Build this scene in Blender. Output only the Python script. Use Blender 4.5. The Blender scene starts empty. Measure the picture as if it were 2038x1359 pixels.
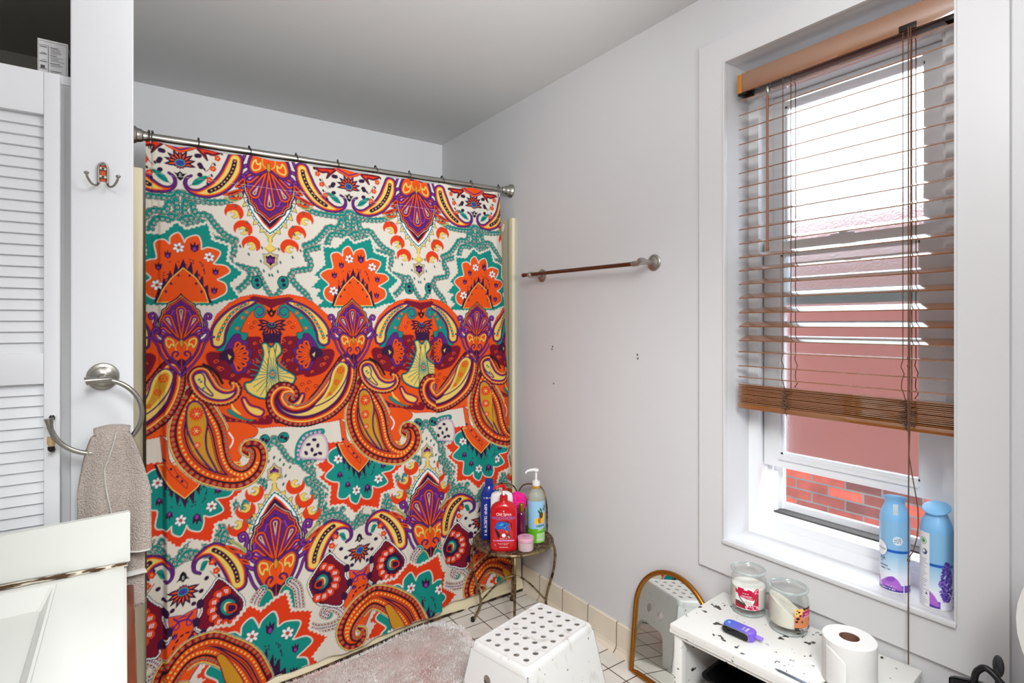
import bpy, bmesh, math, random
import numpy as np
from mathutils import Vector, Matrix
random.seed(7)
PI = math.pi
SC = bpy.context.scene
COL = SC.collection

# ---------------------------------------------------------------- camera
cam_d = bpy.data.cameras.new('camera')
cam = bpy.data.objects.new('camera', cam_d); COL.objects.link(cam)
cam_d.sensor_width = 36.0
cam_d.lens = 36.0 * 1103.0 / 2038.0
cam_d.shift_y = -34.5 / 2038.0
cam_d.clip_start = 0.02
cam.location = (0, 0, 1.29)
cam.rotation_euler = (PI / 2, 0, -math.radians(34.9))
SC.camera = cam

# ---------------------------------------------------------------- world, lamps, exposure
wd = bpy.data.worlds.new('overcast_sky'); SC.world = wd; wd.use_nodes = True
bg = wd.node_tree.nodes['Background']
bg.inputs['Color'].default_value = (0.80, 0.88, 1.0, 1); bg.inputs['Strength'].default_value = 4.6

def area_lamp(name, loc, target, sx, sy, watts, col=(1, 1, 1)):
    l = bpy.data.lights.new(name, 'AREA'); l.shape = 'RECTANGLE'; l.size = sx; l.size_y = sy
    l.energy = watts; l.color = col
    o = bpy.data.objects.new(name, l); COL.objects.link(o); o.location = loc
    o.rotation_euler = (Vector(target) - Vector(loc)).to_track_quat('-Z', 'Y').to_euler()
    return o
def globe_lamp(name, loc, r, watts, col=(1, 1, 1)):
    l = bpy.data.lights.new(name, 'POINT'); l.shadow_soft_size = r; l.energy = watts; l.color = col
    o = bpy.data.objects.new(name, l); COL.objects.link(o); o.location = loc; return o
def spot_lamp(name, loc, target, deg, blend, r, watts, col=(1, 1, 1)):
    l = bpy.data.lights.new(name, 'SPOT'); l.spot_size = math.radians(deg); l.spot_blend = blend; l.shadow_soft_size = r; l.energy = watts; l.color = col
    o = bpy.data.objects.new(name, l); COL.objects.link(o); o.location = loc
    o.rotation_euler = (Vector(target) - Vector(loc)).to_track_quat('-Z', 'Y').to_euler(); return o
globe_lamp('room_fill', (0.66, 0.40, 2.06), 0.20, 13, (0.97, 0.99, 1.0))  # unseen fill light, added to lift the room's overall brightness
globe_lamp('vanity_lamp', (-0.34, 0.42, 2.02), 0.10, 2.6, (0.98, 0.99, 1.0))
globe_lamp('rear_fill', (0.30, -0.62, 1.75), 0.20, 4, (0.97, 0.99, 1.0))  # added fill behind the camera, no real fixture there
spot_lamp('bounced_flash', (0.72, -0.35, 1.50), (0.86, 2.5, 2.40), 56, 1.0, 0.15, 126, (0.94, 0.985, 1.0))
spot_lamp('floor_fill_spot', (0.10, -0.30, 1.95), (1.12, 1.80, 0.15), 74, 1.0, 0.28, 128, (0.94, 0.985, 1.0))  # added spot that evens out the dark floor and far lower part
SC.view_settings.view_transform = 'Standard'
SC.view_settings.look = 'None'
SC.view_settings.gamma = 1.0
SC.view_settings.use_curve_mapping = False
SC.view_settings.exposure = 0.70

# ---------------------------------------------------------------- materials
def lin(c):
    return tuple(((v / 255.0) / 12.92 if v / 255.0 <= 0.04045 else ((v / 255.0 + 0.055) / 1.055) ** 2.4) for v in c)
def rgba(c):
    return lin(c) + (1.0,)
def mat(name, col, rough=0.5, metal=0.0, spec=0.5, bump=0.0, bscale=200.0, var=0.0, vscale=8.0, trans=0.0, ior=1.45,
        coat=0.0, sub=0.0, emit=None):
    m = bpy.data.materials.new(name); m.use_nodes = True
    nt = m.node_tree; b = nt.nodes['Principled BSDF']
    b.inputs['Base Color'].default_value = rgba(col)
    b.inputs['Roughness'].default_value = rough
    b.inputs['Metallic'].default_value = metal
    b.inputs['Specular IOR Level'].default_value = spec
    b.inputs['Transmission Weight'].default_value = trans
    b.inputs['IOR'].default_value = ior
    b.inputs['Coat Weight'].default_value = coat
    tc = nt.nodes.new('ShaderNodeTexCoord')
    if var:
        n = nt.nodes.new('ShaderNodeTexNoise'); n.inputs['Scale'].default_value = vscale; n.inputs['Detail'].default_value = 4
        nt.links.new(tc.outputs['Object'], n.inputs['Vector'])
        mx = nt.nodes.new('ShaderNodeMix'); mx.data_type = 'RGBA'
        d = lin(col)
        mx.inputs['A'].default_value = tuple(max(0, v * (1 - var)) for v in d) + (1,)
        mx.inputs['B'].default_value = tuple(min(1, v * (1 + var)) for v in d) + (1,)
        nt.links.new(n.outputs['Fac'], mx.inputs['Factor'])
        nt.links.new(mx.outputs['Result'], b.inputs['Base Color'])
    if bump:
        n2 = nt.nodes.new('ShaderNodeTexNoise'); n2.inputs['Scale'].default_value = bscale; n2.inputs['Detail'].default_value = 3
        nt.links.new(tc.outputs['Object'], n2.inputs['Vector'])
        bp = nt.nodes.new('ShaderNodeBump'); bp.inputs['Strength'].default_value = bump; bp.inputs['Distance'].default_value = 0.002
        nt.links.new(n2.outputs['Fac'], bp.inputs['Height']); nt.links.new(bp.outputs['Normal'], b.inputs['Normal'])
    return m
def nodes_of(m):
    nt = m.node_tree
    return nt, nt.nodes['Principled BSDF']
def speckle(m, scale, lo, hi, dark, stretch=(1, 1, 1), detail=3.0):
    """mix a second colour over the base where a noise passes a threshold (chips, rust, specks)"""
    nt, b = nodes_of(m)
    tc = nt.nodes.new('ShaderNodeTexCoord'); mp = nt.nodes.new('ShaderNodeMapping'); mp.inputs['Scale'].default_value = stretch
    n = nt.nodes.new('ShaderNodeTexNoise'); n.inputs['Scale'].default_value = scale; n.inputs['Detail'].default_value = detail
    nt.links.new(tc.outputs['Object'], mp.inputs['Vector']); nt.links.new(mp.outputs['Vector'], n.inputs['Vector'])
    r = nt.nodes.new('ShaderNodeMapRange'); r.inputs['From Min'].default_value = lo; r.inputs['From Max'].default_value = hi
    nt.links.new(n.outputs['Fac'], r.inputs['Value'])
    mx = nt.nodes.new('ShaderNodeMix'); mx.data_type = 'RGBA'; mx.inputs['B'].default_value = rgba(dark)
    src = b.inputs['Base Color']
    if src.is_linked:
        nt.links.new(src.links[0].from_socket, mx.inputs['A'])
    else:
        mx.inputs['A'].default_value = src.default_value
    nt.links.new(r.outputs['Result'], mx.inputs['Factor']); nt.links.new(mx.outputs['Result'], src)
    return m
def painted(name, rough=0.5, spec=0.4, attr='paint', bump=0.0, bscale=900, coat=0.0, trans=0.0):
    m = mat(name, (255, 255, 255), rough, spec=spec, bump=bump, bscale=bscale, coat=coat)
    nt, b = nodes_of(m)
    a = nt.nodes.new('ShaderNodeAttribute'); a.attribute_name = attr
    nt.links.new(a.outputs['Color'], b.inputs['Base Color'])
    return m

M = {}
M['wall'] = mat('wall_paint', (213, 212, 213), 0.55, bump=0.12, bscale=60, var=0.012, vscale=3)
M['ceil'] = mat('ceiling_paint', (204, 204, 203), 0.6, bump=0.08, bscale=40)
M['closetwall_shaded'] = mat('closet_wall_shaded', (206, 202, 190), 0.7, var=0.06, vscale=6)  # darker than the room walls: the closet's shade is put into this colour
M['trim'] = mat('trim_paint', (214, 213, 213), 0.38, bump=0.1, bscale=25)
M['door'] = mat('door_paint', (219, 219, 221), 0.4, bump=0.06, bscale=50)
M['vinyl'] = mat('window_vinyl', (238, 238, 239), 0.35)
M['chrome'] = mat('brushed_nickel', (176, 172, 164), 0.3, 1.0)
M['nickel'] = mat('satin_nickel', (150, 146, 138), 0.28, 1.0)
M['bronze'] = mat('worn_bronze', (120, 84, 66), 0.35, 1.0, var=0.3, vscale=30)
M['darkmetal'] = mat('dark_metal', (50, 46, 44), 0.35, 0.9)
M['tub'] = mat('tub_enamel', (226, 212, 178), 0.3, var=0.05, vscale=4)
M['surround'] = mat('surround_plastic', (228, 216, 184), 0.35, var=0.04, vscale=5)
M['counter'] = mat('cultured_marble', (220, 220, 213), 0.3, var=0.015, vscale=5)
M['wood'] = mat('cherry_wood', (108, 46, 20), 0.35, var=0.35, vscale=18, coat=0.3)
M['blindwood'] = mat('blind_wood', (140, 86, 42), 0.2, var=0.16, vscale=14, coat=1.0)
M['blindwood'].node_tree.nodes['Principled BSDF'].inputs['Coat IOR'].default_value = 2.2
M['cord'] = mat('blind_cord', (104, 70, 50), 0.8)
M['black'] = mat('black_plastic', (16, 16, 18), 0.35)
M['white'] = mat('white_plastic', (232, 232, 230), 0.35)
# ---------------------------------------------------------------- mesh helpers
class MB:
    """collects geometry in one bmesh"""
    def __init__(s): s.bm = bmesh.new()
    def box(s, c, d, rz=0.0, bev=0.0, mtx=None):
        r = bmesh.ops.create_cube(s.bm, size=1.0); vs = r['verts']
        bmesh.ops.scale(s.bm, vec=d, verts=vs)
        if bev:
            es = list({e for v in vs for e in v.link_edges})
            o = bmesh.ops.bevel(s.bm, geom=es, offset=bev, segments=2, affect='EDGES', profile=0.6)
            vs = list({v for f in o['faces'] for v in f.verts} | {v for v in vs if v.is_valid})
        if rz: bmesh.ops.rotate(s.bm, cent=(0, 0, 0), matrix=Matrix.Rotation(rz, 3, 'Z'), verts=vs)
        if mtx: bmesh.ops.transform(s.bm, matrix=mtx, verts=vs)
        bmesh.ops.translate(s.bm, vec=c, verts=vs); return s
    def span(s, a, b, bev=0.0):
        return s.box([(p + q) / 2 for p, q in zip(a, b)], [abs(q - p) for p, q in zip(a, b)], bev=bev)
    def lathe(s, prof, n=32, c=(0, 0, 0), mtx=None, sx=1.0, sy=1.0, cap=True):
        rings = []; bm = s.bm
        mt = mtx or Matrix.Identity(4); c = Vector(c)
        for r, z in prof:
            if r < 1e-6: rings.append([bm.verts.new(mt @ Vector((0, 0, z)) + c)])
            else: rings.append([bm.verts.new(mt @ Vector((r * sx * math.cos(2 * PI * k / n), r * sy * math.sin(2 * PI * k / n), z)) + c) for k in range(n)])
        for a, b in zip(rings, rings[1:]):
            if len(a) == 1 and len(b) == 1: continue
            for k in range(n):
                q = [a[k % len(a)], a[(k + 1) % len(a)], b[(k + 1) % len(b)], b[k % len(b)]]
                q2 = []
                for v in q:
                    if v not in q2: q2.append(v)
                if len(q2) > 2: bm.faces.new(q2)
        if cap:
            for rg, rev in ((rings[0], True), (rings[-1], False)):
                if len(rg) > 2: bm.faces.new(rg[::-1] if rev else rg)
        return s
    def tube(s, pts, r, n=10, closed=False, cap=True, flat=1.0):
        pts = [Vector(p) for p in pts]; bm = s.bm; N = len(pts); rs = r if isinstance(r, (list, tuple)) else [r] * N
        rings = []; up = None
        for i, p in enumerate(pts):
            if closed: t = pts[(i + 1) % N] - pts[i - 1]
            else: t = pts[min(i + 1, N - 1)] - pts[max(i - 1, 0)]
            t.normalize()
            if up is None:
                up = Vector((0, 0, 1)) if abs(t.z) < 0.9 else Vector((1, 0, 0))
            a = up - t * up.dot(t)
            if a.length < 1e-6: a = t.orthogonal()
            a.normalize(); up = a; b = t.cross(a)
            rings.append([bm.verts.new(p + (a * math.cos(2 * PI * k / n) * flat + b * math.sin(2 * PI * k / n)) * rs[i]) for k in range(n)])
        pr = list(zip(rings, rings[1:])) + ([(rings[-1], rings[0])] if closed else [])
        for q, w in pr:
            for k in range(n): bm.faces.new((q[k], q[(k + 1) % n], w[(k + 1) % n], w[k]))
        if cap and not closed:
            bm.faces.new(rings[0][::-1]); bm.faces.new(rings[-1])
        return s
    def cyl(s, a, b, r, n=16): return s.tube([a, b], r, n)
    def plate(s, outer, holes, fn, th):
        """flat plate with holes from 2-D loops, mapped to 3-D by fn(u, v, w); w = 0 and th give the two faces"""
        bm2 = bmesh.new()
        for lp in [outer] + holes:
            vs = [bm2.verts.new((p[0], p[1], 0)) for p in lp]
            for i in range(len(vs)): bm2.edges.new((vs[i], vs[(i + 1) % len(vs)]))
        bmesh.ops.triangle_fill(bm2, use_beauty=True, edges=bm2.edges[:])
        bm2.verts.index_update()
        lo = [s.bm.verts.new(fn(v.co.x, v.co.y, 0)) for v in bm2.verts]
        hi = [s.bm.verts.new(fn(v.co.x, v.co.y, th)) for v in bm2.verts]
        for f in bm2.faces:
            ix = [v.index for v in f.verts]
            s.bm.faces.new([lo[i] for i in ix][::-1]); s.bm.faces.new([hi[i] for i in ix])
        for e in bm2.edges:
            if len(e.link_faces) == 1:
                i, j = e.verts[0].index, e.verts[1].index
                s.bm.faces.new((lo[i], lo[j], hi[j], hi[i]))
        bm2.free(); return s
    def sphere(s, c, r, sc=(1, 1, 1), n=16, mtx=None):
        o = bmesh.ops.create_uvsphere(s.bm, u_segments=n, v_segments=max(6, n // 2), radius=r); vs = o['verts']
        bmesh.ops.scale(s.bm, vec=sc, verts=vs)
        if mtx: bmesh.ops.transform(s.bm, matrix=mtx, verts=vs)
        bmesh.ops.translate(s.bm, vec=c, verts=vs); return s
    def grid(s, fn, nu, nv):
        vs = [[s.bm.verts.new(fn(i / nu, j / nv)) for j in range(nv + 1)] for i in range(nu + 1)]
        for i in range(nu):
            for j in range(nv): s.bm.faces.new((vs[i][j], vs[i + 1][j], vs[i + 1][j + 1], vs[i][j + 1]))
        return s
    def text(s, string, size, fn, depth=0.0):
        """letters as real mesh; each 2-D point goes through fn(x, y)"""
        cu = bpy.data.curves.new('t', 'FONT'); cu.body = string; cu.size = size; cu.align_x = 'CENTER'; cu.align_y = 'CENTER'
        cu.resolution_u = 3
        o = bpy.data.objects.new('t', cu)
        me = o.to_mesh()
        vs = [s.bm.verts.new(fn(v.co.x, v.co.y)) for v in me.vertices]
        for p in me.polygons:
            try: s.bm.faces.new([vs[i] for i in p.vertices])
            except ValueError: pass
        o.to_mesh_clear(); bpy.data.objects.remove(o); bpy.data.curves.remove(cu); return s

def scrib(mb, x0, x1, y, h, fn, seed=1):
    """a line of small print too fine to read: one little broken stroke group per letter"""
    r = random.Random(seed); x = x0; w = h * .62
    def q(a, b, c, d): mb.bm.faces.new([mb.bm.verts.new(fn(*p)) for p in ((a, c), (b, c), (b, d), (a, d))])
    while x + w <= x1:
        if r.random() > .13:
            if r.random() > .2: q(x, x + w * .26, y, y + h)
            if r.random() > .4: q(x + w * .50, x + w * .74, y, y + h * r.choice((1, .6)))
            for t in (0, .42, .82):
                if r.random() > .45: q(x + w * .1, x + w * .74, y + h * t, y + h * (t + .18))
        x += w
    return mb
def obj(name, mb, material, parent=None, smooth=True, solid=0.0, normals=True):
    bm = mb.bm
    if normals: bmesh.ops.recalc_face_normals(bm, faces=bm.faces[:])
    me = bpy.data.meshes.new(name); bm.to_mesh(me); bm.free()
    me.materials.append(material)
    if smooth:
        me.shade_smooth()
        try: me.set_sharp_from_angle(angle=math.radians(38))
        except Exception: pass
    o = bpy.data.objects.new(name, me); COL.objects.link(o)
    if parent: o.parent = parent
    if solid:
        md = o.modifiers.new('thickness', 'SOLIDIFY'); md.thickness = solid; md.offset = 0
    return o
def tag(o, label, cat, group=None, kind=None):
    o['label'] = label; o['category'] = cat
    if group: o['group'] = group
    if kind: o['kind'] = kind
    return o
def thing(name, label, cat, loc=(0, 0, 0), rz=0.0, group=None):
    o = bpy.data.objects.new(name, None); COL.objects.link(o)
    o.empty_display_size = 0.05
    o.location = loc; o.rotation_euler = (0, 0, rz)
    return tag(o, label, cat, group)
def struct(name, mb, material, parent=None, smooth=False):
    o = obj(name, mb, material, parent, smooth)
    if not parent: o['kind'] = 'structure'
    return o
def copy_tree(o, parent=None):
    c = o.copy(); COL.objects.link(c)
    if parent: c.parent = parent
    for ch in [k for k in bpy.data.objects if k.parent == o]: copy_tree(ch, c)
    return c
def spline(pts, n=6, closed=False):
    P = [np.array(p, float) for p in pts]; N = len(P); out = []
    rng = range(N) if closed else range(N - 1)
    for i in rng:
        p0 = P[(i - 1) % N] if closed or i > 0 else 2 * P[0] - P[1]
        p1 = P[i]; p2 = P[(i + 1) % N]
        p3 = P[(i + 2) % N] if closed or i + 2 < N else 2 * P[-1] - P[-2]
        for k in range(n):
            t = k / n
            out.append(0.5 * ((2 * p1) + (-p0 + p2) * t + (2 * p0 - 5 * p1 + 4 * p2 - p3) * t * t + (-p0 + 3 * p1 - 3 * p2 + p3) * t ** 3))
    if not closed: out.append(P[-1])
    return out
def arc(c, r, a0, a1, n, f):
    return [f(c[0] + r * math.cos(a0 + (a1 - a0) * k / n), c[1] + r * math.sin(a0 + (a1 - a0) * k / n)) for k in range(n + 1)]

# ---------------------------------------------------------------- printed patterns: shapes laid into a colour grid that a dense mesh reads
class Canvas:
    def __init__(s, w, h, px, bgc, wrap=False):
        s.w, s.h, s.px, s.wrap = w, h, px, wrap
        s.nx, s.ny = int(round(w / px)), int(round(h / px))
        s.a = np.empty((s.ny, s.nx, 3), np.float32); s.a[:] = lin(bgc)
    def _win(s, x0, x1, y0, y1):
        i0 = max(0, int(x0 / s.px) - 1); i1 = min(s.nx, int(x1 / s.px) + 2)
        j0 = max(0, int(y0 / s.px) - 1); j1 = min(s.ny, int(y1 / s.px) + 2)
        if i1 <= i0 or j1 <= j0: return None
        X, Y = np.meshgrid((np.arange(i0, i1) + .5) * s.px, (np.arange(j0, j1) + .5) * s.px)
        return (slice(j0, j1), slice(i0, i1)), X, Y
    def _mix(s, sl, col, al):
        v = s.a[sl]; v += (np.array(lin(col), np.float32) - v) * np.clip(al, 0, 1)[..., None].astype(np.float32)
    def _each(s, pts, pad):
        P = np.array(pts, float)
        for dx in ((-s.w, 0, s.w) if s.wrap else (0,)):
            Q = P + (dx, 0)
            w = s._win(Q[:, 0].min() - pad, Q[:, 0].max() + pad, Q[:, 1].min() - pad, Q[:, 1].max() + pad)
            if w: yield Q, w
    @staticmethod
    def _dist(Q, X, Y, closed):
        d2 = np.full(X.shape, 1e12); ss = np.zeros(X.shape); acc = 0.0; side = np.zeros(X.shape)
        N = len(Q)
        for i in range(N if closed else N - 1):
            a, b = Q[i], Q[(i + 1) % N]; e = b - a; L = math.hypot(*e)
            if L < 1e-9: continue
            t = np.clip(((X - a[0]) * e[0] + (Y - a[1]) * e[1]) / (L * L), 0, 1)
            dx = X - a[0] - t * e[0]; dy = Y - a[1] - t * e[1]; q = dx * dx + dy * dy
            m = q < d2; d2 = np.where(m, q, d2); ss = np.where(m, acc + t * L, ss)
            side = np.where(m, e[0] * dy - e[1] * dx, side); acc += L
        return np.sqrt(d2), ss, acc, side
    @staticmethod
    def _inside(Q, X, Y):
        ins = np.zeros(X.shape, bool); N = len(Q)
        for i in range(N):
            (x1, y1), (x2, y2) = Q[i], Q[(i + 1) % N]
            if y1 == y2: continue
            c = ((y1 > Y) != (y2 > Y)) & (X < (x2 - x1) * (Y - y1) / (y2 - y1) + x1)
            ins ^= c
        return ins
    def bands(s, bands, pts, jag=0.0, jper=6.0, sm=True):
        """filled outline; bands = [(inset from the edge, colour), ...]; negative insets grow outward; jag serrates"""
        P = spline(pts, 5, True) if sm else pts
        pad = max(0, -min(b[0] for b in bands)) + jag + 2
        for Q, (sl, X, Y) in s._each(P, pad):
            d, ss, L, _ = s._dist(Q, X, Y, True); e = np.where(s._inside(Q, X, Y), d, -d)
            if jag:
                n = max(3, round(L / jper)); e2 = e + jag * (np.abs(((ss / L * n) % 1.0) - .5) * 2 - .5)
            else: e2 = e
            for k, c in bands: s._mix(sl, c, ((e2 if k <= 0 else e) - k) / s.px + .5)
    def fill(s, c, pts, sm=True): s.bands([(0, c)], pts, sm=sm)
    def stroke(s, c, w, pts, closed=False, sm=True, dash=0.0, duty=.6):
        P = spline(pts, 5, closed) if sm else pts
        for Q, (sl, X, Y) in s._each(P, w + 2):
            d, ss, L, _ = s._dist(Q, X, Y, closed); al = (w / 2 - d) / s.px + .5
            if dash: al = np.where((ss / dash) % 1.0 < duty, al, 0)
            s._mix(sl, c, al)
    def taper(s, bands, pts, ws, scal=0.0, sper=8.0, eyes=()):
        """tapered stroke coloured by depth from its edge; eyes = [(edge depth, spacing, radius, colour)]"""
        P = spline([tuple(p) + (w,) for p, w in zip(pts, ws)], 6, False)
        W = np.array([p[2] for p in P]); P2 = [p[:2] for p in P]
        seg = [0.0]
        for a, b in zip(P2, P2[1:]): seg.append(seg[-1] + math.hypot(*(b - a)))
        for Q, (sl, X, Y) in s._each(P2, W.max() + 3):
            d, ss, L, side = s._dist(Q, X, Y, False)
            e = np.interp(ss, seg, W) - d
            e2 = e + scal * (np.abs(np.sin(ss * PI / sper)) - .6) if scal else e
            for k, c in bands: s._mix(sl, c, ((e2 if k <= 1 else e) - k) / s.px + .5)
        for dep, spc, r, c in eyes:
            n = int(seg[-1] / spc)
            for k in range(n):
                t = (k + .5) / n * seg[-1]; x = np.interp(t, seg, [p[0] for p in P2]); y = np.interp(t, seg, [p[1] for p in P2]); w = np.interp(t, seg, W)
                i = min(len(seg) - 2, int(np.searchsorted(seg, t)) - 1); i = max(0, i); tv = P2[i + 1] - P2[i]; tv = tv / (math.hypot(*tv) + 1e-9)
                if w - dep < 0.5 and dep < 900: continue
                for sg in ((1, -1) if dep < 900 else (0,)):
                    o = (w - dep) * sg if sg else 0
                    s.ell(c, (x - tv[1] * o, y + tv[0] * o), r, r)
    def ell(s, c, p, rx, ry, rot=0.0):
        for Q, (sl, X, Y) in s._each([p], max(rx, ry) + 1):
            dx, dy = X - Q[0][0], Y - Q[0][1]; cr, sr = math.cos(rot), math.sin(rot)
            u = (dx * cr + dy * sr) / rx; v = (-dx * sr + dy * cr) / ry
            s._mix(sl, c, (1 - np.sqrt(u * u + v * v)) * min(rx, ry) / s.px + .5)
    def dotline(s, cs, spc, pts, off=0):
        P = spline(pts, 5, False); L = [0.0]
        for a, b in zip(P, P[1:]): L.append(L[-1] + math.hypot(*(b - a)))
        t = off + spc / 2
        while t < L[-1]:
            x = np.interp(t, L, [p[0] for p in P]); y = np.interp(t, L, [p[1] for p in P])
            for r, c in cs: s.ell(c, (x, y), r, r)
            t += spc
    def leaf(s, bands, p, ang, L, w):
        """pointed petal from p outward"""
        c, n = (math.cos(ang), math.sin(ang)), 8
        up = []; dn = []
        for k in range(n + 1):
            t = k / n; h = w / 2 * math.sin(PI * t ** 0.85)
            up.append((p[0] + c[0] * L * t - c[1] * h, p[1] + c[1] * L * t + c[0] * h)); dn.append((p[0] + c[0] * L * t + c[1] * h, p[1] + c[1] * L * t - c[0] * h))
        s.bands(bands, up + dn[-2:0:-1], sm=False)
    def drop(s, bands, p, ang, L, w):
        """round-ended teardrop, its point at p"""
        c = (math.cos(ang), math.sin(ang)); o = []
        for k in range(22):
            a = -PI * .5 + PI * k / 21
            o.append((L - w / 2 + w / 2 * math.cos(a), w / 2 * math.sin(a)))
        o = [(0, 0)] + o
        s.bands(bands, [(p[0] + c[0] * x - c[1] * y, p[1] + c[1] * x + c[0] * y) for x, y in o], sm=False)
    def sample(s, x, y):
        if s.wrap: x = np.mod(x, s.w)
        fx = x / s.px - .5; fy = np.clip(y / s.px - .5, 0, s.ny - 1.001)
        i = np.floor(fx).astype(int); j = np.floor(fy).astype(int); tx = (fx - i)[:, None]; ty = (fy - j)[:, None]
        i1 = i + 1
        if s.wrap: i %= s.nx; i1 %= s.nx
        else: i = np.clip(i, 0, s.nx - 1); i1 = np.clip(i1, 0, s.nx - 1)
        j1 = np.minimum(j + 1, s.ny - 1)
        a = s.a
        return (a[j, i] * (1 - tx) + a[j, i1] * tx) * (1 - ty) + (a[j1, i] * (1 - tx) + a[j1, i1] * tx) * ty
def paint(o, cols):
    me = o.data; at = me.color_attributes.new('paint', 'FLOAT_COLOR', 'POINT')
    c = np.ones((len(me.vertices), 4), np.float32); c[:, :3] = cols
    at.data.foreach_set('color', c.ravel())
def verts_of(o):
    v = np.empty(len(o.data.vertices) * 3, np.float32); o.data.vertices.foreach_get('co', v); return v.reshape(-1, 3)
# ================================================================ THE ROOM
CEIL, WX, BY = 2.392, 1.60, 3.045
# floor tiles
m = M['tile'] = mat('floor_tile', (206, 198, 186), 0.3)
def tile_nodes(m, bw, bh, c1, c2, mortar, msize, offset=0.0, shift=(0, 0, 0), rot=(0, 0, 0), bump=0.4, noise=0.0, nscale=12.0, swz=None):
    nt, b = nodes_of(m)
    tc = nt.nodes.new('ShaderNodeTexCoord'); mp = nt.nodes.new('ShaderNodeMapping')
    mp.inputs['Location'].default_value = shift; mp.inputs['Rotation'].default_value = rot
    br = nt.nodes.new('ShaderNodeTexBrick'); br.offset = offset; br.inputs['Scale'].default_value = 1.0
    br.inputs['Brick Width'].default_value = bw; br.inputs['Row Height'].default_value = bh; br.inputs['Mortar Size'].default_value = msize
    br.inputs['Mortar Smooth'].default_value = 0.1
    br.inputs['Color1'].default_value = rgba(c1); br.inputs['Color2'].default_value = rgba(c2); br.inputs['Mortar'].default_value = rgba(mortar)
    src = tc.outputs['Object']
    if swz:
        sp = nt.nodes.new('ShaderNodeSeparateXYZ'); cb = nt.nodes.new('ShaderNodeCombineXYZ'); nt.links.new(src, sp.inputs[0])
        nt.links.new(sp.outputs[swz[0]], cb.inputs['X']); nt.links.new(sp.outputs[swz[1]], cb.inputs['Y']); src = cb.outputs[0]
    nt.links.new(src, mp.inputs['Vector']); nt.links.new(mp.outputs['Vector'], br.inputs['Vector'])
    out = br.outputs['Color']
    if noise:
        n = nt.nodes.new('ShaderNodeTexNoise'); n.inputs['Scale'].default_value = nscale; n.inputs['Detail'].default_value = 5
        nt.links.new(tc.outputs['Object'], n.inputs['Vector'])
        mr = nt.nodes.new('ShaderNodeMapRange'); mr.inputs['From Min'].default_value = .25; mr.inputs['From Max'].default_value = .75
        mr.inputs['To Min'].default_value = 1 - noise; mr.inputs['To Max'].default_value = 1 + noise * .5
        nt.links.new(n.outputs['Fac'], mr.inputs['Value'])
        mx = nt.nodes.new('ShaderNodeMix'); mx.data_type = 'RGBA'; mx.blend_type = 'MULTIPLY'; mx.inputs['Factor'].default_value = 1
        nt.links.new(out, mx.inputs['A']); nt.links.new(mr.outputs['Result'], mx.inputs['B']); out = mx.outputs['Result']
    nt.links.new(out, b.inputs['Base Color'])
    bp = nt.nodes.new('ShaderNodeBump'); bp.inputs['Strength'].default_value = bump; bp.inputs['Distance'].default_value = 0.002
    inv = nt.nodes.new('ShaderNodeMath'); inv.operation = 'SUBTRACT'; inv.inputs[0].default_value = 1
    nt.links.new(br.outputs['Fac'], inv.inputs[1]); nt.links.new(inv.outputs[0], bp.inputs['Height']); nt.links.new(bp.outputs['Normal'], b.inputs['Normal'])
tile_nodes(m, .105, .0905, (236, 230, 221), (226, 219, 209), (74, 50, 36), .0022, shift=(-.0145, .0417, 0), noise=.10)
m = M['basetile'] = mat('base_tile', (222, 208, 186), 0.3)
tile_nodes(m, .165, 1.0, (232, 219, 200), (224, 211, 190), (120, 96, 74), .0022, shift=(.0920, .5, 0), swz='YZ', noise=.07)

struct('floor', MB().span((-.75, -.95, -.06), (1.6, 3.05, 0)), M['tile'])
struct('ceiling', MB().span((-.0925, -.95, CEIL), (1.6, 3.05, CEIL + .08)).span((-.75, -.95, CEIL), (-.0925, 1.46, CEIL + .08)), M['ceil'])
M['closetceil_shaded'] = mat('closet_ceiling_shaded', (190, 186, 176), 0.7, var=.05, vscale=7)  # shade of the unlit closet painted in, darker than the room ceiling
struct('ceiling_closet', MB().span((-.75, 1.46, CEIL), (-.0925, 3.05, CEIL + .08)), M['closetceil_shaded'])
struct('wall_back', MB().span((-.06, BY, 0), (1.95, BY + .1, CEIL)), M['wall'])
struct('wall_closet', MB().span((-.75, 3.0, 0), (-.06, 3.1, CEIL)), M['closetwall_shaded'])
struct('wall_left', MB().span((-.7, -.95, 0), (-.6, 3.0, CEIL)), M['wall'])
struct('wall_near', MB().span((-.7, -1.05, 0), (1.95, -.95, CEIL)), M['wall'])
Y0, Y1, Z0, Z1 = .469, 1.075, .595, 2.135
wr = struct('wall_right', MB().span((WX, -.95, 0), (1.93, 3.05, Z0)).span((WX, -.95, Z1), (1.93, 3.05, CEIL))
       .span((WX, Y1, Z0), (1.93, 3.05, Z1)).span((WX, -.95, Z0), (1.93, Y0, Z1)), M['wall'])
mb = MB()
for y, z in ((1.967, 1.188), (1.972, 1.176), (1.457, 1.174), (1.455, 1.160), (1.96, 1.02)):
    mb.box((1.5995, y, z), (.004, .005, .006))
obj('screw_hole', mb, mat('plaster_hole', (92, 84, 78), .9), wr, smooth=False)
mb = MB().span((-.0925, 1.45, 0), (.0147, 3.045, CEIL), bev=.003)
struct('wall_partition', mb, M['door'])
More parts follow.
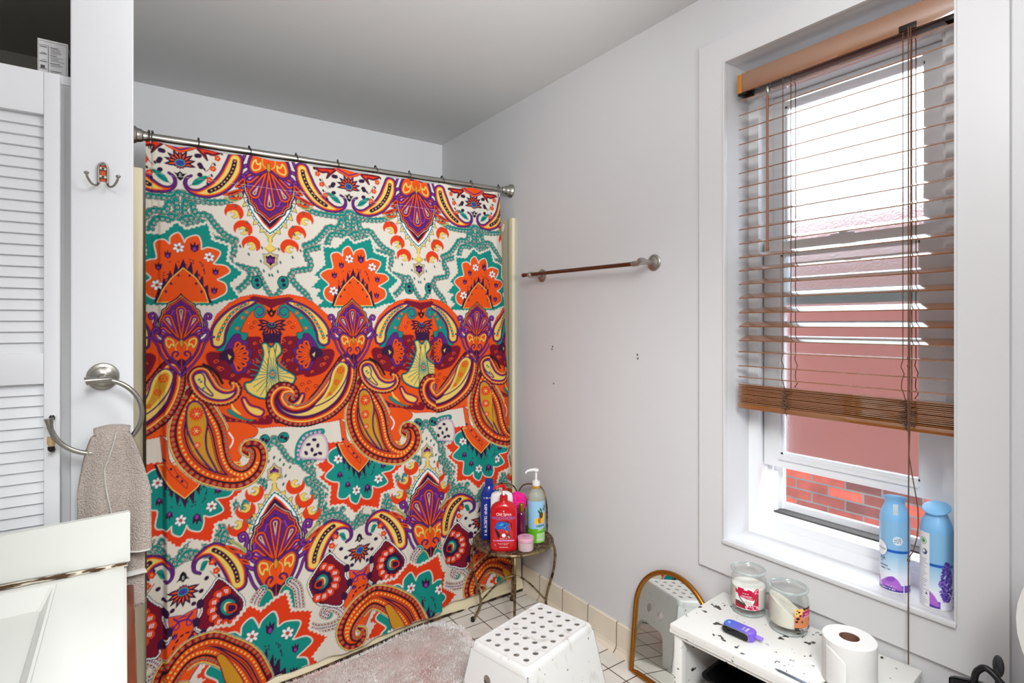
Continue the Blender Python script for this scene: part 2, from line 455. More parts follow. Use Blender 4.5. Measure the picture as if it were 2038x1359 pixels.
# tile base along the right wall with its cove at the floor
mb = MB()
for y0, y1 in ((.2, 2.19),):
    prof = [(1.6, 0), (1.6, .114), (1.594, .116), (1.590, .112), (1.589, .025), (1.585, .012), (1.574, .003), (1.572, 0)]
    vs = [[mb.bm.verts.new((x, y, z)) for x, z in prof] for y in (y0, y1)]
    for i in range(len(prof)): mb.bm.faces.new((vs[0][i], vs[0][(i + 1) % 8], vs[1][(i + 1) % 8], vs[1][i]))
    mb.bm.faces.new(vs[0]); mb.bm.faces.new(vs[1][::-1])
struct('baseboard_right', mb, M['basetile'])

# ---------------------------------------------------------------- window
win = bpy.data.objects.new('window_1', None); COL.objects.link(win); win.location = (WX, .77, Z0)
tag(win, 'double-hung white window with frosted panes behind the wooden blind', 'window', kind='structure')
def wpart(name, mb, mtl, par=None, **k):
    bmesh.ops.translate(mb.bm, vec=(-WX, -.77, -Z0), verts=mb.bm.verts[:])
    return obj(name, mb, mtl, par or win, **k)
mb = MB()                                             # flat mitred casing
o = [(.372, .483), (1.172, .483), (1.172, 2.218), (.372, 2.218)]; i_ = [(Y0, Z0), (Y1, Z0), (Y1, Z1), (Y0, Z1)]
for k in range(4):
    q = [o[k], o[(k + 1) % 4], i_[(k + 1) % 4], i_[k]]
    f = [[mb.bm.verts.new((x, y, z)) for y, z in q] for x in (1.600, 1.587)]
    mb.bm.faces.new(f[0]); mb.bm.faces.new(f[1][::-1])
    for j in range(4): mb.bm.faces.new((f[0][j], f[0][(j + 1) % 4], f[1][(j + 1) % 4], f[1][j]))
wpart('casing', mb, M['trim'], smooth=False)
mb = MB()                                             # thin bead round the opening, and the lining of the reveal
for a, b in (((1.583, Y0 - .004, Z0), (1.60, Y0 + .001, Z1)), ((1.583, Y1 - .001, Z0), (1.60, Y1 + .005, Z1)),
             ((1.583, Y0 - .004, Z1 - .001), (1.60, Y1 + .005, Z1 + .005))): mb.span(a, b, bev=.001)
mb.span((1.578, Y0 - .004, Z0 - .012), (1.60, Y1 + .005, Z0 + .001), bev=.003)
wpart('bead', mb, M['trim'])
mb = MB()                                             # vinyl frame set in the opening
mb.span((1.722, 1.040, Z0), (1.742, Y1, Z1)).span((1.742, 1.050, Z0), (1.90, Y1, Z1)).span((1.798, 1.034, Z0), (1.803, 1.052, Z1)).span((1.84, 1.022, Z0), (1.86, 1.052, Z1))
mb.span((1.722, Y0, Z0), (1.742, .528, Z1)).span((1.742, Y0, Z0), (1.90, .541, Z1)).span((1.84, .52, Z0), (1.86, .566, Z1))
mb.span((1.723, .528, 2.075), (1.741, 1.040, Z1)).span((1.743, .541, 2.055), (1.84, 1.050, Z1))
mb.span((1.723, .528, Z0), (1.735, 1.040, .628)).span((1.7355, .541, Z0), (1.90, 1.050, .655)).span((1.85, .541, .654), (1.865, 1.05, .68))
wpart('frame', mb, M['vinyl'], smooth=False)
wpart('track', MB().span((1.80, .55, .652), (1.845, 1.03, .660)), mat('track_grime', (70, 66, 62), .8), smooth=False)
M['frost'] = mat('frosted_glass', (236, 246, 246), 0.34, trans=1.0, ior=1.33, bump=1.0, bscale=150)
M['frost'].node_tree.nodes['Bump'].inputs['Distance'].default_value = .0012
def sash(name, x0, x1, ya, yb, za, zb, w, wb, wt):
    mb = MB()
    mb.span((x0, ya, za), (x1, ya + w, zb)).span((x0, yb - w, za), (x1, yb, zb)).span((x0, ya + w, za), (x1, yb - w, za + wb)).span((x0, ya + w, zb - wt), (x1, yb - w, zb))
    xi = x0 + .008                                     # glazing bead steps
    for a, b in (((xi, ya + w, za + wb), (x1 - .004, ya + w + .006, zb - wt)), ((xi, yb - w - .006, za + wb), (x1 - .004, yb - w, zb - wt)),
                 ((xi, ya + w, za + wb), (x1 - .004, yb - w, za + wb + .006)), ((xi, ya + w, zb - wt - .006), (x1 - .004, yb - w, zb - wt))): mb.span(a, b)
    s = wpart(name, mb, M['vinyl'], smooth=False)
    g = wpart('glass_pane', MB().span((x0 + .016, ya + w - .004, za + wb - .004), (x0 + .020, yb - w + .004, zb - wt + .004)), M['frost'], s, smooth=False)
    return s
lo = sash('lower_sash', 1.765, 1.797, .545, 1.045, .820, 1.560, .054, .042, .042)
up = sash('upper_sash', 1.803, 1.836, .550, 1.047, 1.354, 2.052, .050, .040, .036)
wpart('lift_rail', MB().span((1.758, .60, .846), (1.766, .99, .852), bev=.001), M['vinyl'], lo)
mb = MB().span((1.770, .765, 1.560), (1.795, .835, 1.566), bev=.002).lathe([(.014, 0), (.014, .008), (.006, .012)], 16, (1.783, .80, 1.566)).box((1.775, .785, 1.573), (.012, .045, .006), bev=.002)
wpart('sash_lock', mb, M['vinyl'], lo)
mb = MB().span((1.805, 1.028, .66), (1.822, 1.048, .79), bev=.002)
wpart('balance_shoe', mb, M['vinyl'])

# the neighbouring house across the alley
m = M['brick'] = mat('red_brick', (150, 66, 50), .9)
tile_nodes(m, .215, .071, (136, 54, 38), (72, 36, 30), (80, 75, 70), .006, offset=.5, swz='YZ', bump=.9, noise=.35, nscale=9)
b = obj('brick_house', MB().span((3.85, -5, -2.5), (4.4, 7, 2.15)), m, smooth=False)
tag(b, 'red brick wall of the house across the alley, seen through the window', 'building')
# ---------------------------------------------------------------- the curtain's printed pattern, one repeat, in millimetres
PAT = [
('stroke','K',27,[(-73,1745),(-31,1744),(5.5,1753),(19.2,1736),(61,1731),(139,1738),(179,1760)],0,1,19,0.62),
('stroke','C',23,[(-73,1745),(-31,1744),(5.5,1753),(19.2,1736),(61,1731),(139,1738),(179,1760)]),
('stroke','K',21,[(-73,1745),(-31,1744),(5.5,1753),(19.2,1736),(61,1731),(139,1738),(179,1760)]),
('stroke','T',19,[(-73,1745),(-31,1744),(5.5,1753),(19.2,1736),(61,1731),(139,1738),(179,1760)]),
('dotline',[(5.4,'K'),(4.2,'C'),(2.2,'K')],16,[(-70,1742),(-28,1742),(8.6,1750),(22,1733),(64,1728),(142,1735),(182,1757)]),
('dotline',[(1.5,'K')],16,[(-79,1750),(-37,1749),(-0.2,1758),(13.5,1741),(56,1736),(133,1743),(174,1764)],7.5),
('stroke','K',27,[(73,1745),(31,1744),(-5.5,1753),(-19.2,1736),(-61,1731),(-139,1738),(-179,1760)],0,1,19,0.62),
('stroke','C',23,[(73,1745),(31,1744),(-5.5,1753),(-19.2,1736),(-61,1731),(-139,1738),(-179,1760)]),
('stroke','K',21,[(73,1745),(31,1744),(-5.5,1753),(-19.2,1736),(-61,1731),(-139,1738),(-179,1760)]),
('stroke','T',19,[(73,1745),(31,1744),(-5.5,1753),(-19.2,1736),(-61,1731),(-139,1738),(-179,1760)]),
('dotline',[(5.4,'K'),(4.2,'C'),(2.2,'K')],16,[(76,1742),(34,1742),(-2.5,1750),(-16.2,1733),(-58,1728),(-136,1735),(-176,1757)]),
('dotline',[(1.5,'K')],16,[(67,1750),(25,1749),(-11.2,1758),(-25,1741),(-67,1736),(-145,1743),(-185,1764)],7.5),
('stroke','K',27,[(-15.2,1726),(-10.8,1693),(-18.7,1663)],0,1,19,0.62),
('stroke','C',23,[(-15.2,1726),(-10.8,1693),(-18.7,1663)]),
('stroke','K',21,[(-15.2,1726),(-10.8,1693),(-18.7,1663)]),
('stroke','T',19,[(-15.2,1726),(-10.8,1693),(-18.7,1663)]),
('dotline',[(5.4,'K'),(4.2,'C'),(2.2,'K')],16,[(-12.2,1724),(-7.8,1690),(-15.7,1660)]),
('dotline',[(1.5,'K')],16,[(-21,1731),(-16.5,1698),(-24,1668)],7.5),
('stroke','K',27,[(15.2,1726),(10.8,1693),(18.7,1663)],0,1,19,0.62),
('stroke','C',23,[(15.2,1726),(10.8,1693),(18.7,1663)]),
('stroke','K',21,[(15.2,1726),(10.8,1693),(18.7,1663)]),
('stroke','T',19,[(15.2,1726),(10.8,1693),(18.7,1663)]),
('dotline',[(5.4,'K'),(4.2,'C'),(2.2,'K')],16,[(18.3,1724),(13.9,1690),(22,1660)]),
('dotline',[(1.5,'K')],16,[(9.5,1731),(5.1,1698),(13,1668)],7.5),
('stroke','K',27,[(-54,1667),(-18.7,1668),(9.4,1647),(42,1655),(72,1654),(87,1631),(96,1605),(128,1595),(164,1584),(173,1565),(160,1542),(159,1512),(186,1503),(219,1494),(227,1467),(205,1435),(177,1407),(160,1371)],0,1,19,0.62),
('stroke','C',23,[(-54,1667),(-18.7,1668),(9.4,1647),(42,1655),(72,1654),(87,1631),(96,1605),(128,1595),(164,1584),(173,1565),(160,1542),(159,1512),(186,1503),(219,1494),(227,1467),(205,1435),(177,1407),(160,1371)]),
('stroke','K',21,[(-54,1667),(-18.7,1668),(9.4,1647),(42,1655),(72,1654),(87,1631),(96,1605),(128,1595),(164,1584),(173,1565),(160,1542),(159,1512),(186,1503),(219,1494),(227,1467),(205,1435),(177,1407),(160,1371)]),
('stroke','T',19,[(-54,1667),(-18.7,1668),(9.4,1647),(42,1655),(72,1654),(87,1631),(96,1605),(128,1595),(164,1584),(173,1565),(160,1542),(159,1512),(186,1503),(219,1494),(227,1467),(205,1435),(177,1407),(160,1371)]),
('dotline',[(5.4,'K'),(4.2,'C'),(2.2,'K')],16,[(-51,1664),(-15.7,1665),(12.4,1645),(45,1652),(76,1651),(90,1628),(99,1602),(130,1593),(168,1581),(176,1562),(164,1540),(162,1510),(189,1500),(222,1491),(230,1464),(208,1433),(180,1404),(163,1369)]),
('dotline',[(1.5,'K')],16,[(-59,1672),(-24,1673),(3.7,1652),(36,1660),(67,1659),(81,1636),(90,1610),(122,1600),(159,1589),(167,1570),(155,1547),(153,1517),(180,1508),(213,1499),(222,1472),(200,1440),(172,1412),(155,1376)],7.5),
('stroke','K',27,[(54,1667),(18.7,1668),(-9.4,1647),(-42,1655),(-72,1654),(-87,1631),(-96,1605),(-128,1595),(-164,1584),(-173,1565),(-160,1542),(-159,1512),(-186,1503),(-219,1494),(-227,1467),(-205,1435),(-177,1407),(-160,1371)],0,1,19,0.62),
('stroke','C',23,[(54,1667),(18.7,1668),(-9.4,1647),(-42,1655),(-72,1654),(-87,1631),(-96,1605),(-128,1595),(-164,1584),(-173,1565),(-160,1542),(-159,1512),(-186,1503),(-219,1494),(-227,1467),(-205,1435),(-177,1407),(-160,1371)]),
('stroke','K',21,[(54,1667),(18.7,1668),(-9.4,1647),(-42,1655),(-72,1654),(-87,1631),(-96,1605),(-128,1595),(-164,1584),(-173,1565),(-160,1542),(-159,1512),(-186,1503),(-219,1494),(-227,1467),(-205,1435),(-177,1407),(-160,1371)]),
('stroke','T',19,[(54,1667),(18.7,1668),(-9.4,1647),(-42,1655),(-72,1654),(-87,1631),(-96,1605),(-128,1595),(-164,1584),(-173,1565),(-160,1542),(-159,1512),(-186,1503),(-219,1494),(-227,1467),(-205,1435),(-177,1407),(-160,1371)]),
('dotline',[(5.4,'K'),(4.2,'C'),(2.2,'K')],16,[(57,1664),(22,1665),(-6.4,1645),(-39,1652),(-70,1651),(-84,1628),(-93,1602),(-124,1593),(-161,1581),(-170,1562),(-157,1540),(-156,1510),(-183,1500),(-216,1491),(-224,1464),(-202,1433),(-174,1404),(-157,1369)]),
('dotline',[(1.5,'K')],16,[(48,1672),(13,1673),(-15.1,1652),(-48,1660),(-78,1659),(-92,1636),(-102,1610),(-133,1600),(-170,1589),(-178,1570),(-166,1547),(-165,1517),(-192,1508),(-225,1499),(-233,1472),(-211,1440),(-183,1412),(-166,1376)],7.5),
('stroke','K',27,[(35,1717),(49,1684),(85,1682),(105,1657),(138,1620),(177,1599)],0,1,19,0.62),
('stroke','C',23,[(35,1717),(49,1684),(85,1682),(105,1657),(138,1620),(177,1599)]),
('stroke','K',21,[(35,1717),(49,1684),(85,1682),(105,1657),(138,1620),(177,1599)]),
('stroke','T',19,[(35,1717),(49,1684),(85,1682),(105,1657),(138,1620),(177,1599)]),
('dotline',[(5.4,'K'),(4.2,'C'),(2.2,'K')],16,[(38,1714),(52,1681),(88,1680),(108,1655),(141,1617),(180,1596)]),
('dotline',[(1.5,'K')],16,[(30,1722),(43,1688),(79,1687),(99,1662),(132,1625),(172,1604)],7.5),
('stroke','K',27,[(-35,1717),(-49,1684),(-85,1682),(-105,1657),(-138,1620),(-177,1599)],0,1,19,0.62),
('stroke','C',23,[(-35,1717),(-49,1684),(-85,1682),(-105,1657),(-138,1620),(-177,1599)]),
('stroke','K',21,[(-35,1717),(-49,1684),(-85,1682),(-105,1657),(-138,1620),(-177,1599)]),
('stroke','T',19,[(-35,1717),(-49,1684),(-85,1682),(-105,1657),(-138,1620),(-177,1599)]),
('dotline',[(5.4,'K'),(4.2,'C'),(2.2,'K')],16,[(-32,1714),(-46,1681),(-82,1680),(-102,1655),(-134,1617),(-174,1596)]),
('dotline',[(1.5,'K')],16,[(-41,1722),(-55,1688),(-90,1687),(-110,1662),(-143,1625),(-183,1604)],7.5),
('stroke','K',23,[(224,1494),(250,1493),(265,1460),(288,1416),(311,1394),(335,1424),(362,1468),(378,1497)],0,1,19,0.62),
('stroke','C',19,[(224,1494),(250,1493),(265,1460),(288,1416),(311,1394),(335,1424),(362,1468),(378,1497)]),
('stroke','K',16.6,[(224,1494),(250,1493),(265,1460),(288,1416),(311,1394),(335,1424),(362,1468),(378,1497)]),
('stroke','T',15,[(224,1494),(250,1493),(265,1460),(288,1416),(311,1394),(335,1424),(362,1468),(378,1497)]),
('dotline',[(5.4,'K'),(4.2,'C'),(2.2,'K')],16,[(226,1492),(252,1491),(268,1458),(291,1414),(314,1392),(337,1422),(364,1466),(381,1495)]),
('dotline',[(1.5,'K')],16,[(220,1498),(245,1497),(261,1464),(284,1420),(307,1398),(330,1428),(357,1472),(374,1501)],7.5),
('fill','K',[(270,1446),(269,1455),(264,1464),(257,1470),(249,1472),(241,1470),(234,1464),(230,1455),(228,1446),(230,1436),(234,1427),(241,1422),(249,1420),(257,1422),(264,1427),(269,1436)]),
('fill','T',[(267,1446),(266,1454),(262,1462),(256,1467),(249,1468),(242,1467),(236,1462),(233,1454),(231,1446),(233,1437),(236,1429),(242,1424),(249,1422),(256,1424),(262,1429),(266,1437)]),
('ell','D',(249,1454),8,8),
('ell','D',(252,1436),7,7),
('fill','K',[(364,1450),(362,1459),(358,1468),(351,1474),(343,1476),(335,1474),(328,1468),(324,1459),(322,1450),(324,1440),(328,1431),(335,1426),(343,1424),(351,1426),(358,1431),(362,1440)]),
('fill','T',[(361,1450),(360,1458),(356,1466),(350,1471),(343,1472),(336,1471),(330,1466),(326,1458),(325,1450),(326,1441),(330,1433),(336,1428),(343,1426),(350,1428),(356,1433),(360,1441)]),
('ell','D',(343,1458),8,8),
('ell','D',(346,1440),7,7),
('stroke','K',24,[(88,597),(92,573),(118,549),(148,527)],0,1,19,0.62),
('stroke','C',20,[(88,597),(92,573),(118,549),(148,527)]),
('stroke','K',17.6,[(88,597),(92,573),(118,549),(148,527)]),
('stroke','T',16,[(88,597),(92,573),(118,549),(148,527)]),
('dotline',[(5.4,'K'),(4.2,'C'),(2.2,'K')],16,[(91,595),(94,571),(120,547),(150,525)]),
('dotline',[(1.5,'K')],16,[(84,602),(87,577),(113,554),(143,531)],7.5),
('stroke','K',24,[(512,597),(508,573),(482,549),(452,527)],0,1,19,0.62),
('stroke','C',20,[(512,597),(508,573),(482,549),(452,527)]),
('stroke','K',17.6,[(512,597),(508,573),(482,549),(452,527)]),
('stroke','T',16,[(512,597),(508,573),(482,549),(452,527)]),
('dotline',[(5.4,'K'),(4.2,'C'),(2.2,'K')],16,[(514,595),(511,571),(485,547),(455,525)]),
('dotline',[(1.5,'K')],16,[(507,602),(503,577),(477,554),(447,531)],7.5),
('stroke','K',24,[(140,681),(165,652),(161,630),(126,626),(104,619),(85,598)],0,1,19,0.62),
('stroke','C',20,[(140,681),(165,652),(161,630),(126,626),(104,619),(85,598)]),
('stroke','K',17.6,[(140,681),(165,652),(161,630),(126,626),(104,619),(85,598)]),
('stroke','T',16,[(140,681),(165,652),(161,630),(126,626),(104,619),(85,598)]),
('dotline',[(5.4,'K'),(4.2,'C'),(2.2,'K')],16,[(143,679),(167,650),(163,628),(129,624),(106,616),(87,596)]),
('dotline',[(1.5,'K')],16,[(135,685),(160,656),(156,634),(121,631),(99,623),(80,602)],7.5),
('stroke','K',24,[(460,681),(435,652),(439,630),(474,626),(496,619),(515,598)],0,1,19,0.62),
('stroke','C',20,[(460,681),(435,652),(439,630),(474,626),(496,619),(515,598)]),
('stroke','K',17.6,[(460,681),(435,652),(439,630),(474,626),(496,619),(515,598)]),
('stroke','T',16,[(460,681),(435,652),(439,630),(474,626),(496,619),(515,598)]),
('dotline',[(5.4,'K'),(4.2,'C'),(2.2,'K')],16,[(462,679),(438,650),(442,628),(476,624),(499,616),(518,596)]),
('dotline',[(1.5,'K')],16,[(455,685),(430,656),(434,634),(469,631),(492,623),(510,602)],7.5),
('stroke','K',24,[(59,570),(73,551),(103,536)],0,1,19,0.62),
('stroke','C',20,[(59,570),(73,551),(103,536)]),
('stroke','K',17.6,[(59,570),(73,551),(103,536)]),
('stroke','T',16,[(59,570),(73,551),(103,536)]),
('dotline',[(5.4,'K'),(4.2,'C'),(2.2,'K')],16,[(61,567),(76,549),(105,534)]),
('dotline',[(1.5,'K')],16,[(54,574),(68,555),(98,541)],7.5),
('stroke','K',24,[(541,570),(527,551),(497,536)],0,1,19,0.62),
('stroke','C',20,[(541,570),(527,551),(497,536)]),
('stroke','K',17.6,[(541,570),(527,551),(497,536)]),
('stroke','T',16,[(541,570),(527,551),(497,536)]),
('dotline',[(5.4,'K'),(4.2,'C'),(2.2,'K')],16,[(544,567),(529,549),(500,534)]),
('dotline',[(1.5,'K')],16,[(536,574),(522,555),(493,541)],7.5),
('stroke','K',24,[(-51,501),(-9.5,499),(33,500),(73,517),(121,522)],0,1,19,0.62),
('stroke','C',20,[(-51,501),(-9.5,499),(33,500),(73,517),(121,522)]),
('stroke','K',17.6,[(-51,501),(-9.5,499),(33,500),(73,517),(121,522)]),
('stroke','T',16,[(-51,501),(-9.5,499),(33,500),(73,517),(121,522)]),
('dotline',[(5.4,'K'),(4.2,'C'),(2.2,'K')],16,[(-48,498),(-6.9,496),(36,498),(75,515),(124,520)]),
('dotline',[(1.5,'K')],16,[(-56,505),(-14.3,503),(28,505),(68,521),(116,527)],7.5),
('stroke','K',24,[(651,501),(610,499),(567,500),(527,517),(479,522)],0,1,19,0.62),
('stroke','C',20,[(651,501),(610,499),(567,500),(527,517),(479,522)]),
('stroke','K',17.6,[(651,501),(610,499),(567,500),(527,517),(479,522)]),
('stroke','T',16,[(651,501),(610,499),(567,500),(527,517),(479,522)]),
('dotline',[(5.4,'K'),(4.2,'C'),(2.2,'K')],16,[(653,498),(612,496),(570,498),(530,515),(481,520)]),
('dotline',[(1.5,'K')],16,[(646,505),(605,503),(562,505),(522,521),(474,527)],7.5),
('stroke','K',24,[(15.5,563),(3,536),(-13,509)],0,1,19,0.62),
('stroke','C',20,[(15.5,563),(3,536),(-13,509)]),
('stroke','K',17.6,[(15.5,563),(3,536),(-13,509)]),
('stroke','T',16,[(15.5,563),(3,536),(-13,509)]),
('dotline',[(5.4,'K'),(4.2,'C'),(2.2,'K')],16,[(18.1,561),(5.5,534),(-10.4,507)]),
('dotline',[(1.5,'K')],16,[(10.7,567),(-1.8,541),(-17.8,513)],7.5),
('stroke','K',24,[(584,563),(597,536),(613,509)],0,1,19,0.62),
('stroke','C',20,[(584,563),(597,536),(613,509)]),
('stroke','K',17.6,[(584,563),(597,536),(613,509)]),
('stroke','T',16,[(584,563),(597,536),(613,509)]),
('dotline',[(5.4,'K'),(4.2,'C'),(2.2,'K')],16,[(587,561),(600,534),(616,507)]),
('dotline',[(1.5,'K')],16,[(580,567),(592,541),(608,513)],7.5),
('stroke','K',24,[(297,865),(325,826),(349,784),(381,768),(419,763)],0,1,19,0.62),
('stroke','C',20,[(297,865),(325,826),(349,784),(381,768),(419,763)]),
('stroke','K',17.6,[(297,865),(325,826),(349,784),(381,768),(419,763)]),
('stroke','T',16,[(297,865),(325,826),(349,784),(381,768),(419,763)]),
('dotline',[(5.4,'K'),(4.2,'C'),(2.2,'K')],16,[(300,862),(328,824),(351,782),(384,766),(422,761)]),
('dotline',[(1.5,'K')],16,[(293,869),(320,831),(344,788),(377,773),(414,767)],7.5),
('stroke','K',24,[(303,865),(275,826),(251,784),(219,768),(181,763)],0,1,19,0.62),
('stroke','C',20,[(303,865),(275,826),(251,784),(219,768),(181,763)]),
('stroke','K',17.6,[(303,865),(275,826),(251,784),(219,768),(181,763)]),
('stroke','T',16,[(303,865),(275,826),(251,784),(219,768),(181,763)]),
('dotline',[(5.4,'K'),(4.2,'C'),(2.2,'K')],16,[(305,862),(278,824),(254,782),(221,766),(184,761)]),
('dotline',[(1.5,'K')],16,[(298,869),(270,831),(246,788),(214,773),(176,767)],7.5),
('stroke','K',24,[(434,741),(435,696),(464,676),(495,650)],0,1,19,0.62),
('stroke','C',20,[(434,741),(435,696),(464,676),(495,650)]),
('stroke','K',17.6,[(434,741),(435,696),(464,676),(495,650)]),
('stroke','T',16,[(434,741),(435,696),(464,676),(495,650)]),
('dotline',[(5.4,'K'),(4.2,'C'),(2.2,'K')],16,[(436,739),(437,694),(467,673),(497,648)]),
('dotline',[(1.5,'K')],16,[(429,745),(430,700),(460,680),(490,654)],7.5),
('stroke','K',24,[(166,741),(165,696),(136,676),(105,650)],0,1,19,0.62),
('stroke','C',20,[(166,741),(165,696),(136,676),(105,650)]),
('stroke','K',17.6,[(166,741),(165,696),(136,676),(105,650)]),
('stroke','T',16,[(166,741),(165,696),(136,676),(105,650)]),
('dotline',[(5.4,'K'),(4.2,'C'),(2.2,'K')],16,[(169,739),(168,694),(138,673),(108,648)]),
('dotline',[(1.5,'K')],16,[(162,745),(160,700),(131,680),(101,654)],7.5),
('stroke','K',24,[(516,628),(477,577),(492,550),(532,535)],0,1,19,0.62),
('stroke','C',20,[(516,628),(477,577),(492,550),(532,535)]),
('stroke','K',17.6,[(516,628),(477,577),(492,550),(532,535)]),
('stroke','T',16,[(516,628),(477,577),(492,550),(532,535)]),
('dotline',[(5.4,'K'),(4.2,'C'),(2.2,'K')],16,[(519,626),(480,575),(495,547),(534,533)]),
('dotline',[(1.5,'K')],16,[(511,632),(472,581),(487,554),(527,539)],7.5),
('stroke','K',24,[(84,628),(123,577),(108,550),(68,535)],0,1,19,0.62),
('stroke','C',20,[(84,628),(123,577),(108,550),(68,535)]),
('stroke','K',17.6,[(84,628),(123,577),(108,550),(68,535)]),
('stroke','T',16,[(84,628),(123,577),(108,550),(68,535)]),
('dotline',[(5.4,'K'),(4.2,'C'),(2.2,'K')],16,[(86,626),(125,575),(110,547),(71,533)]),
('dotline',[(1.5,'K')],16,[(79,632),(118,581),(103,554),(64,539)],7.5),
('fill','K',[(354,865),(352,872),(348,879),(342,883),(334,885),(326,883),(320,879),(315,872),(314,865),(315,857),(320,851),(326,846),(334,845),(342,846),(348,851),(352,857)]),
('fill','T',[(351,865),(350,871),(346,877),(340,880),(334,882),(327,880),(322,877),(318,871),(317,865),(318,858),(322,853),(327,849),(334,848),(340,849),(346,853),(350,858)]),
('ell','D',(328,867),7,7),
('ell','D',(341,860),7,7),
('fill','K',[(286,865),(285,872),(280,879),(274,883),(266,885),(258,883),(252,879),(248,872),(246,865),(248,857),(252,851),(258,846),(266,845),(274,846),(280,851),(285,857)]),
('fill','T',[(283,865),(282,871),(278,877),(273,880),(266,882),(260,880),(254,877),(250,871),(249,865),(250,858),(254,853),(260,849),(266,848),(273,849),(278,853),(282,858)]),
('ell','D',(260,867),7,7),
('ell','D',(273,860),7,7),
('bands',[(-9,'C'),(0,'T')],[(459,1357),(488,1382),(462,1404),(480,1427),(447,1436),(478,1472),(457,1486),(499,1529),(492,1600),(544,1599),(587,1646),(617,1622),(686,1651),(699,1592),(754,1576),(746,1521),(799,1479),(755,1437),(787,1384),(736,1374),(698,1357),(606,1357),(524,1355)],5,17,0),
('bands',[(-4.5,'C'),(0,'O')],[(503,1388),(492,1410),(496,1431),(512,1450),(481,1485),(503,1507),(529,1517),(523,1569),(549,1580),(567,1566),(570,1592),(592,1609),(605,1591),(612,1575),(622,1593),(652,1604),(663,1580),(664,1555),(688,1564),(724,1552),(713,1524),(702,1506),(741,1501),(756,1483),(735,1465),(713,1450),(740,1435),(742,1407),(720,1390),(693,1378),(606,1362),(534,1375)]),
('ell','D',(604,1561),8.3,6.1,0.3),
('ell','D',(596,1569),8.3,6.1,1.35),
('ell','D',(585,1565),8.3,6.1,2.39),
('ell','D',(583,1554),8.3,6.1,3.44),
('ell','D',(591,1547),8.3,6.1,4.49),
('ell','D',(602,1550),8.3,6.1,5.54),
('ell','W',(604,1561),6.8,4.7,0.3),
('ell','W',(596,1569),6.8,4.7,1.35),
('ell','W',(585,1565),6.8,4.7,2.39),
('ell','W',(583,1554),6.8,4.7,3.44),
('ell','W',(591,1547),6.8,4.7,4.49),
('ell','W',(602,1550),6.8,4.7,5.54),
('ell','D',(594,1558),5.4,5.4),
('ell','R',(594,1558),4.1,4.1),
('ell','D',(700,1534),8.3,6.1,0.3),
('ell','D',(692,1542),8.3,6.1,1.35),
('ell','D',(682,1538),8.3,6.1,2.39),
('ell','D',(679,1527),8.3,6.1,3.44),
('ell','D',(687,1520),8.3,6.1,4.49),
('ell','D',(698,1523),8.3,6.1,5.54),
('ell','W',(700,1534),6.8,4.7,0.3),
('ell','W',(692,1542),6.8,4.7,1.35),
('ell','W',(682,1538),6.8,4.7,2.39),
('ell','W',(679,1527),6.8,4.7,3.44),
('ell','W',(687,1520),6.8,4.7,4.49),
('ell','W',(698,1523),6.8,4.7,5.54),
('ell','D',(690,1531),5.4,5.4),
('ell','R',(690,1531),4.1,4.1),
('ell','D',(538,1427),8.3,6.1,0.3),
('ell','D',(530,1435),8.3,6.1,1.35),
('ell','D',(520,1432),8.3,6.1,2.39),
('ell','D',(517,1421),8.3,6.1,3.44),
('ell','D',(525,1413),8.3,6.1,4.49),
('ell','D',(536,1416),8.3,6.1,5.54),
('ell','W',(538,1427),6.8,4.7,0.3),
('ell','W',(530,1435),6.8,4.7,1.35),
('ell','W',(520,1432),6.8,4.7,2.39),
('ell','W',(517,1421),6.8,4.7,3.44),
('ell','W',(525,1413),6.8,4.7,4.49),
('ell','W',(536,1416),6.8,4.7,5.54),
('ell','D',(528,1424),5.4,5.4),
('ell','R',(528,1424),4.1,4.1),
('fill','D',[(550,1543),(557,1536),(560,1548),(564,1536),(571,1542),(569,1524),(560,1516),(551,1524)],0),
('ell','V',(560,1526),4.2,5.4),
('fill','D',[(699,1492),(707,1484),(710,1496),(714,1484),(721,1490),(719,1472),(710,1465),(701,1472)],0),
('ell','V',(710,1474),4.2,5.4),
('fill','D',[(521,1500),(529,1493),(532,1505),(536,1493),(543,1499),(541,1481),(532,1473),(523,1481)],0),
('ell','V',(532,1483),4.2,5.4),
('fill','D',[(694,1424),(702,1416),(705,1428),(708,1416),(716,1422),(714,1404),(705,1397),(696,1404)],0),
('ell','V',(705,1407),4.2,5.4),
('fill','D',[(629,1579),(639,1569),(643,1585),(648,1569),(658,1577),(655,1553),(643,1543),(631,1553)],0),
('ell','V',(643,1556),5.6,7.2),
('stroke','D',3.2,[(666,1503),(664,1507)],0,0),
('stroke','D',3.2,[(672,1480),(671,1485)],0,0),
('stroke','D',3.2,[(658,1462),(658,1467)],0,0),
('stroke','D',3.2,[(557,1447),(554,1444)],0,0),
('stroke','D',3.2,[(587,1492),(583,1492)],0,0),
('stroke','D',3.2,[(618,1498),(614,1501)],0,0),
('stroke','D',3.2,[(667,1494),(666,1498)],0,0),
('stroke','D',3.2,[(657,1462),(657,1467)],0,0),
('stroke','D',3.2,[(663,1454),(664,1459)],0,0),
('stroke','D',3.2,[(630,1516),(626,1519)],0,0),
('stroke','D',3.2,[(624,1480),(621,1483)],0,0),
('stroke','D',3.2,[(661,1508),(659,1512)],0,0),
('stroke','D',3.2,[(675,1468),(675,1473)],0,0),
('stroke','D',3.2,[(632,1504),(630,1507)],0,0),
('stroke','D',3.2,[(640,1503),(637,1507)],0,0),
('stroke','D',3.2,[(610,1505),(607,1508)],0,0),
('stroke','D',3.2,[(550,1467),(546,1465)],0,0),
('stroke','D',3.2,[(647,1463),(646,1468)],0,0),
('stroke','D',3.2,[(550,1458),(546,1456)],0,0),
('stroke','D',3.2,[(671,1498),(670,1502)],0,0),
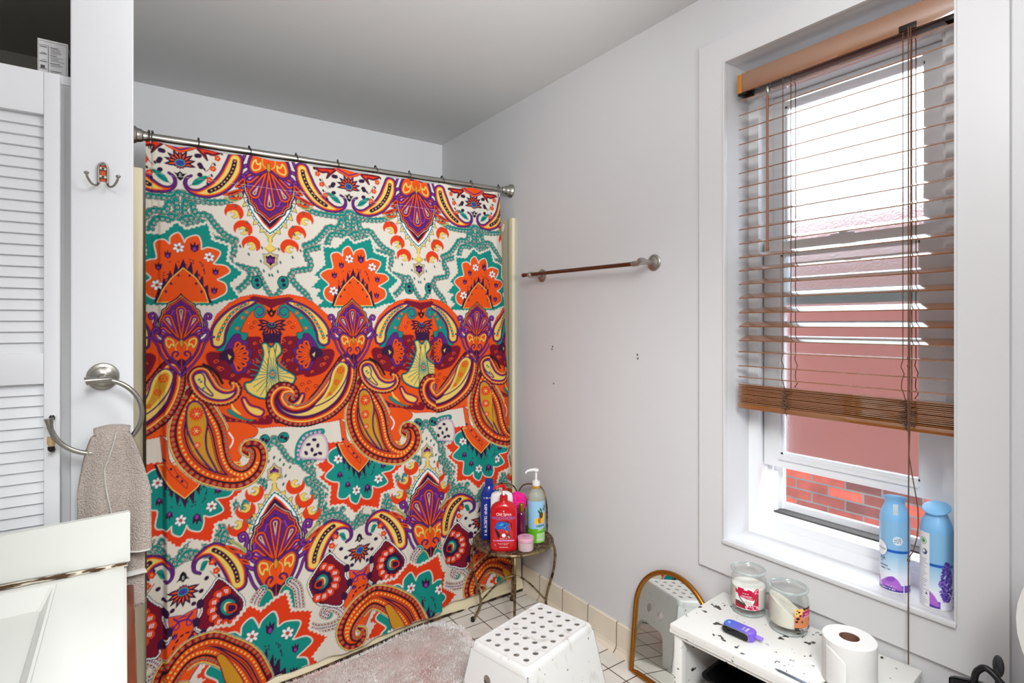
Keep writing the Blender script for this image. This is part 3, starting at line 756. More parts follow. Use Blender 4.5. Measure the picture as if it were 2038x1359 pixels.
('stroke','D',3.2,[(595,1507),(591,1508)],0,0),
('stroke','D',3.2,[(562,1463),(558,1461)],0,0),
('stroke','D',3.2,[(640,1512),(637,1516)],0,0),
('stroke','D',3.2,[(673,1483),(672,1488)],0,0),
('stroke','D',3.2,[(674,1476),(674,1480)],0,0),
('stroke','D',3.2,[(569,1506),(564,1506)],0,0),
('fill','D',[(518,1361),(526,1393),(534,1416),(540,1406),(547,1453),(556,1435),(567,1479),(575,1454),(584,1506),(593,1481),(608,1520),(619,1482),(634,1512),(638,1457),(652,1486),(656,1444),(670,1463),(671,1421),(685,1432),(687,1395),(699,1365)],0),
('bands',[(0,'Y'),(3,'O')],[(526,1363),(542,1406),(568,1448),(607,1489),(648,1454),(675,1411),(688,1366)],0,6,0),
('ell','D',(554,1402),3.5,5),
('ell','D',(570,1430),3.5,5),
('ell','D',(593,1460),3.5,5),
('ell','D',(627,1461),3.5,5),
('ell','D',(647,1433),3.5,5),
('ell','D',(664,1405),3.5,5),
('stroke','K',25,[(439,767),(396,756),(437,710),(410,692),(464,638),(455,548),(522,549),(580,488),(620,518),(712,480),(730,556),(805,575),(793,647),(866,701),(806,754),(849,823),(780,836)],0,1,19,0.62),
('stroke','C',21,[(439,767),(396,756),(437,710),(410,692),(464,638),(455,548),(522,549),(580,488),(620,518),(712,480),(730,556),(805,575),(793,647),(866,701),(806,754),(849,823),(780,836)]),
('stroke','K',18.6,[(439,767),(396,756),(437,710),(410,692),(464,638),(455,548),(522,549),(580,488),(620,518),(712,480),(730,556),(805,575),(793,647),(866,701),(806,754),(849,823),(780,836)]),
('stroke','T',17,[(439,767),(396,756),(437,710),(410,692),(464,638),(455,548),(522,549),(580,488),(620,518),(712,480),(730,556),(805,575),(793,647),(866,701),(806,754),(849,823),(780,836)]),
('dotline',[(5.4,'K'),(4.2,'C'),(2.2,'K')],16,[(442,764),(399,753),(440,707),(413,690),(467,635),(457,546),(525,546),(583,486),(622,515),(714,478),(732,553),(808,572),(796,645),(869,698),(808,752),(852,821),(783,834)]),
('dotline',[(1.5,'K')],16,[(434,771),(391,760),(432,714),(405,696),(459,642),(450,553),(517,553),(575,493),(614,522),(707,484),(724,560),(800,579),(788,651),(861,705),(801,759),(844,828),(775,840)],7.5),
('bands',[(-9,'C'),(0,'R')],[(459,825),(488,800),(462,778),(480,756),(447,747),(478,711),(457,698),(499,656),(492,586),(544,587),(587,541),(617,564),(686,536),(699,594),(754,609),(746,664),(799,705),(755,746),(787,798),(736,808),(698,824),(606,825),(524,826)],5,17,0),
('bands',[(-4.5,'C'),(0,'T')],[(503,794),(492,772),(496,752),(512,733),(481,699),(503,678),(529,667),(523,616),(549,606),(567,619),(570,594),(592,578),(605,595),(612,611),(622,593),(652,582),(663,606),(664,630),(688,621),(724,634),(713,661),(702,678),(741,683),(756,701),(735,719),(713,733),(740,748),(742,775),(720,793),(693,804),(606,820),(534,807)]),
('ell','D',(604,631),8.3,6.1,0.3),
('ell','D',(596,639),8.3,6.1,1.35),
('ell','D',(585,635),8.3,6.1,2.39),
('ell','D',(583,624),8.3,6.1,3.44),
('ell','D',(591,617),8.3,6.1,4.49),
('ell','D',(602,620),8.3,6.1,5.54),
('ell','W',(604,631),6.8,4.7,0.3),
('ell','W',(596,639),6.8,4.7,1.35),
('ell','W',(585,635),6.8,4.7,2.39),
('ell','W',(583,624),6.8,4.7,3.44),
('ell','W',(591,617),6.8,4.7,4.49),
('ell','W',(602,620),6.8,4.7,5.54),
('ell','D',(594,628),5.4,5.4),
('ell','R',(594,628),4.1,4.1),
('ell','D',(700,658),8.3,6.1,0.3),
('ell','D',(692,665),8.3,6.1,1.35),
('ell','D',(682,662),8.3,6.1,2.39),
('ell','D',(679,651),8.3,6.1,3.44),
('ell','D',(687,643),8.3,6.1,4.49),
('ell','D',(698,647),8.3,6.1,5.54),
('ell','W',(700,658),6.8,4.7,0.3),
('ell','W',(692,665),6.8,4.7,1.35),
('ell','W',(682,662),6.8,4.7,2.39),
('ell','W',(679,651),6.8,4.7,3.44),
('ell','W',(687,643),6.8,4.7,4.49),
('ell','W',(698,647),6.8,4.7,5.54),
('ell','D',(690,654),5.4,5.4),
('ell','R',(690,654),4.1,4.1),
('ell','D',(538,762),8.3,6.1,0.3),
('ell','D',(530,770),8.3,6.1,1.35),
('ell','D',(520,766),8.3,6.1,2.39),
('ell','D',(517,756),8.3,6.1,3.44),
('ell','D',(525,748),8.3,6.1,4.49),
('ell','D',(536,751),8.3,6.1,5.54),
('ell','W',(538,762),6.8,4.7,0.3),
('ell','W',(530,770),6.8,4.7,1.35),
('ell','W',(520,766),6.8,4.7,2.39),
('ell','W',(517,756),6.8,4.7,3.44),
('ell','W',(525,748),6.8,4.7,4.49),
('ell','W',(536,751),6.8,4.7,5.54),
('ell','D',(528,759),5.4,5.4),
('ell','R',(528,759),4.1,4.1),
('fill','D',[(550,642),(557,649),(560,637),(564,649),(571,643),(569,661),(560,669),(551,661)],0),
('ell','V',(560,659),4.2,5.4),
('fill','D',[(699,692),(707,700),(710,688),(714,700),(721,694),(719,712),(710,719),(701,712)],0),
('ell','V',(710,709),4.2,5.4),
('fill','D',[(521,684),(529,691),(532,679),(536,691),(543,685),(541,703),(532,711),(523,703)],0),
('ell','V',(532,701),4.2,5.4),
('fill','D',[(694,759),(702,766),(705,754),(708,766),(716,760),(714,778),(705,786),(696,778)],0),
('ell','V',(705,776),4.2,5.4),
('fill','D',[(629,606),(639,616),(643,600),(648,616),(658,608),(655,632),(643,642),(631,632)],0),
('ell','V',(643,629),5.6,7.2),
('stroke','D',3.2,[(666,681),(664,677)],0,0),
('stroke','D',3.2,[(672,704),(671,699)],0,0),
('stroke','D',3.2,[(658,721),(658,717)],0,0),
('stroke','D',3.2,[(557,737),(554,740)],0,0),
('stroke','D',3.2,[(587,692),(583,692)],0,0),
('stroke','D',3.2,[(618,686),(614,683)],0,0),
('stroke','D',3.2,[(667,690),(666,686)],0,0),
('stroke','D',3.2,[(657,721),(657,716)],0,0),
('stroke','D',3.2,[(663,729),(664,724)],0,0),
('stroke','D',3.2,[(630,669),(626,666)],0,0),
('stroke','D',3.2,[(624,704),(621,701)],0,0),
('stroke','D',3.2,[(661,676),(659,672)],0,0),
('stroke','D',3.2,[(675,715),(675,711)],0,0),
('stroke','D',3.2,[(632,681),(630,677)],0,0),
('stroke','D',3.2,[(640,682),(637,678)],0,0),
('stroke','D',3.2,[(610,679),(607,677)],0,0),
('stroke','D',3.2,[(550,716),(546,718)],0,0),
('stroke','D',3.2,[(647,720),(646,716)],0,0),
('stroke','D',3.2,[(550,725),(546,727)],0,0),
('stroke','D',3.2,[(671,686),(670,682)],0,0),
('stroke','D',3.2,[(595,678),(591,676)],0,0),
('stroke','D',3.2,[(562,721),(558,722)],0,0),
('stroke','D',3.2,[(640,672),(637,669)],0,0),
('stroke','D',3.2,[(673,701),(672,696)],0,0),
('stroke','D',3.2,[(674,708),(674,704)],0,0),
('stroke','D',3.2,[(569,679),(564,679)],0,0),
('fill','D',[(518,820),(526,789),(534,766),(540,776),(547,731),(556,748),(567,704),(575,729),(584,678),(593,703),(608,664),(619,702),(634,673),(638,727),(652,698),(656,739),(670,720),(671,762),(685,751),(687,787),(699,817)],0),
('bands',[(0,'Y'),(3,'O')],[(526,819),(542,776),(568,735),(607,695),(648,729),(675,772),(688,816)],0,6,0),
('taper',[(0,'R')],[(195,1683),(198,1694),(196,1705),(190,1715),(181,1721),(170,1722),(159,1719),(151,1711),(146,1701),(147,1690)],[3.9,7.8,10.9,13,14.3,13.5,11.7,8.8,5.2,2.1]),
('taper',[(-1.2,'K'),(0,'Y')],[(167,1687),(172,1685),(178,1687),(182,1691),(183,1696),(182,1702),(178,1706),(172,1707),(167,1706),(163,1702)],[1.3,3.6,5.2,6.2,6.2,5.7,5.2,4.7,3.6,2.6]),
('taper',[(0,'R')],[(405,1683),(402,1694),(404,1705),(410,1715),(419,1721),(430,1722),(441,1719),(449,1711),(454,1701),(453,1690)],[3.9,7.8,10.9,13,14.3,13.5,11.7,8.8,5.2,2.1]),
('taper',[(-1.2,'K'),(0,'Y')],[(433,1687),(428,1685),(422,1687),(418,1691),(417,1696),(418,1702),(422,1706),(428,1707),(433,1706),(437,1702)],[1.3,3.6,5.2,6.2,6.2,5.7,5.2,4.7,3.6,2.6]),
('taper',[(0,'R')],[(224,1624),(228,1635),(226,1646),(220,1655),(211,1661),(200,1663),(189,1659),(181,1652),(176,1641),(177,1630)],[3.9,7.8,10.9,13,14.3,13.5,11.7,8.8,5.2,2.1]),
('taper',[(-1.2,'K'),(0,'Y')],[(196,1627),(202,1626),(207,1627),(211,1631),(213,1637),(211,1642),(207,1646),(202,1648),(196,1646),(192,1642)],[1.3,3.6,5.2,6.2,6.2,5.7,5.2,4.7,3.6,2.6]),
('taper',[(0,'R')],[(376,1624),(372,1635),(374,1646),(380,1655),(389,1661),(400,1663),(411,1659),(419,1652),(424,1641),(423,1630)],[3.9,7.8,10.9,13,14.3,13.5,11.7,8.8,5.2,2.1]),
('taper',[(-1.2,'K'),(0,'Y')],[(404,1627),(398,1626),(393,1627),(389,1631),(387,1637),(389,1642),(393,1646),(398,1648),(404,1646),(408,1642)],[1.3,3.6,5.2,6.2,6.2,5.7,5.2,4.7,3.6,2.6]),
('taper',[(0,'R')],[(252,1568),(256,1578),(254,1590),(248,1599),(238,1605),(227,1606),(217,1603),(208,1596),(204,1585),(204,1574)],[3.9,7.8,10.9,13,14.3,13.5,11.7,8.8,5.2,2.1]),
('taper',[(-1.2,'K'),(0,'Y')],[(224,1571),(230,1570),(235,1571),(239,1575),(240,1581),(239,1586),(235,1590),(230,1592),(224,1590),(220,1586)],[1.3,3.6,5.2,6.2,6.2,5.7,5.2,4.7,3.6,2.6]),
('taper',[(0,'R')],[(348,1568),(344,1578),(346,1590),(352,1599),(362,1605),(373,1606),(383,1603),(392,1596),(396,1585),(396,1574)],[3.9,7.8,10.9,13,14.3,13.5,11.7,8.8,5.2,2.1]),
('taper',[(-1.2,'K'),(0,'Y')],[(376,1571),(370,1570),(365,1571),(361,1575),(360,1581),(361,1586),(365,1590),(370,1592),(376,1590),(380,1586)],[1.3,3.6,5.2,6.2,6.2,5.7,5.2,4.7,3.6,2.6]),
('taper',[(0,'R')],[(249,701),(252,690),(251,679),(245,670),(236,664),(224,662),(214,665),(205,673),(201,683),(202,695)],[3.9,7.8,10.9,13,14.3,13.5,11.7,8.8,5.2,2.1]),
('taper',[(-1.2,'K'),(0,'Y')],[(221,697),(227,699),(232,697),(236,693),(238,688),(236,682),(232,678),(227,677),(221,678),(217,682)],[1.3,3.6,5.2,6.2,6.2,5.7,5.2,4.7,3.6,2.6]),
('taper',[(0,'R')],[(351,701),(348,690),(349,679),(355,670),(364,664),(376,662),(386,665),(395,673),(399,683),(398,695)],[3.9,7.8,10.9,13,14.3,13.5,11.7,8.8,5.2,2.1]),
('taper',[(-1.2,'K'),(0,'Y')],[(379,697),(373,699),(368,697),(364,693),(362,688),(364,682),(368,678),(373,677),(379,678),(383,682)],[1.3,3.6,5.2,6.2,6.2,5.7,5.2,4.7,3.6,2.6]),
('taper',[(0,'R')],[(218,646),(222,635),(220,624),(214,614),(205,608),(193,607),(183,610),(174,618),(170,628),(171,639)],[3.9,7.8,10.9,13,14.3,13.5,11.7,8.8,5.2,2.1]),
('taper',[(-1.2,'K'),(0,'Y')],[(190,642),(196,644),(201,642),(205,638),(207,633),(205,627),(201,623),(196,622),(190,623),(186,627)],[1.3,3.6,5.2,6.2,6.2,5.7,5.2,4.7,3.6,2.6]),
('taper',[(0,'R')],[(382,646),(378,635),(380,624),(386,614),(395,608),(407,607),(417,610),(426,618),(430,628),(429,639)],[3.9,7.8,10.9,13,14.3,13.5,11.7,8.8,5.2,2.1]),
('taper',[(-1.2,'K'),(0,'Y')],[(410,642),(404,644),(399,642),(395,638),(393,633),(395,627),(399,623),(404,622),(410,623),(414,627)],[1.3,3.6,5.2,6.2,6.2,5.7,5.2,4.7,3.6,2.6]),
('taper',[(0,'R')],[(192,591),(195,580),(194,569),(188,559),(178,553),(167,552),(156,555),(148,563),(144,573),(144,584)],[3.9,7.8,10.9,13,14.3,13.5,11.7,8.8,5.2,2.1]),
('taper',[(-1.2,'K'),(0,'Y')],[(164,587),(169,589),(175,587),(179,583),(180,578),(179,572),(175,568),(169,567),(164,568),(160,572)],[1.3,3.6,5.2,6.2,6.2,5.7,5.2,4.7,3.6,2.6]),
('taper',[(0,'R')],[(408,591),(405,580),(406,569),(412,559),(422,553),(433,552),(444,555),(452,563),(456,573),(456,584)],[3.9,7.8,10.9,13,14.3,13.5,11.7,8.8,5.2,2.1]),
('taper',[(-1.2,'K'),(0,'Y')],[(436,587),(431,589),(425,587),(421,583),(420,578),(421,572),(425,568),(431,567),(436,568),(440,572)],[1.3,3.6,5.2,6.2,6.2,5.7,5.2,4.7,3.6,2.6]),
('ell','K',(193,1578),3.4,6.4,0.3),
('ell','T',(193,1578),1.8,4,0.3),
('ell','K',(407,1578),3.4,6.4,0.3),
('ell','T',(407,1578),1.8,4,0.3),
('ell','K',(222,1550),3.4,6.4,0.3),
('ell','T',(222,1550),1.8,4,0.3),
('ell','K',(378,1550),3.4,6.4,0.3),
('ell','T',(378,1550),1.8,4,0.3),
('ell','K',(176,1541),3.4,6.4,0.3),
('ell','T',(176,1541),1.8,4,0.3),
('ell','K',(424,1541),3.4,6.4,0.3),
('ell','T',(424,1541),1.8,4,0.3),
('ell','K',(270,1578),3.4,6.4,0.3),
('ell','T',(270,1578),1.8,4,0.3),
('ell','K',(330,1578),3.4,6.4,0.3),
('ell','T',(330,1578),1.8,4,0.3),
('ell','K',(265,1527),3.4,6.4,0.3),
('ell','T',(265,1527),1.8,4,0.3),
('ell','K',(335,1527),3.4,6.4,0.3),
('ell','T',(335,1527),1.8,4,0.3),
('ell','K',(275,1491),3.4,6.4,0.3),
('ell','T',(275,1491),1.8,4,0.3),
('ell','K',(325,1491),3.4,6.4,0.3),
('ell','T',(325,1491),1.8,4,0.3),
('ell','K',(305,1476),3.4,6.4,0.3),
('ell','T',(305,1476),1.8,4,0.3),
('ell','K',(295,1476),3.4,6.4,0.3),
('ell','T',(295,1476),1.8,4,0.3),
('ell','K',(179,1729),3.4,6.4,0.3),
('ell','T',(179,1729),1.8,4,0.3),
('ell','K',(421,1729),3.4,6.4,0.3),
('ell','T',(421,1729),1.8,4,0.3),
('ell','K',(219,1669),3.4,6.4,0.3),
('ell','T',(219,1669),1.8,4,0.3),
('ell','K',(381,1669),3.4,6.4,0.3),
('ell','T',(381,1669),1.8,4,0.3),
('ell','K',(386,1640),3.4,6.4,0.3),
('ell','T',(386,1640),1.8,4,0.3),
('ell','K',(214,1640),3.4,6.4,0.3),
('ell','T',(214,1640),1.8,4,0.3),
('ell','K',(262,722),3.4,6.4,-0.4),
('ell','T',(262,722),1.8,4,-0.4),
('ell','K',(338,722),3.4,6.4,-0.4),
('ell','T',(338,722),1.8,4,-0.4),
('ell','K',(270,693),3.4,6.4,-0.4),
('ell','T',(270,693),1.8,4,-0.4),
('ell','K',(330,693),3.4,6.4,-0.4),
('ell','T',(330,693),1.8,4,-0.4),
('ell','K',(215,597),3.4,6.4,-0.4),
('ell','T',(215,597),1.8,4,-0.4),
('ell','K',(385,597),3.4,6.4,-0.4),
('ell','T',(385,597),1.8,4,-0.4),
('ell','K',(173,542),3.4,6.4,-0.4),
('ell','T',(173,542),1.8,4,-0.4),
('ell','K',(427,542),3.4,6.4,-0.4),
('ell','T',(427,542),1.8,4,-0.4),
('ell','K',(320,784),3.4,6.4,-0.4),
('ell','T',(320,784),1.8,4,-0.4),
('ell','K',(280,784),3.4,6.4,-0.4),
('ell','T',(280,784),1.8,4,-0.4),
('ell','K',(332,765),3.4,6.4,-0.4),
('ell','T',(332,765),1.8,4,-0.4),
('ell','K',(268,765),3.4,6.4,-0.4),
('ell','T',(268,765),1.8,4,-0.4),
('ell','K',(300,795),3.4,6.4,-0.4),
('ell','T',(300,795),1.8,4,-0.4),
('ell','K',(300,795),3.4,6.4,-0.4),
('ell','T',(300,795),1.8,4,-0.4),
('ell','K',(246,752),3.4,6.4,-0.4),
('ell','T',(246,752),1.8,4,-0.4),
('ell','K',(354,752),3.4,6.4,-0.4),
('ell','T',(354,752),1.8,4,-0.4),
('bands',[(0,'K'),(2,'C'),(4,'K'),(5.5,'Y'),(9,'W')],[(300,1567),(314,1557),(329,1557),(324,1533),(326,1519),(310,1509),(300,1495),(290,1509),(274,1519),(276,1533),(271,1557),(286,1557)],0,6,0),
('fill','D',[(300,1554),(309,1548),(318,1548),(315,1533),(316,1524),(306,1518),(300,1510),(294,1518),(284,1524),(285,1533),(282,1548),(291,1548)]),
('drop',[(0,'V'),(2,'D')],(300,1527),-0.175,16,7),
('drop',[(0,'V'),(2,'D')],(300,1527),0.698,16,7),
('drop',[(0,'V'),(2,'D')],(300,1527),1.571,16,7),
('drop',[(0,'V'),(2,'D')],(300,1527),2.443,16,7),
('drop',[(0,'V'),(2,'D')],(300,1527),3.316,16,7),
('bands',[(0,'K'),(2,'C'),(4,'K'),(5.5,'Y'),(9,'W')],[(300,705),(314,715),(329,715),(324,739),(326,753),(310,763),(300,777),(290,763),(274,753),(276,739),(271,715),(286,715)],0,6,0),
('fill','D',[(300,718),(309,724),(318,724),(315,739),(316,748),(306,754),(300,762),(294,754),(284,748),(285,739),(282,724),(291,724)]),
('drop',[(0,'V'),(2,'D')],(300,745),-3.316,16,7),
('drop',[(0,'V'),(2,'D')],(300,745),-2.443,16,7),
('drop',[(0,'V'),(2,'D')],(300,745),-1.571,16,7),
('drop',[(0,'V'),(2,'D')],(300,745),-0.698,16,7),
('drop',[(0,'V'),(2,'D')],(300,745),0.175,16,7),
('bands',[(-4,'R'),(0,'O')],[(85,1232),(93,1272),(114,1322),(152,1361),(194,1387),(238,1398),(301,1390),(362,1402),(412,1393),(457,1367),(499,1325),(522,1270),(530,1224),(600,1208),(620,1136),(620,924),(498,909),(383,902),(314,910),(257,911),(201,930),(147,940),(90,932),(27,932),(0.5,937),(-20,937),(-20,1177)],3,11,0),
('fill','N',[(238,1395),(300,1385),(300,1349),(278,1361),(246,1372),(220,1388)],0),
('bands',[(-2.5,'R'),(0,'N')],[(195,1260),(218,1244),(258,1241),(268,1206),(263,1173),(272,1145),(251,1122),(233,1091),(195,1096),(178,1085),(124,1097),(92,1130),(76,1175),(92,1192),(129,1191),(175,1230)],2,9),
('fill','N',[(90,950),(114,978),(147,960),(201,941),(257,947),(293,953),(292,919),(231,925),(172,937),(122,934)]),
('stroke','O',2.6,[(244,1218),(241,1223),(236,1223),(233,1220),(234,1216),(237,1215),(239,1216),(239,1218)]),
('stroke','O',2.6,[(221,1248),(218,1253),(213,1254),(210,1250),(211,1247),(213,1245),(216,1246),(216,1248)]),
('stroke','O',2.6,[(252,1150),(249,1155),(244,1156),(241,1152),(242,1149),(245,1148),(247,1149),(247,1150)]),
('stroke','O',2.6,[(219,1115),(216,1120),(211,1120),(208,1117),(209,1113),(212,1112),(214,1113),(214,1115)]),
('stroke','O',2.6,[(229,1188),(226,1193),(221,1194),(218,1190),(218,1186),(221,1185),(223,1186),(223,1188)]),
('stroke','O',2.6,[(168,1104),(165,1109),(160,1109),(157,1106),(158,1102),(160,1101),(163,1102),(163,1104)]),
('stroke','O',2.6,[(123,1133),(120,1138),(115,1138),(112,1135),(113,1131),(116,1130),(118,1131),(118,1133)]),
('ell','O',(106,958),7,4),
('ell','N',(106,958),4,2),
('ell','O',(128,950),7,4,0.7),
('ell','N',(128,950),4,2,0.7),
('ell','O',(151,944),7,4,1.4),
('ell','N',(151,944),4,2,1.4),
('ell','O',(174,940),7,4,2.1),
('ell','N',(174,940),4,2,2.1),
('ell','O',(197,939),7,4,2.8),
('ell','N',(197,939),4,2,2.8),
('ell','O',(220,940),7,4,3.5),
('ell','N',(220,940),4,2,3.5),
('ell','O',(244,943),7,4,4.2),
('ell','N',(244,943),4,2,4.2),
('ell','O',(268,947),7,4,4.9),
('ell','N',(268,947),4,2,4.9),
('ell','O',(293,949),7,4,5.6),
('ell','N',(293,949),4,2,5.6),
('stroke','N',2.6,[(284,1328),(279,1334),(272,1334),(269,1329),(271,1324),(275,1324),(277,1326)]),
('stroke','N',2.6,[(272,1299),(268,1306),(261,1306),(257,1301),(259,1296),(263,1295),(266,1298)]),
('stroke','N',2.6,[(248,1295),(243,1301),(236,1301),(233,1296),(235,1292),(239,1291),(241,1293)]),
('stroke','N',2.6,[(236,1276),(232,1282),(225,1283),(222,1278),(224,1273),(228,1272),(230,1274)]),
('stroke','O',2.6,[(154,1172),(150,1179),(143,1179),(140,1174),(141,1169),(146,1168),(148,1171)]),
('stroke','O',2.6,[(117,1156),(113,1162),(106,1162),(102,1157),(104,1153),(108,1152),(111,1154)]),
('stroke','O',2.6,[(133,1128),(129,1135),(122,1135),(118,1130),(120,1125),(124,1124),(127,1127)]),
('stroke','O',2.6,[(235,1151),(230,1158),(223,1158),(220,1153),(222,1148),(226,1147),(228,1150)]),
('stroke','O',2.6,[(266,1187),(261,1194),(254,1194),(251,1189),(253,1184),(257,1183),(259,1186)]),
('stroke','O',2.6,[(208,1125),(204,1131),(197,1132),(194,1127),(195,1122),(200,1121),(202,1123)]),
('stroke','O',2.6,[(271,1224),(266,1231),(260,1231),(256,1226),(258,1221),(262,1220),(264,1223)]),
('stroke','N',2.6,[(234,1078),(229,1084),(222,1084),(219,1080),(221,1075),(225,1074),(227,1076)]),
('stroke','N',2.6,[(208,1057),(203,1063),(196,1063),(193,1058),(194,1054),(199,1053),(201,1055)]),
('stroke','N',2.6,[(242,1041),(237,1047),(230,1047),(227,1042),(229,1038),(233,1037),(235,1039)]),
('stroke','N',2.6,[(182,1063),(178,1069),(171,1069),(167,1064),(169,1060),(173,1059),(176,1061)]),
('stroke','N',2.6,[(157,1046),(153,1053),(146,1053),(142,1048),(144,1043),(148,1042),(150,1045)]),
('stroke','N',2.6,[(134,1191),(130,1197),(123,1198),(119,1193),(121,1188),(125,1187),(127,1189)]),
('stroke','N',2.6,[(114,1227),(110,1234),(103,1234),(99,1229),(101,1224),(105,1223),(107,1226)]),
('stroke','N',2.6,[(190,1035),(186,1042),(179,1042),(176,1037),(177,1032),(181,1031),(184,1034)]),
('bands',[(-2,'K'),(0,'T')],[(109,1198),(131,1211),(146,1258),(169,1303),(207,1344),(244,1364),(268,1360),(278,1338),(267,1317),(248,1313),(238,1324),(239,1344),(225,1334),(207,1308),(191,1269),(193,1259),(213,1255),(204,1230),(176,1225),(152,1203),(127,1194)]),
('stroke','P',5,[(239,1344),(251,1356),(268,1349),(270,1332),(257,1322),(248,1330)]),
('ell','R',(211,1334),5.5,6.5,0.5),
('ell','Y',(211,1334),1.8,1.8),
('ell','R',(197,1314),5.5,6.5,0.5),
('ell','Y',(197,1314),1.8,1.8),
('ell','R',(179,1275),5.5,6.5,0.5),
('ell','Y',(179,1275),1.8,1.8),
('ell','R',(166,1238),5.5,6.5,0.5),
('ell','Y',(166,1238),1.8,1.8),
('ell','R',(217,1294),5.5,6.5,0.5),
('ell','Y',(217,1294),1.8,1.8),
('ell','R',(156,1220),5.5,6.5,0.5),
('ell','Y',(156,1220),1.8,1.8),
('bands',[(-3,'K'),(-1,'P'),(5,'K'),(6.5,'Y')],[(94,1223),(96,1272),(125,1318),(168,1355),(220,1379),(249,1378),(231,1359),(194,1338),(160,1301),(143,1263),(137,1224),(122,1207),(103,1208)]),
('dotline',[(6.5,'R')],17,[(114,1228),(118,1249),(130,1276),(147,1308),(166,1333),(190,1352),(216,1368)]),
('dotline',[(5.5,'T')],17,[(114,1228),(118,1249),(130,1276),(147,1308),(166,1333),(190,1352),(216,1368)],8.5),
('dotline',[(2.2,'Y')],17,[(114,1228),(118,1249),(130,1276),(147,1308),(166,1333),(190,1352),(216,1368)]),
('bands',[(-3,'K'),(-1.5,'P')],[(167,1248),(187,1252),(193,1232),(213,1226),(212,1204),(228,1190),(219,1169),(225,1149),(208,1136),(206,1116),(186,1114),(171,1112),(150,1151),(134,1176),(141,1207)]),
('drop',[(0,'K'),(1.2,'O'),(8,'D')],(157,1172),1.082,62,24),
('drop',[(0,'K'),(1.2,'O'),(8,'D')],(157,1172),0.663,62,24),
('drop',[(0,'K'),(1.2,'O'),(8,'D')],(157,1172),0.244,62,24),
('drop',[(0,'K'),(1.2,'O'),(8,'D')],(157,1172),-0.175,62,24),
('drop',[(0,'K'),(1.2,'O'),(8,'D')],(157,1172),-0.593,62,24),
('drop',[(0,'K'),(1.2,'O'),(8,'D')],(157,1172),-1.012,62,24),
('fill','D',[(123,1188),(159,1202),(169,1172),(157,1144),(139,1160),(121,1162)]),
('fill','Y',[(147,1182),(159,1172),(151,1161)],0),
('bands',[(-2,'K'),(0,'P'),(4,'R'),(7,'Y')],[(189,1017),(202,1025),(219,998),(249,985),(269,969),(257,950),(231,954),(206,975)]),
('bands',[(0,'K'),(1.5,'T'),(7,'P')],[(147,989),(172,969),(201,950),(231,941),(218,937),(172,953),(143,976)]),
('fill','Y',[(156,1015),(164,992),(189,963),(160,983)]),
('fill','N',[(362,1395),(300,1385),(300,1349),(322,1361),(354,1372),(380,1388)],0),
('bands',[(-2.5,'R'),(0,'N')],[(405,1260),(382,1244),(342,1241),(332,1206),(337,1173),(328,1145),(349,1122),(367,1091),(405,1096),(422,1085),(476,1097),(508,1130),(524,1175),(508,1192),(471,1191),(425,1230)],2,9),
('fill','N',[(510,950),(486,978),(453,960),(399,941),(343,947),(307,953),(308,919),(369,925),(428,937),(478,934)]),
('stroke','O',2.6,[(370,1218),(366,1223),(361,1223),(358,1220),(359,1216),(362,1215),(364,1216),(364,1218)]),
('stroke','O',2.6,[(393,1248),(390,1253),(385,1254),(382,1250),(382,1247),(385,1245),(387,1246),(388,1248)]),
('stroke','O',2.6,[(362,1150),(359,1155),(354,1156),(350,1152),(351,1149),(354,1148),(356,1149),(356,1150)]),
('stroke','O',2.6,[(395,1115),(392,1120),(387,1120),(384,1117),(384,1113),(387,1112),(389,1113),(389,1115)]),
('stroke','O',2.6,[(385,1188),(382,1193),(377,1194),(374,1190),(375,1186),(378,1185),(380,1186),(380,1188)]),
('stroke','O',2.6,[(446,1104),(443,1109),(438,1109),(435,1106),(435,1102),(438,1101),(440,1102),(440,1104)]),
('stroke','O',2.6,[(491,1133),(488,1138),(483,1138),(480,1135),(480,1131),(483,1130),(485,1131),(485,1133)]),
('ell','O',(494,958),7,4),
('ell','N',(494,958),4,2),
('ell','O',(472,950),7,4,0.7),
('ell','N',(472,950),4,2,0.7),
('ell','O',(449,944),7,4,1.4),
('ell','N',(449,944),4,2,1.4),
('ell','O',(426,940),7,4,2.1),
('ell','N',(426,940),4,2,2.1),
('ell','O',(403,939),7,4,2.8),
('ell','N',(403,939),4,2,2.8),
('ell','O',(380,940),7,4,3.5),
('ell','N',(380,940),4,2,3.5),
('ell','O',(356,943),7,4,4.2),
('ell','N',(356,943),4,2,4.2),
('ell','O',(332,947),7,4,4.9),
('ell','N',(332,947),4,2,4.9),
('ell','O',(307,949),7,4,5.6),
('ell','N',(307,949),4,2,5.6),
('stroke','N',2.6,[(334,1328),(330,1334),(323,1334),(320,1329),(321,1324),(326,1324),(328,1326)]),
('stroke','N',2.6,[(346,1299),(342,1306),(335,1306),(331,1301),(333,1296),(337,1295),(340,1298)]),
('stroke','N',2.6,[(370,1295),(366,1301),(359,1301),(356,1296),(357,1292),(361,1291),(364,1293)]),
('stroke','N',2.6,[(382,1276),(377,1282),(370,1283),(367,1278),(369,1273),(373,1272),(375,1274)]),
('stroke','O',2.6,[(464,1172),(459,1179),(452,1179),(449,1174),(451,1169),(455,1168),(457,1171)]),
('stroke','O',2.6,[(501,1156),(496,1162),(490,1162),(486,1157),(488,1153),(492,1152),(494,1154)]),
('stroke','O',2.6,[(485,1128),(480,1135),(474,1135),(470,1130),(472,1125),(476,1124),(478,1127)]),
('stroke','O',2.6,[(383,1151),(379,1158),(372,1158),(369,1153),(370,1148),(374,1147),(377,1150)]),
('stroke','O',2.6,[(352,1187),(348,1194),(341,1194),(338,1189),(339,1184),(343,1183),(346,1186)]),
('stroke','O',2.6,[(410,1125),(405,1131),(398,1132),(395,1127),(397,1122),(401,1121),(403,1123)]),
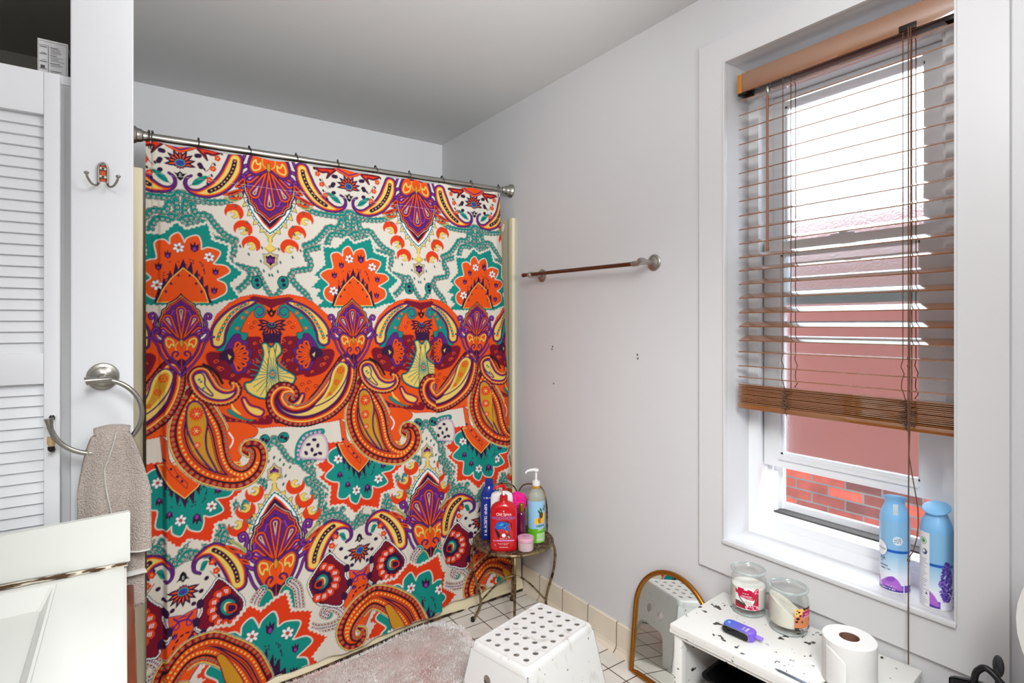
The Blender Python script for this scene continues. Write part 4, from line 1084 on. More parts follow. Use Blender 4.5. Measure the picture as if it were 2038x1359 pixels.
('stroke','O',2.6,[(347,1224),(343,1231),(336,1231),(332,1226),(334,1221),(338,1220),(341,1223)]),
('stroke','N',2.6,[(384,1078),(380,1084),(373,1084),(370,1080),(372,1075),(376,1074),(378,1076)]),
('stroke','N',2.6,[(410,1057),(406,1063),(399,1063),(396,1058),(398,1054),(402,1053),(404,1055)]),
('stroke','N',2.6,[(376,1041),(372,1047),(365,1047),(362,1042),(364,1038),(368,1037),(370,1039)]),
('stroke','N',2.6,[(436,1063),(432,1069),(425,1069),(421,1064),(423,1060),(427,1059),(429,1061)]),
('stroke','N',2.6,[(461,1046),(457,1053),(450,1053),(446,1048),(448,1043),(452,1042),(455,1045)]),
('stroke','N',2.6,[(484,1191),(480,1197),(473,1198),(469,1193),(471,1188),(475,1187),(478,1189)]),
('stroke','N',2.6,[(504,1227),(500,1234),(493,1234),(489,1229),(491,1224),(495,1223),(498,1226)]),
('stroke','N',2.6,[(428,1035),(423,1042),(416,1042),(413,1037),(415,1032),(419,1031),(421,1034)]),
('bands',[(-2,'K'),(0,'T')],[(491,1198),(469,1211),(454,1258),(431,1303),(393,1344),(356,1364),(332,1360),(322,1338),(333,1317),(352,1313),(362,1324),(361,1344),(375,1334),(393,1308),(409,1269),(407,1259),(387,1255),(396,1230),(424,1225),(448,1203),(473,1194)]),
('stroke','P',5,[(361,1344),(349,1356),(332,1349),(330,1332),(343,1322),(352,1330)]),
('ell','R',(389,1334),5.5,6.5,0.5),
('ell','Y',(389,1334),1.8,1.8),
('ell','R',(403,1314),5.5,6.5,0.5),
('ell','Y',(403,1314),1.8,1.8),
('ell','R',(421,1275),5.5,6.5,0.5),
('ell','Y',(421,1275),1.8,1.8),
('ell','R',(434,1238),5.5,6.5,0.5),
('ell','Y',(434,1238),1.8,1.8),
('ell','R',(383,1294),5.5,6.5,0.5),
('ell','Y',(383,1294),1.8,1.8),
('ell','R',(444,1220),5.5,6.5,0.5),
('ell','Y',(444,1220),1.8,1.8),
('bands',[(-3,'K'),(-1,'P'),(5,'K'),(6.5,'Y')],[(506,1223),(504,1272),(475,1318),(432,1355),(380,1379),(351,1378),(369,1359),(406,1338),(440,1301),(457,1263),(463,1224),(478,1207),(497,1208)]),
('dotline',[(6.5,'R')],17,[(486,1228),(482,1249),(470,1276),(453,1308),(434,1333),(410,1352),(384,1368)]),
('dotline',[(5.5,'T')],17,[(486,1228),(482,1249),(470,1276),(453,1308),(434,1333),(410,1352),(384,1368)],8.5),
('dotline',[(2.2,'Y')],17,[(486,1228),(482,1249),(470,1276),(453,1308),(434,1333),(410,1352),(384,1368)]),
('bands',[(-3,'K'),(-1.5,'P')],[(433,1248),(413,1252),(407,1232),(387,1226),(388,1204),(372,1190),(381,1169),(375,1149),(392,1136),(394,1116),(414,1114),(429,1112),(450,1151),(466,1176),(459,1207)]),
('drop',[(0,'K'),(1.2,'O'),(8,'D')],(443,1172),2.059,62,24),
('drop',[(0,'K'),(1.2,'O'),(8,'D')],(443,1172),2.478,62,24),
('drop',[(0,'K'),(1.2,'O'),(8,'D')],(443,1172),2.897,62,24),
('drop',[(0,'K'),(1.2,'O'),(8,'D')],(443,1172),3.316,62,24),
('drop',[(0,'K'),(1.2,'O'),(8,'D')],(443,1172),3.735,62,24),
('drop',[(0,'K'),(1.2,'O'),(8,'D')],(443,1172),4.154,62,24),
('fill','D',[(477,1188),(441,1202),(431,1172),(443,1144),(461,1160),(479,1162)]),
('fill','Y',[(453,1182),(441,1172),(449,1161)],0),
('bands',[(-2,'K'),(0,'P'),(4,'R'),(7,'Y')],[(411,1017),(398,1025),(381,998),(351,985),(331,969),(343,950),(369,954),(394,975)]),
('bands',[(0,'K'),(1.5,'T'),(7,'P')],[(453,989),(428,969),(399,950),(369,941),(382,937),(428,953),(457,976)]),
('fill','Y',[(444,1015),(436,992),(411,963),(440,983)]),
('leaf',[(0,'K'),(1.2,'D'),(6,'O')],(300,1288),-3.491,54,17),
('leaf',[(0,'K'),(1.2,'D'),(6,'O')],(300,1288),-3.107,54,17),
('leaf',[(0,'K'),(1.2,'D'),(6,'O')],(300,1288),-2.723,54,17),
('leaf',[(0,'K'),(1.2,'D'),(6,'O')],(300,1288),-2.339,54,17),
('leaf',[(0,'K'),(1.2,'D'),(6,'O')],(300,1288),-1.955,54,17),
('leaf',[(0,'K'),(1.2,'D'),(6,'O')],(300,1288),-1.571,54,17),
('leaf',[(0,'K'),(1.2,'D'),(6,'O')],(300,1288),-1.187,54,17),
('leaf',[(0,'K'),(1.2,'D'),(6,'O')],(300,1288),-0.803,54,17),
('leaf',[(0,'K'),(1.2,'D'),(6,'O')],(300,1288),-0.419,54,17),
('leaf',[(0,'K'),(1.2,'D'),(6,'O')],(300,1288),-0.035,54,17),
('leaf',[(0,'K'),(1.2,'D'),(6,'O')],(300,1288),0.349,54,17),
('ell','T',(300,1288),13,9),
('ell','D',(300,1288),10.5,7),
('ell','V',(300,1290),4,4),
('fill','K',[(300,1354),(307,1340),(316,1346),(314,1332),(306,1320),(300,1316),(294,1320),(286,1332),(284,1346),(293,1340)]),
('ell','O',(300,1330),3.4,6),
('fill','D',[(266,1254),(334,1254),(330,1218),(270,1218)],0),
('bands',[(-3,'K'),(0,'U'),(5,'Y')],[(262,1215),(280,1220),(297,1205),(313,1222),(328,1214),(334,1185),(316,1157),(322,1136),(343,1118),(380,1090),(366,1055),(333,1034),(303,1013),(256,1016),(211,1042),(201,1075),(224,1082),(247,1114),(261,1150),(268,1182)],2,16),
('stroke','T',3,[(308,1103),(354,1103)],0,0),
('stroke','U',3,[(308,1105),(352,1118)],0,0),
('stroke','T',3,[(307,1107),(348,1132)],0,0),
('stroke','U',3,[(306,1109),(340,1145)],0,0),
('stroke','T',3,[(304,1111),(331,1155)],0,0),
('stroke','U',3,[(303,1112),(319,1162)],0,0),
('stroke','T',3,[(301,1113),(306,1165)],0,0),
('stroke','U',3,[(299,1113),(294,1165)],0,0),
('stroke','T',3,[(297,1112),(281,1162)],0,0),
('stroke','U',3,[(296,1111),(255,1179)],0,0),
('stroke','T',3,[(294,1109),(241,1164)],0,0),
('stroke','U',3,[(293,1107),(230,1146)],0,0),
('stroke','T',3,[(292,1105),(223,1125)],0,0),
('stroke','U',3,[(292,1103),(221,1103)],0,0),
('stroke','T',3,[(292,1100),(223,1081)],0,0),
('stroke','U',3,[(293,1098),(230,1060)],0,0),
('stroke','T',3,[(294,1096),(241,1042)],0,0),
('stroke','U',3,[(296,1095),(255,1027)],0,0),
('stroke','T',3,[(297,1093),(272,1016)],0,0),
('stroke','U',3,[(299,1093),(290,1011)],0,0),
('stroke','T',3,[(301,1093),(310,1011)],0,0),
('stroke','U',3,[(303,1093),(328,1016)],0,0),
('stroke','T',3,[(304,1095),(345,1027)],0,0),
('stroke','U',3,[(306,1096),(359,1042)],0,0),
('stroke','T',3,[(307,1098),(370,1060)],0,0),
('stroke','U',3,[(308,1100),(377,1081)],0,0),
('stroke','K',2.6,[(294,1205),(288,1167),(282,1120),(276,1037)]),
('stroke','U',4,[(284,1212),(290,1172)]),
('stroke','K',2.6,[(306,1205),(312,1167),(318,1120),(324,1037)]),
('stroke','U',4,[(316,1212),(310,1172)]),
('ell','O',(300,1103),6,7),
('ell','U',(300,1103),2.5,3),
('taper',[(-4,'C'),(-2.5,'K'),(-0.5,'Y'),(3.5,'N'),(20,'K'),(26,'O'),(42,'K'),(44,'O'),(47,'D'),(53,'O'),(56,'K'),(58,'G')],[(34,1048),(39,999),(44,942),(54,892),(70,842),(98,794),(139,757),(186,744),(224,763),(242,799),(237,835),(213,849),(199,836),(208,818)],[30,62,86,92,86,70,50,40,36,34,30,24,16,8],2.4,8,[(11.5,15.5,7.6,'O'),(11.8,15.5,5.8,'N'),(12,15.5,4.6,'O'),(12,15.5,3,'T'),(34,14,3.6,'Y')]),
('bands',[(-6,'K'),(-4,'P'),(0,'K'),(1,'G')],[(18.6,1001),(39,1020),(62,1001),(77,947),(71,895),(76,841),(105,772),(76,805),(43,862),(18.1,929)]),
('leaf',[(0,'R')],(55,978),0,14.9,7.2),
('leaf',[(0,'R')],(54,983),0.449,14.9,7.2),
('leaf',[(0,'R')],(51,987),0.898,14.9,7.2),
('leaf',[(0,'R')],(47,989),1.346,14.9,7.2),
('leaf',[(0,'R')],(42,989),1.795,14.9,7.2),
('leaf',[(0,'R')],(38,987),2.244,14.9,7.2),
('leaf',[(0,'R')],(35,983),2.693,14.9,7.2),
('leaf',[(0,'R')],(34,978),3.142,14.9,7.2),
('leaf',[(0,'R')],(35,974),3.59,14.9,7.2),
('leaf',[(0,'R')],(38,970),4.039,14.9,7.2),
('leaf',[(0,'R')],(42,968),4.488,14.9,7.2),
('leaf',[(0,'R')],(47,968),4.937,14.9,7.2),
('leaf',[(0,'R')],(51,970),5.386,14.9,7.2),
('leaf',[(0,'R')],(54,974),5.834,14.9,7.2),
('ell','R',(45,978),13.2,13.2),
('ell','Y',(45,978),5.3,5.3),
('ell','W',(54,978),1.6,1),
('ell','W',(49,987),1.6,1,1.05),
('ell','W',(40,987),1.6,1,2.1),
('ell','W',(35,978),1.6,1,3.15),
('ell','W',(40,970),1.6,1,4.2),
('ell','W',(50,970),1.6,1,5.25),
('leaf',[(0,'R')],(51,920),0,11.8,5.7),
('leaf',[(0,'R')],(50,924),0.449,11.8,5.7),
('leaf',[(0,'R')],(48,927),0.898,11.8,5.7),
('leaf',[(0,'R')],(45,928),1.346,11.8,5.7),
('leaf',[(0,'R')],(41,928),1.795,11.8,5.7),
('leaf',[(0,'R')],(37,927),2.244,11.8,5.7),
('leaf',[(0,'R')],(35,924),2.693,11.8,5.7),
('leaf',[(0,'R')],(34,920),3.142,11.8,5.7),
('leaf',[(0,'R')],(35,916),3.59,11.8,5.7),
('leaf',[(0,'R')],(37,913),4.039,11.8,5.7),
('leaf',[(0,'R')],(41,912),4.488,11.8,5.7),
('leaf',[(0,'R')],(45,912),4.937,11.8,5.7),
('leaf',[(0,'R')],(48,913),5.386,11.8,5.7),
('leaf',[(0,'R')],(50,916),5.834,11.8,5.7),
('ell','R',(43,920),10.5,10.5),
('ell','Y',(43,920),4.2,4.2),
('ell','W',(50,920),1.6,1),
('ell','W',(46,927),1.6,1,1.05),
('ell','W',(39,927),1.6,1,2.1),
('ell','W',(35,920),1.6,1,3.15),
('ell','W',(39,913),1.6,1,4.2),
('ell','W',(47,914),1.6,1,5.25),
('leaf',[(0,'R')],(51,871),0,7.4,3.6),
('leaf',[(0,'R')],(51,874),0.449,7.4,3.6),
('leaf',[(0,'R')],(49,875),0.898,7.4,3.6),
('leaf',[(0,'R')],(47,876),1.346,7.4,3.6),
('leaf',[(0,'R')],(45,876),1.795,7.4,3.6),
('leaf',[(0,'R')],(43,875),2.244,7.4,3.6),
('leaf',[(0,'R')],(41,874),2.693,7.4,3.6),
('leaf',[(0,'R')],(41,871),3.142,7.4,3.6),
('leaf',[(0,'R')],(41,869),3.59,7.4,3.6),
('leaf',[(0,'R')],(43,867),4.039,7.4,3.6),
('leaf',[(0,'R')],(45,866),4.488,7.4,3.6),
('leaf',[(0,'R')],(47,866),4.937,7.4,3.6),
('leaf',[(0,'R')],(49,867),5.386,7.4,3.6),
('leaf',[(0,'R')],(51,869),5.834,7.4,3.6),
('ell','R',(46,871),6.6,6.6),
('ell','Y',(46,871),2.6,2.6),
('ell','W',(51,871),1.6,1),
('ell','W',(48,875),1.6,1,1.05),
('ell','W',(44,875),1.6,1,2.1),
('ell','W',(41,871),1.6,1,3.15),
('ell','W',(44,867),1.6,1,4.2),
('ell','W',(48,867),1.6,1,5.25),
('bands',[(-2,'D'),(0,'O')],[(107,936),(153,940),(208,930),(242,905),(232,883),(203,875),(181,853),(187,819),(167,794),(138,813),(123,860)]),
('stroke','W',5,[(147,903),(160,880),(156,860),(142,841)]),
('stroke','Y',4,[(137,924),(129,880),(136,834),(155,802),(186,794)]),
('taper',[(-4,'C'),(-2.5,'K'),(-0.5,'Y'),(3.5,'N'),(20,'K'),(26,'O'),(42,'K'),(44,'O'),(47,'D'),(53,'O'),(56,'K'),(58,'G')],[(34,1048),(39,999),(44,942),(54,892),(70,842),(98,794),(139,757),(186,744),(224,763),(242,799),(237,835),(213,849),(199,836),(208,818)],[30,62,86,92,86,70,50,40,36,34,30,24,16,8],2.4,8,[(11.5,15.5,7.6,'O'),(11.8,15.5,5.8,'N'),(12,15.5,4.6,'O'),(12,15.5,3,'T'),(34,14,3.6,'Y')]),
('bands',[(-6,'K'),(-4,'P'),(0,'K'),(1,'G')],[(18.6,1001),(39,1020),(62,1001),(77,947),(71,895),(76,841),(105,772),(76,805),(43,862),(18.1,929)]),
('leaf',[(0,'R')],(55,978),0,14.9,7.2),
('leaf',[(0,'R')],(54,983),0.449,14.9,7.2),
('leaf',[(0,'R')],(51,987),0.898,14.9,7.2),
('leaf',[(0,'R')],(47,989),1.346,14.9,7.2),
('leaf',[(0,'R')],(42,989),1.795,14.9,7.2),
('leaf',[(0,'R')],(38,987),2.244,14.9,7.2),
('leaf',[(0,'R')],(35,983),2.693,14.9,7.2),
('leaf',[(0,'R')],(34,978),3.142,14.9,7.2),
('leaf',[(0,'R')],(35,974),3.59,14.9,7.2),
('leaf',[(0,'R')],(38,970),4.039,14.9,7.2),
('leaf',[(0,'R')],(42,968),4.488,14.9,7.2),
('leaf',[(0,'R')],(47,968),4.937,14.9,7.2),
('leaf',[(0,'R')],(51,970),5.386,14.9,7.2),
('leaf',[(0,'R')],(54,974),5.834,14.9,7.2),
('ell','R',(45,978),13.2,13.2),
('ell','Y',(45,978),5.3,5.3),
('ell','W',(54,978),1.6,1),
('ell','W',(49,987),1.6,1,1.05),
('ell','W',(40,987),1.6,1,2.1),
('ell','W',(35,978),1.6,1,3.15),
('ell','W',(40,970),1.6,1,4.2),
('ell','W',(50,970),1.6,1,5.25),
('leaf',[(0,'R')],(51,920),0,11.8,5.7),
('leaf',[(0,'R')],(50,924),0.449,11.8,5.7),
('leaf',[(0,'R')],(48,927),0.898,11.8,5.7),
('leaf',[(0,'R')],(45,928),1.346,11.8,5.7),
('leaf',[(0,'R')],(41,928),1.795,11.8,5.7),
('leaf',[(0,'R')],(37,927),2.244,11.8,5.7),
('leaf',[(0,'R')],(35,924),2.693,11.8,5.7),
('leaf',[(0,'R')],(34,920),3.142,11.8,5.7),
('leaf',[(0,'R')],(35,916),3.59,11.8,5.7),
('leaf',[(0,'R')],(37,913),4.039,11.8,5.7),
('leaf',[(0,'R')],(41,912),4.488,11.8,5.7),
('leaf',[(0,'R')],(45,912),4.937,11.8,5.7),
('leaf',[(0,'R')],(48,913),5.386,11.8,5.7),
('leaf',[(0,'R')],(50,916),5.834,11.8,5.7),
('ell','R',(43,920),10.5,10.5),
('ell','Y',(43,920),4.2,4.2),
('ell','W',(50,920),1.6,1),
('ell','W',(46,927),1.6,1,1.05),
('ell','W',(39,927),1.6,1,2.1),
('ell','W',(35,920),1.6,1,3.15),
('ell','W',(39,913),1.6,1,4.2),
('ell','W',(47,914),1.6,1,5.25),
('leaf',[(0,'R')],(51,871),0,7.4,3.6),
('leaf',[(0,'R')],(51,874),0.449,7.4,3.6),
('leaf',[(0,'R')],(49,875),0.898,7.4,3.6),
('leaf',[(0,'R')],(47,876),1.346,7.4,3.6),
('leaf',[(0,'R')],(45,876),1.795,7.4,3.6),
('leaf',[(0,'R')],(43,875),2.244,7.4,3.6),
('leaf',[(0,'R')],(41,874),2.693,7.4,3.6),
('leaf',[(0,'R')],(41,871),3.142,7.4,3.6),
('leaf',[(0,'R')],(41,869),3.59,7.4,3.6),
('leaf',[(0,'R')],(43,867),4.039,7.4,3.6),
('leaf',[(0,'R')],(45,866),4.488,7.4,3.6),
('leaf',[(0,'R')],(47,866),4.937,7.4,3.6),
('leaf',[(0,'R')],(49,867),5.386,7.4,3.6),
('leaf',[(0,'R')],(51,869),5.834,7.4,3.6),
('ell','R',(46,871),6.6,6.6),
('ell','Y',(46,871),2.6,2.6),
('ell','W',(51,871),1.6,1),
('ell','W',(48,875),1.6,1,1.05),
('ell','W',(44,875),1.6,1,2.1),
('ell','W',(41,871),1.6,1,3.15),
('ell','W',(44,867),1.6,1,4.2),
('ell','W',(48,867),1.6,1,5.25),
('stroke','T',26,[(384,770),(387,823),(415,864),(469,871)]),
('dotline',[(6,'V'),(4.6,'C'),(2,'V')],16,[(384,770),(387,823),(415,864),(469,871)]),
('bands',[(-2.5,'V'),(0,'C'),(3,'V'),(4.5,'C')],[(390,783),(396,822),(421,856),(469,862),(490,823),(484,765),(432,772)]),
('ell','D',(411,797),9,6,1400),
('ell','D',(420,828),9,6,1420),
('ell','D',(442,843),9,6,1470),
('ell','D',(433,806),9,6,1450),
('ell','D',(455,819),9,6,1500),
('ell','D',(463,788),9,6,1520),
('ell','D',(445,786),9,6,1480),
('bands',[(-2,'D'),(0,'O'),(8,'P'),(10,'O')],[(-64,914),(-56,831),(-32,784),(13.2,730),(15,746),(-18.3,786),(-41,840),(-47,900)],0,6,0),
('ell','D',(-53,834),4,5,0.5),
('ell','D',(-34,804),4,5,0.5),
('ell','D',(-14.9,774),4,5,0.5),
('ell','D',(-0.9,756),4,5,0.5),
('taper',[(-6,'K'),(-1,'N'),(10,'K'),(11,'O'),(14,'Y'),(18,'O'),(24,'K'),(25,'N'),(30,'D'),(34,'P'),(38,'Y')],[(572,1127),(551,1073),(520,1015),(476,972),(425,948),(371,946),(328,971),(313,1010),(329,1039),(360,1039),(375,1019),(365,1001)],[40,54,58,54,46,40,38,34,28,20,13,7],2.2,9,[(5.5,12,5.2,'O'),(5.5,12,3.2,'T'),(5.5,12,1.5,'N')]),
('bands',[(-5,'P'),(-1.2,'K'),(0,'Y'),(9,'G')],[(548,1136),(572,1117),(560,1068),(525,1015),(481,984),(448,975),(477,1004),(502,1051),(518,1105)]),
('leaf',[(0,'R')],(551,1106),0,9.8,4.8),
('leaf',[(0,'R')],(550,1109),0.524,9.8,4.8),
('leaf',[(0,'R')],(547,1112),1.047,9.8,4.8),
('leaf',[(0,'R')],(544,1112),1.571,9.8,4.8),
('leaf',[(0,'R')],(541,1112),2.094,9.8,4.8),
('leaf',[(0,'R')],(539,1109),2.618,9.8,4.8),
('leaf',[(0,'R')],(538,1106),3.142,9.8,4.8),
('leaf',[(0,'R')],(539,1103),3.665,9.8,4.8),
('leaf',[(0,'R')],(541,1100),4.189,9.8,4.8),
('leaf',[(0,'R')],(544,1100),4.712,9.8,4.8),
('leaf',[(0,'R')],(547,1100),5.236,9.8,4.8),
('leaf',[(0,'R')],(550,1103),5.76,9.8,4.8),
('ell','R',(544,1106),4.2,4.2),
('leaf',[(0,'R')],(534,1060),0,7.7,3.7),
('leaf',[(0,'R')],(533,1062),0.524,7.7,3.7),
('leaf',[(0,'R')],(531,1064),1.047,7.7,3.7),
('leaf',[(0,'R')],(528,1064),1.571,7.7,3.7),
('leaf',[(0,'R')],(526,1064),2.094,7.7,3.7),
('leaf',[(0,'R')],(524,1062),2.618,7.7,3.7),
('leaf',[(0,'R')],(524,1060),3.142,7.7,3.7),
('leaf',[(0,'R')],(524,1057),3.665,7.7,3.7),
('leaf',[(0,'R')],(526,1055),4.189,7.7,3.7),
('leaf',[(0,'R')],(528,1054),4.712,7.7,3.7),
('leaf',[(0,'R')],(531,1055),5.236,7.7,3.7),
('leaf',[(0,'R')],(533,1057),5.76,7.7,3.7),
('ell','R',(528,1060),3.3,3.3),
('leaf',[(0,'R')],(507,1014),0,5.6,2.7),
('leaf',[(0,'R')],(506,1016),0.524,5.6,2.7),
('leaf',[(0,'R')],(505,1017),1.047,5.6,2.7),
('leaf',[(0,'R')],(503,1018),1.571,5.6,2.7),
('leaf',[(0,'R')],(502,1017),2.094,5.6,2.7),
('leaf',[(0,'R')],(500,1016),2.618,5.6,2.7),
('leaf',[(0,'R')],(500,1014),3.142,5.6,2.7),
('leaf',[(0,'R')],(500,1012),3.665,5.6,2.7),
('leaf',[(0,'R')],(502,1011),4.189,5.6,2.7),
('leaf',[(0,'R')],(503,1011),4.712,5.6,2.7),
('leaf',[(0,'R')],(505,1011),5.236,5.6,2.7),
('leaf',[(0,'R')],(506,1012),5.76,5.6,2.7),
('ell','R',(503,1014),2.4,2.4),
('taper',[(-3,'K'),(0,'N'),(6,'Y'),(9,'O'),(14,'K'),(15.5,'P'),(22,'Y')],[(58,1103),(69,1076),(91,1048),(123,1033),(152,1035),(170,1050),(170,1070),(158,1080)],[40,42,38,32,27,20,13,7],1.6,7,[(3.4,9,2.6,'O'),(3.4,9,1.3,'T')]),
('bands',[(-5,'P'),(-1,'K'),(0,'Y')],[(40,1108),(60,1116),(70,1098),(71,1074),(95,1039),(75,1052),(48,1079)]),
('ell','U',(54,1096),5,3.5,0.6),
('ell','U',(60,1088),5,3.5,0.6),
('ell','U',(67,1065),5,3.5,0.6),
('stroke','K',9,[(68,1148),(92,1134),(112,1111),(128,1079)]),
('bands',[(-1.5,'K'),(0,'D'),(3.04,'Y'),(4.56,'D'),(9.12,'O'),(11.4,'N'),(13.68,'P')],[(0,1395),(10.6,1383),(27,1369),(41,1361),(46,1348),(58,1338),(61,1322),(68,1305),(70,1279),(61,1259),(44,1243),(23,1232),(0,1221),(0,1221),(-23,1232),(-44,1243),(-61,1259),(-70,1279),(-68,1305),(-61,1322),(-58,1338),(-46,1348),(-41,1361),(-27,1369),(-10.6,1383),(0,1395)]),
('dotline',[(1.672,'O')],6.08,[(64,1291),(56,1323),(43,1346),(21,1366),(0,1383),(-21,1366),(-43,1346),(-56,1323),(-64,1291)]),
('bands',[(-2,'K'),(0,'V'),(4.56,'P')],[(0,1357),(9.1,1342),(26,1338),(32,1323),(47,1319),(50,1302),(61,1293),(58,1270),(43,1250),(21,1234),(0,1226),(0,1226),(-21,1234),(-43,1250),(-58,1270),(-61,1293),(-50,1302),(-47,1319),(-32,1323),(-26,1338),(-9.1,1342),(0,1357)]),
('drop',[(-2,'K'),(0,'O'),(4.18,'D'),(5.32,'P'),(8.36,'V'),(10.64,'Y'),(12.92,'D')],(0,1226),1.571,126,32),
('drop',[(-2,'K'),(0,'O'),(4.18,'D'),(5.32,'P'),(8.36,'V'),(10.64,'Y'),(12.92,'D')],(0,1226),2.042,106,30),
('drop',[(-2,'K'),(0,'O'),(4.18,'D'),(5.32,'P'),(8.36,'V'),(10.64,'Y'),(12.92,'D')],(0,1226),1.1,106,30),
('drop',[(-2,'K'),(0,'O'),(4.18,'D'),(5.32,'P'),(8.36,'V'),(10.64,'Y'),(12.92,'D')],(0,1226),2.496,81,24),
('drop',[(-2,'K'),(0,'O'),(4.18,'D'),(5.32,'P'),(8.36,'V'),(10.64,'Y'),(12.92,'D')],(0,1226),0.646,81,24),
('stroke','K',11.8,[(43,1237),(65,1256),(79,1285),(74,1311),(82,1326),(93,1322),(90,1310),(83,1311)]),
('stroke','P',9.1,[(43,1237),(65,1256),(79,1285),(74,1311),(82,1326),(93,1322),(90,1310),(83,1311)]),
('stroke','V',2.3,[(43,1237),(65,1256),(79,1285),(74,1311),(82,1326),(93,1322),(90,1310),(83,1311)]),
('stroke','K',11.8,[(33,1231),(58,1229),(78,1241),(85,1261),(78,1276),(67,1272),(68,1261),(74,1261)]),
('stroke','P',9.1,[(33,1231),(58,1229),(78,1241),(85,1261),(78,1276),(67,1272),(68,1261),(74,1261)]),
('stroke','V',2.3,[(33,1231),(58,1229),(78,1241),(85,1261),(78,1276),(67,1272),(68,1261),(74,1261)]),
('stroke','K',9.1,[(0,1110),(18.2,1132),(40,1156),(61,1188),(73,1220),(90,1243),(102,1244)]),
('stroke','P',6.5,[(0,1110),(18.2,1132),(40,1156),(61,1188),(73,1220),(90,1243),(102,1244)]),
('stroke','V',1.8,[(0,1110),(18.2,1132),(40,1156),(61,1188),(73,1220),(90,1243),(102,1244)]),
('stroke','K',11.8,[(-43,1237),(-65,1256),(-79,1285),(-74,1311),(-82,1326),(-93,1322),(-90,1310),(-83,1311)]),
('stroke','P',9.1,[(-43,1237),(-65,1256),(-79,1285),(-74,1311),(-82,1326),(-93,1322),(-90,1310),(-83,1311)]),
('stroke','V',2.3,[(-43,1237),(-65,1256),(-79,1285),(-74,1311),(-82,1326),(-93,1322),(-90,1310),(-83,1311)]),
('stroke','K',11.8,[(-33,1231),(-58,1229),(-78,1241),(-85,1261),(-78,1276),(-67,1272),(-68,1261),(-74,1261)]),
('stroke','P',9.1,[(-33,1231),(-58,1229),(-78,1241),(-85,1261),(-78,1276),(-67,1272),(-68,1261),(-74,1261)]),
('stroke','V',2.3,[(-33,1231),(-58,1229),(-78,1241),(-85,1261),(-78,1276),(-67,1272),(-68,1261),(-74,1261)]),
('stroke','K',9.1,[(0,1110),(-18.2,1132),(-40,1156),(-61,1188),(-73,1220),(-90,1243),(-102,1244)]),
('stroke','P',6.5,[(0,1110),(-18.2,1132),(-40,1156),(-61,1188),(-73,1220),(-90,1243),(-102,1244)]),
('stroke','V',1.8,[(0,1110),(-18.2,1132),(-40,1156),(-61,1188),(-73,1220),(-90,1243),(-102,1244)]),
('bands',[(-2,'K'),(0,'P'),(6.08,'K'),(7.22,'O')],[(0,1234),(13.7,1244),(33,1255),(50,1252),(59,1235),(56,1211),(44,1183),(26,1159),(9.1,1141),(0,1121),(0,1121),(-9.1,1141),(-26,1159),(-44,1183),(-56,1211),(-59,1235),(-50,1252),(-33,1255),(-13.7,1244),(0,1234)]),
('bands',[(-1.2,'K'),(0,'Y'),(4.56,'O')],[(23,1234),(41,1243),(49,1232),(44,1214),(35,1206),(30,1218),(21,1212)]),
('dotline',[(1.824,'Y')],5.32,[(6.1,1229),(15.2,1221),(18.2,1208),(15.2,1199)]),
('stroke','K',6.1,[(1.5,1162),(12.2,1161),(26,1173),(27,1188),(16.7,1196),(9.1,1188),(15.2,1180)]),
('stroke','P',3.8,[(1.5,1162),(12.2,1161),(26,1173),(27,1188),(16.7,1196),(9.1,1188),(15.2,1180)]),
('bands',[(-1.2,'K'),(0,'Y'),(4.56,'O')],[(-23,1234),(-41,1243),(-49,1232),(-44,1214),(-35,1206),(-30,1218),(-21,1212)]),
('dotline',[(1.824,'Y')],5.32,[(-6.1,1229),(-15.2,1221),(-18.2,1208),(-15.2,1199)]),
('stroke','K',6.1,[(-1.5,1162),(-12.2,1161),(-26,1173),(-27,1188),(-16.7,1196),(-9.1,1188),(-15.2,1180)]),
('stroke','P',3.8,[(-1.5,1162),(-12.2,1161),(-26,1173),(-27,1188),(-16.7,1196),(-9.1,1188),(-15.2,1180)]),
('fill','D',[(0,1173),(10.6,1165),(15.2,1156),(4.6,1145),(0,1135),(0,1135),(-4.6,1145),(-15.2,1156),(-10.6,1165),(0,1173)],0),
('stroke','R',1.9,[(0,1217),(0,1136)],0,0),
('ell','K',(0,1224),6.5,14.4),
('ell','G',(0,1224),5.2,12.9),
('bands',[(-2,'K'),(0,'Y')],[(300,1599),(307,1607),(306,1619),(313,1629),(322,1641),(336,1637),(334,1655),(344,1669),(360,1663),(356,1683),(364,1699),(380,1695),(375,1719),(380,1735),(396,1727),(388,1749),(392,1763),(208,1763),(212,1749),(204,1727),(220,1735),(225,1719),(220,1695),(236,1699),(244,1683),(240,1663),(256,1669),(266,1655),(264,1637),(278,1641),(287,1629),(294,1619),(293,1607),(300,1599)],0,6,0),
('fill','Y',[(300,1561),(316,1569),(322,1579),(308,1587),(304,1605),(296,1605),(292,1587),(278,1579),(284,1569),(300,1561)],0),
('stroke','K',1.6,[(278,1579),(300,1563),(322,1579),(308,1587)],0,0),
('bands',[(-1.5,'K'),(0,'W'),(4,'T'),(9,'W')],[(300,1627),(330,1653),(356,1685),(376,1719),(390,1757),(340,1781),(260,1781),(210,1757),(224,1719),(244,1685),(270,1653),(300,1627)],0,6,0),
('dotline',[(2.4,'D')],14,[(388,1751),(366,1707),(336,1667),(300,1637),(264,1667),(234,1707),(212,1751)]),
('bands',[(0,'R'),(6,'K'),(7,'D')],[(300,1649),(324,1673),(350,1709),(368,1741),(378,1767),(330,1781),(270,1781),(222,1767),(232,1741),(250,1709),(276,1673),(300,1649)],0,6,0),
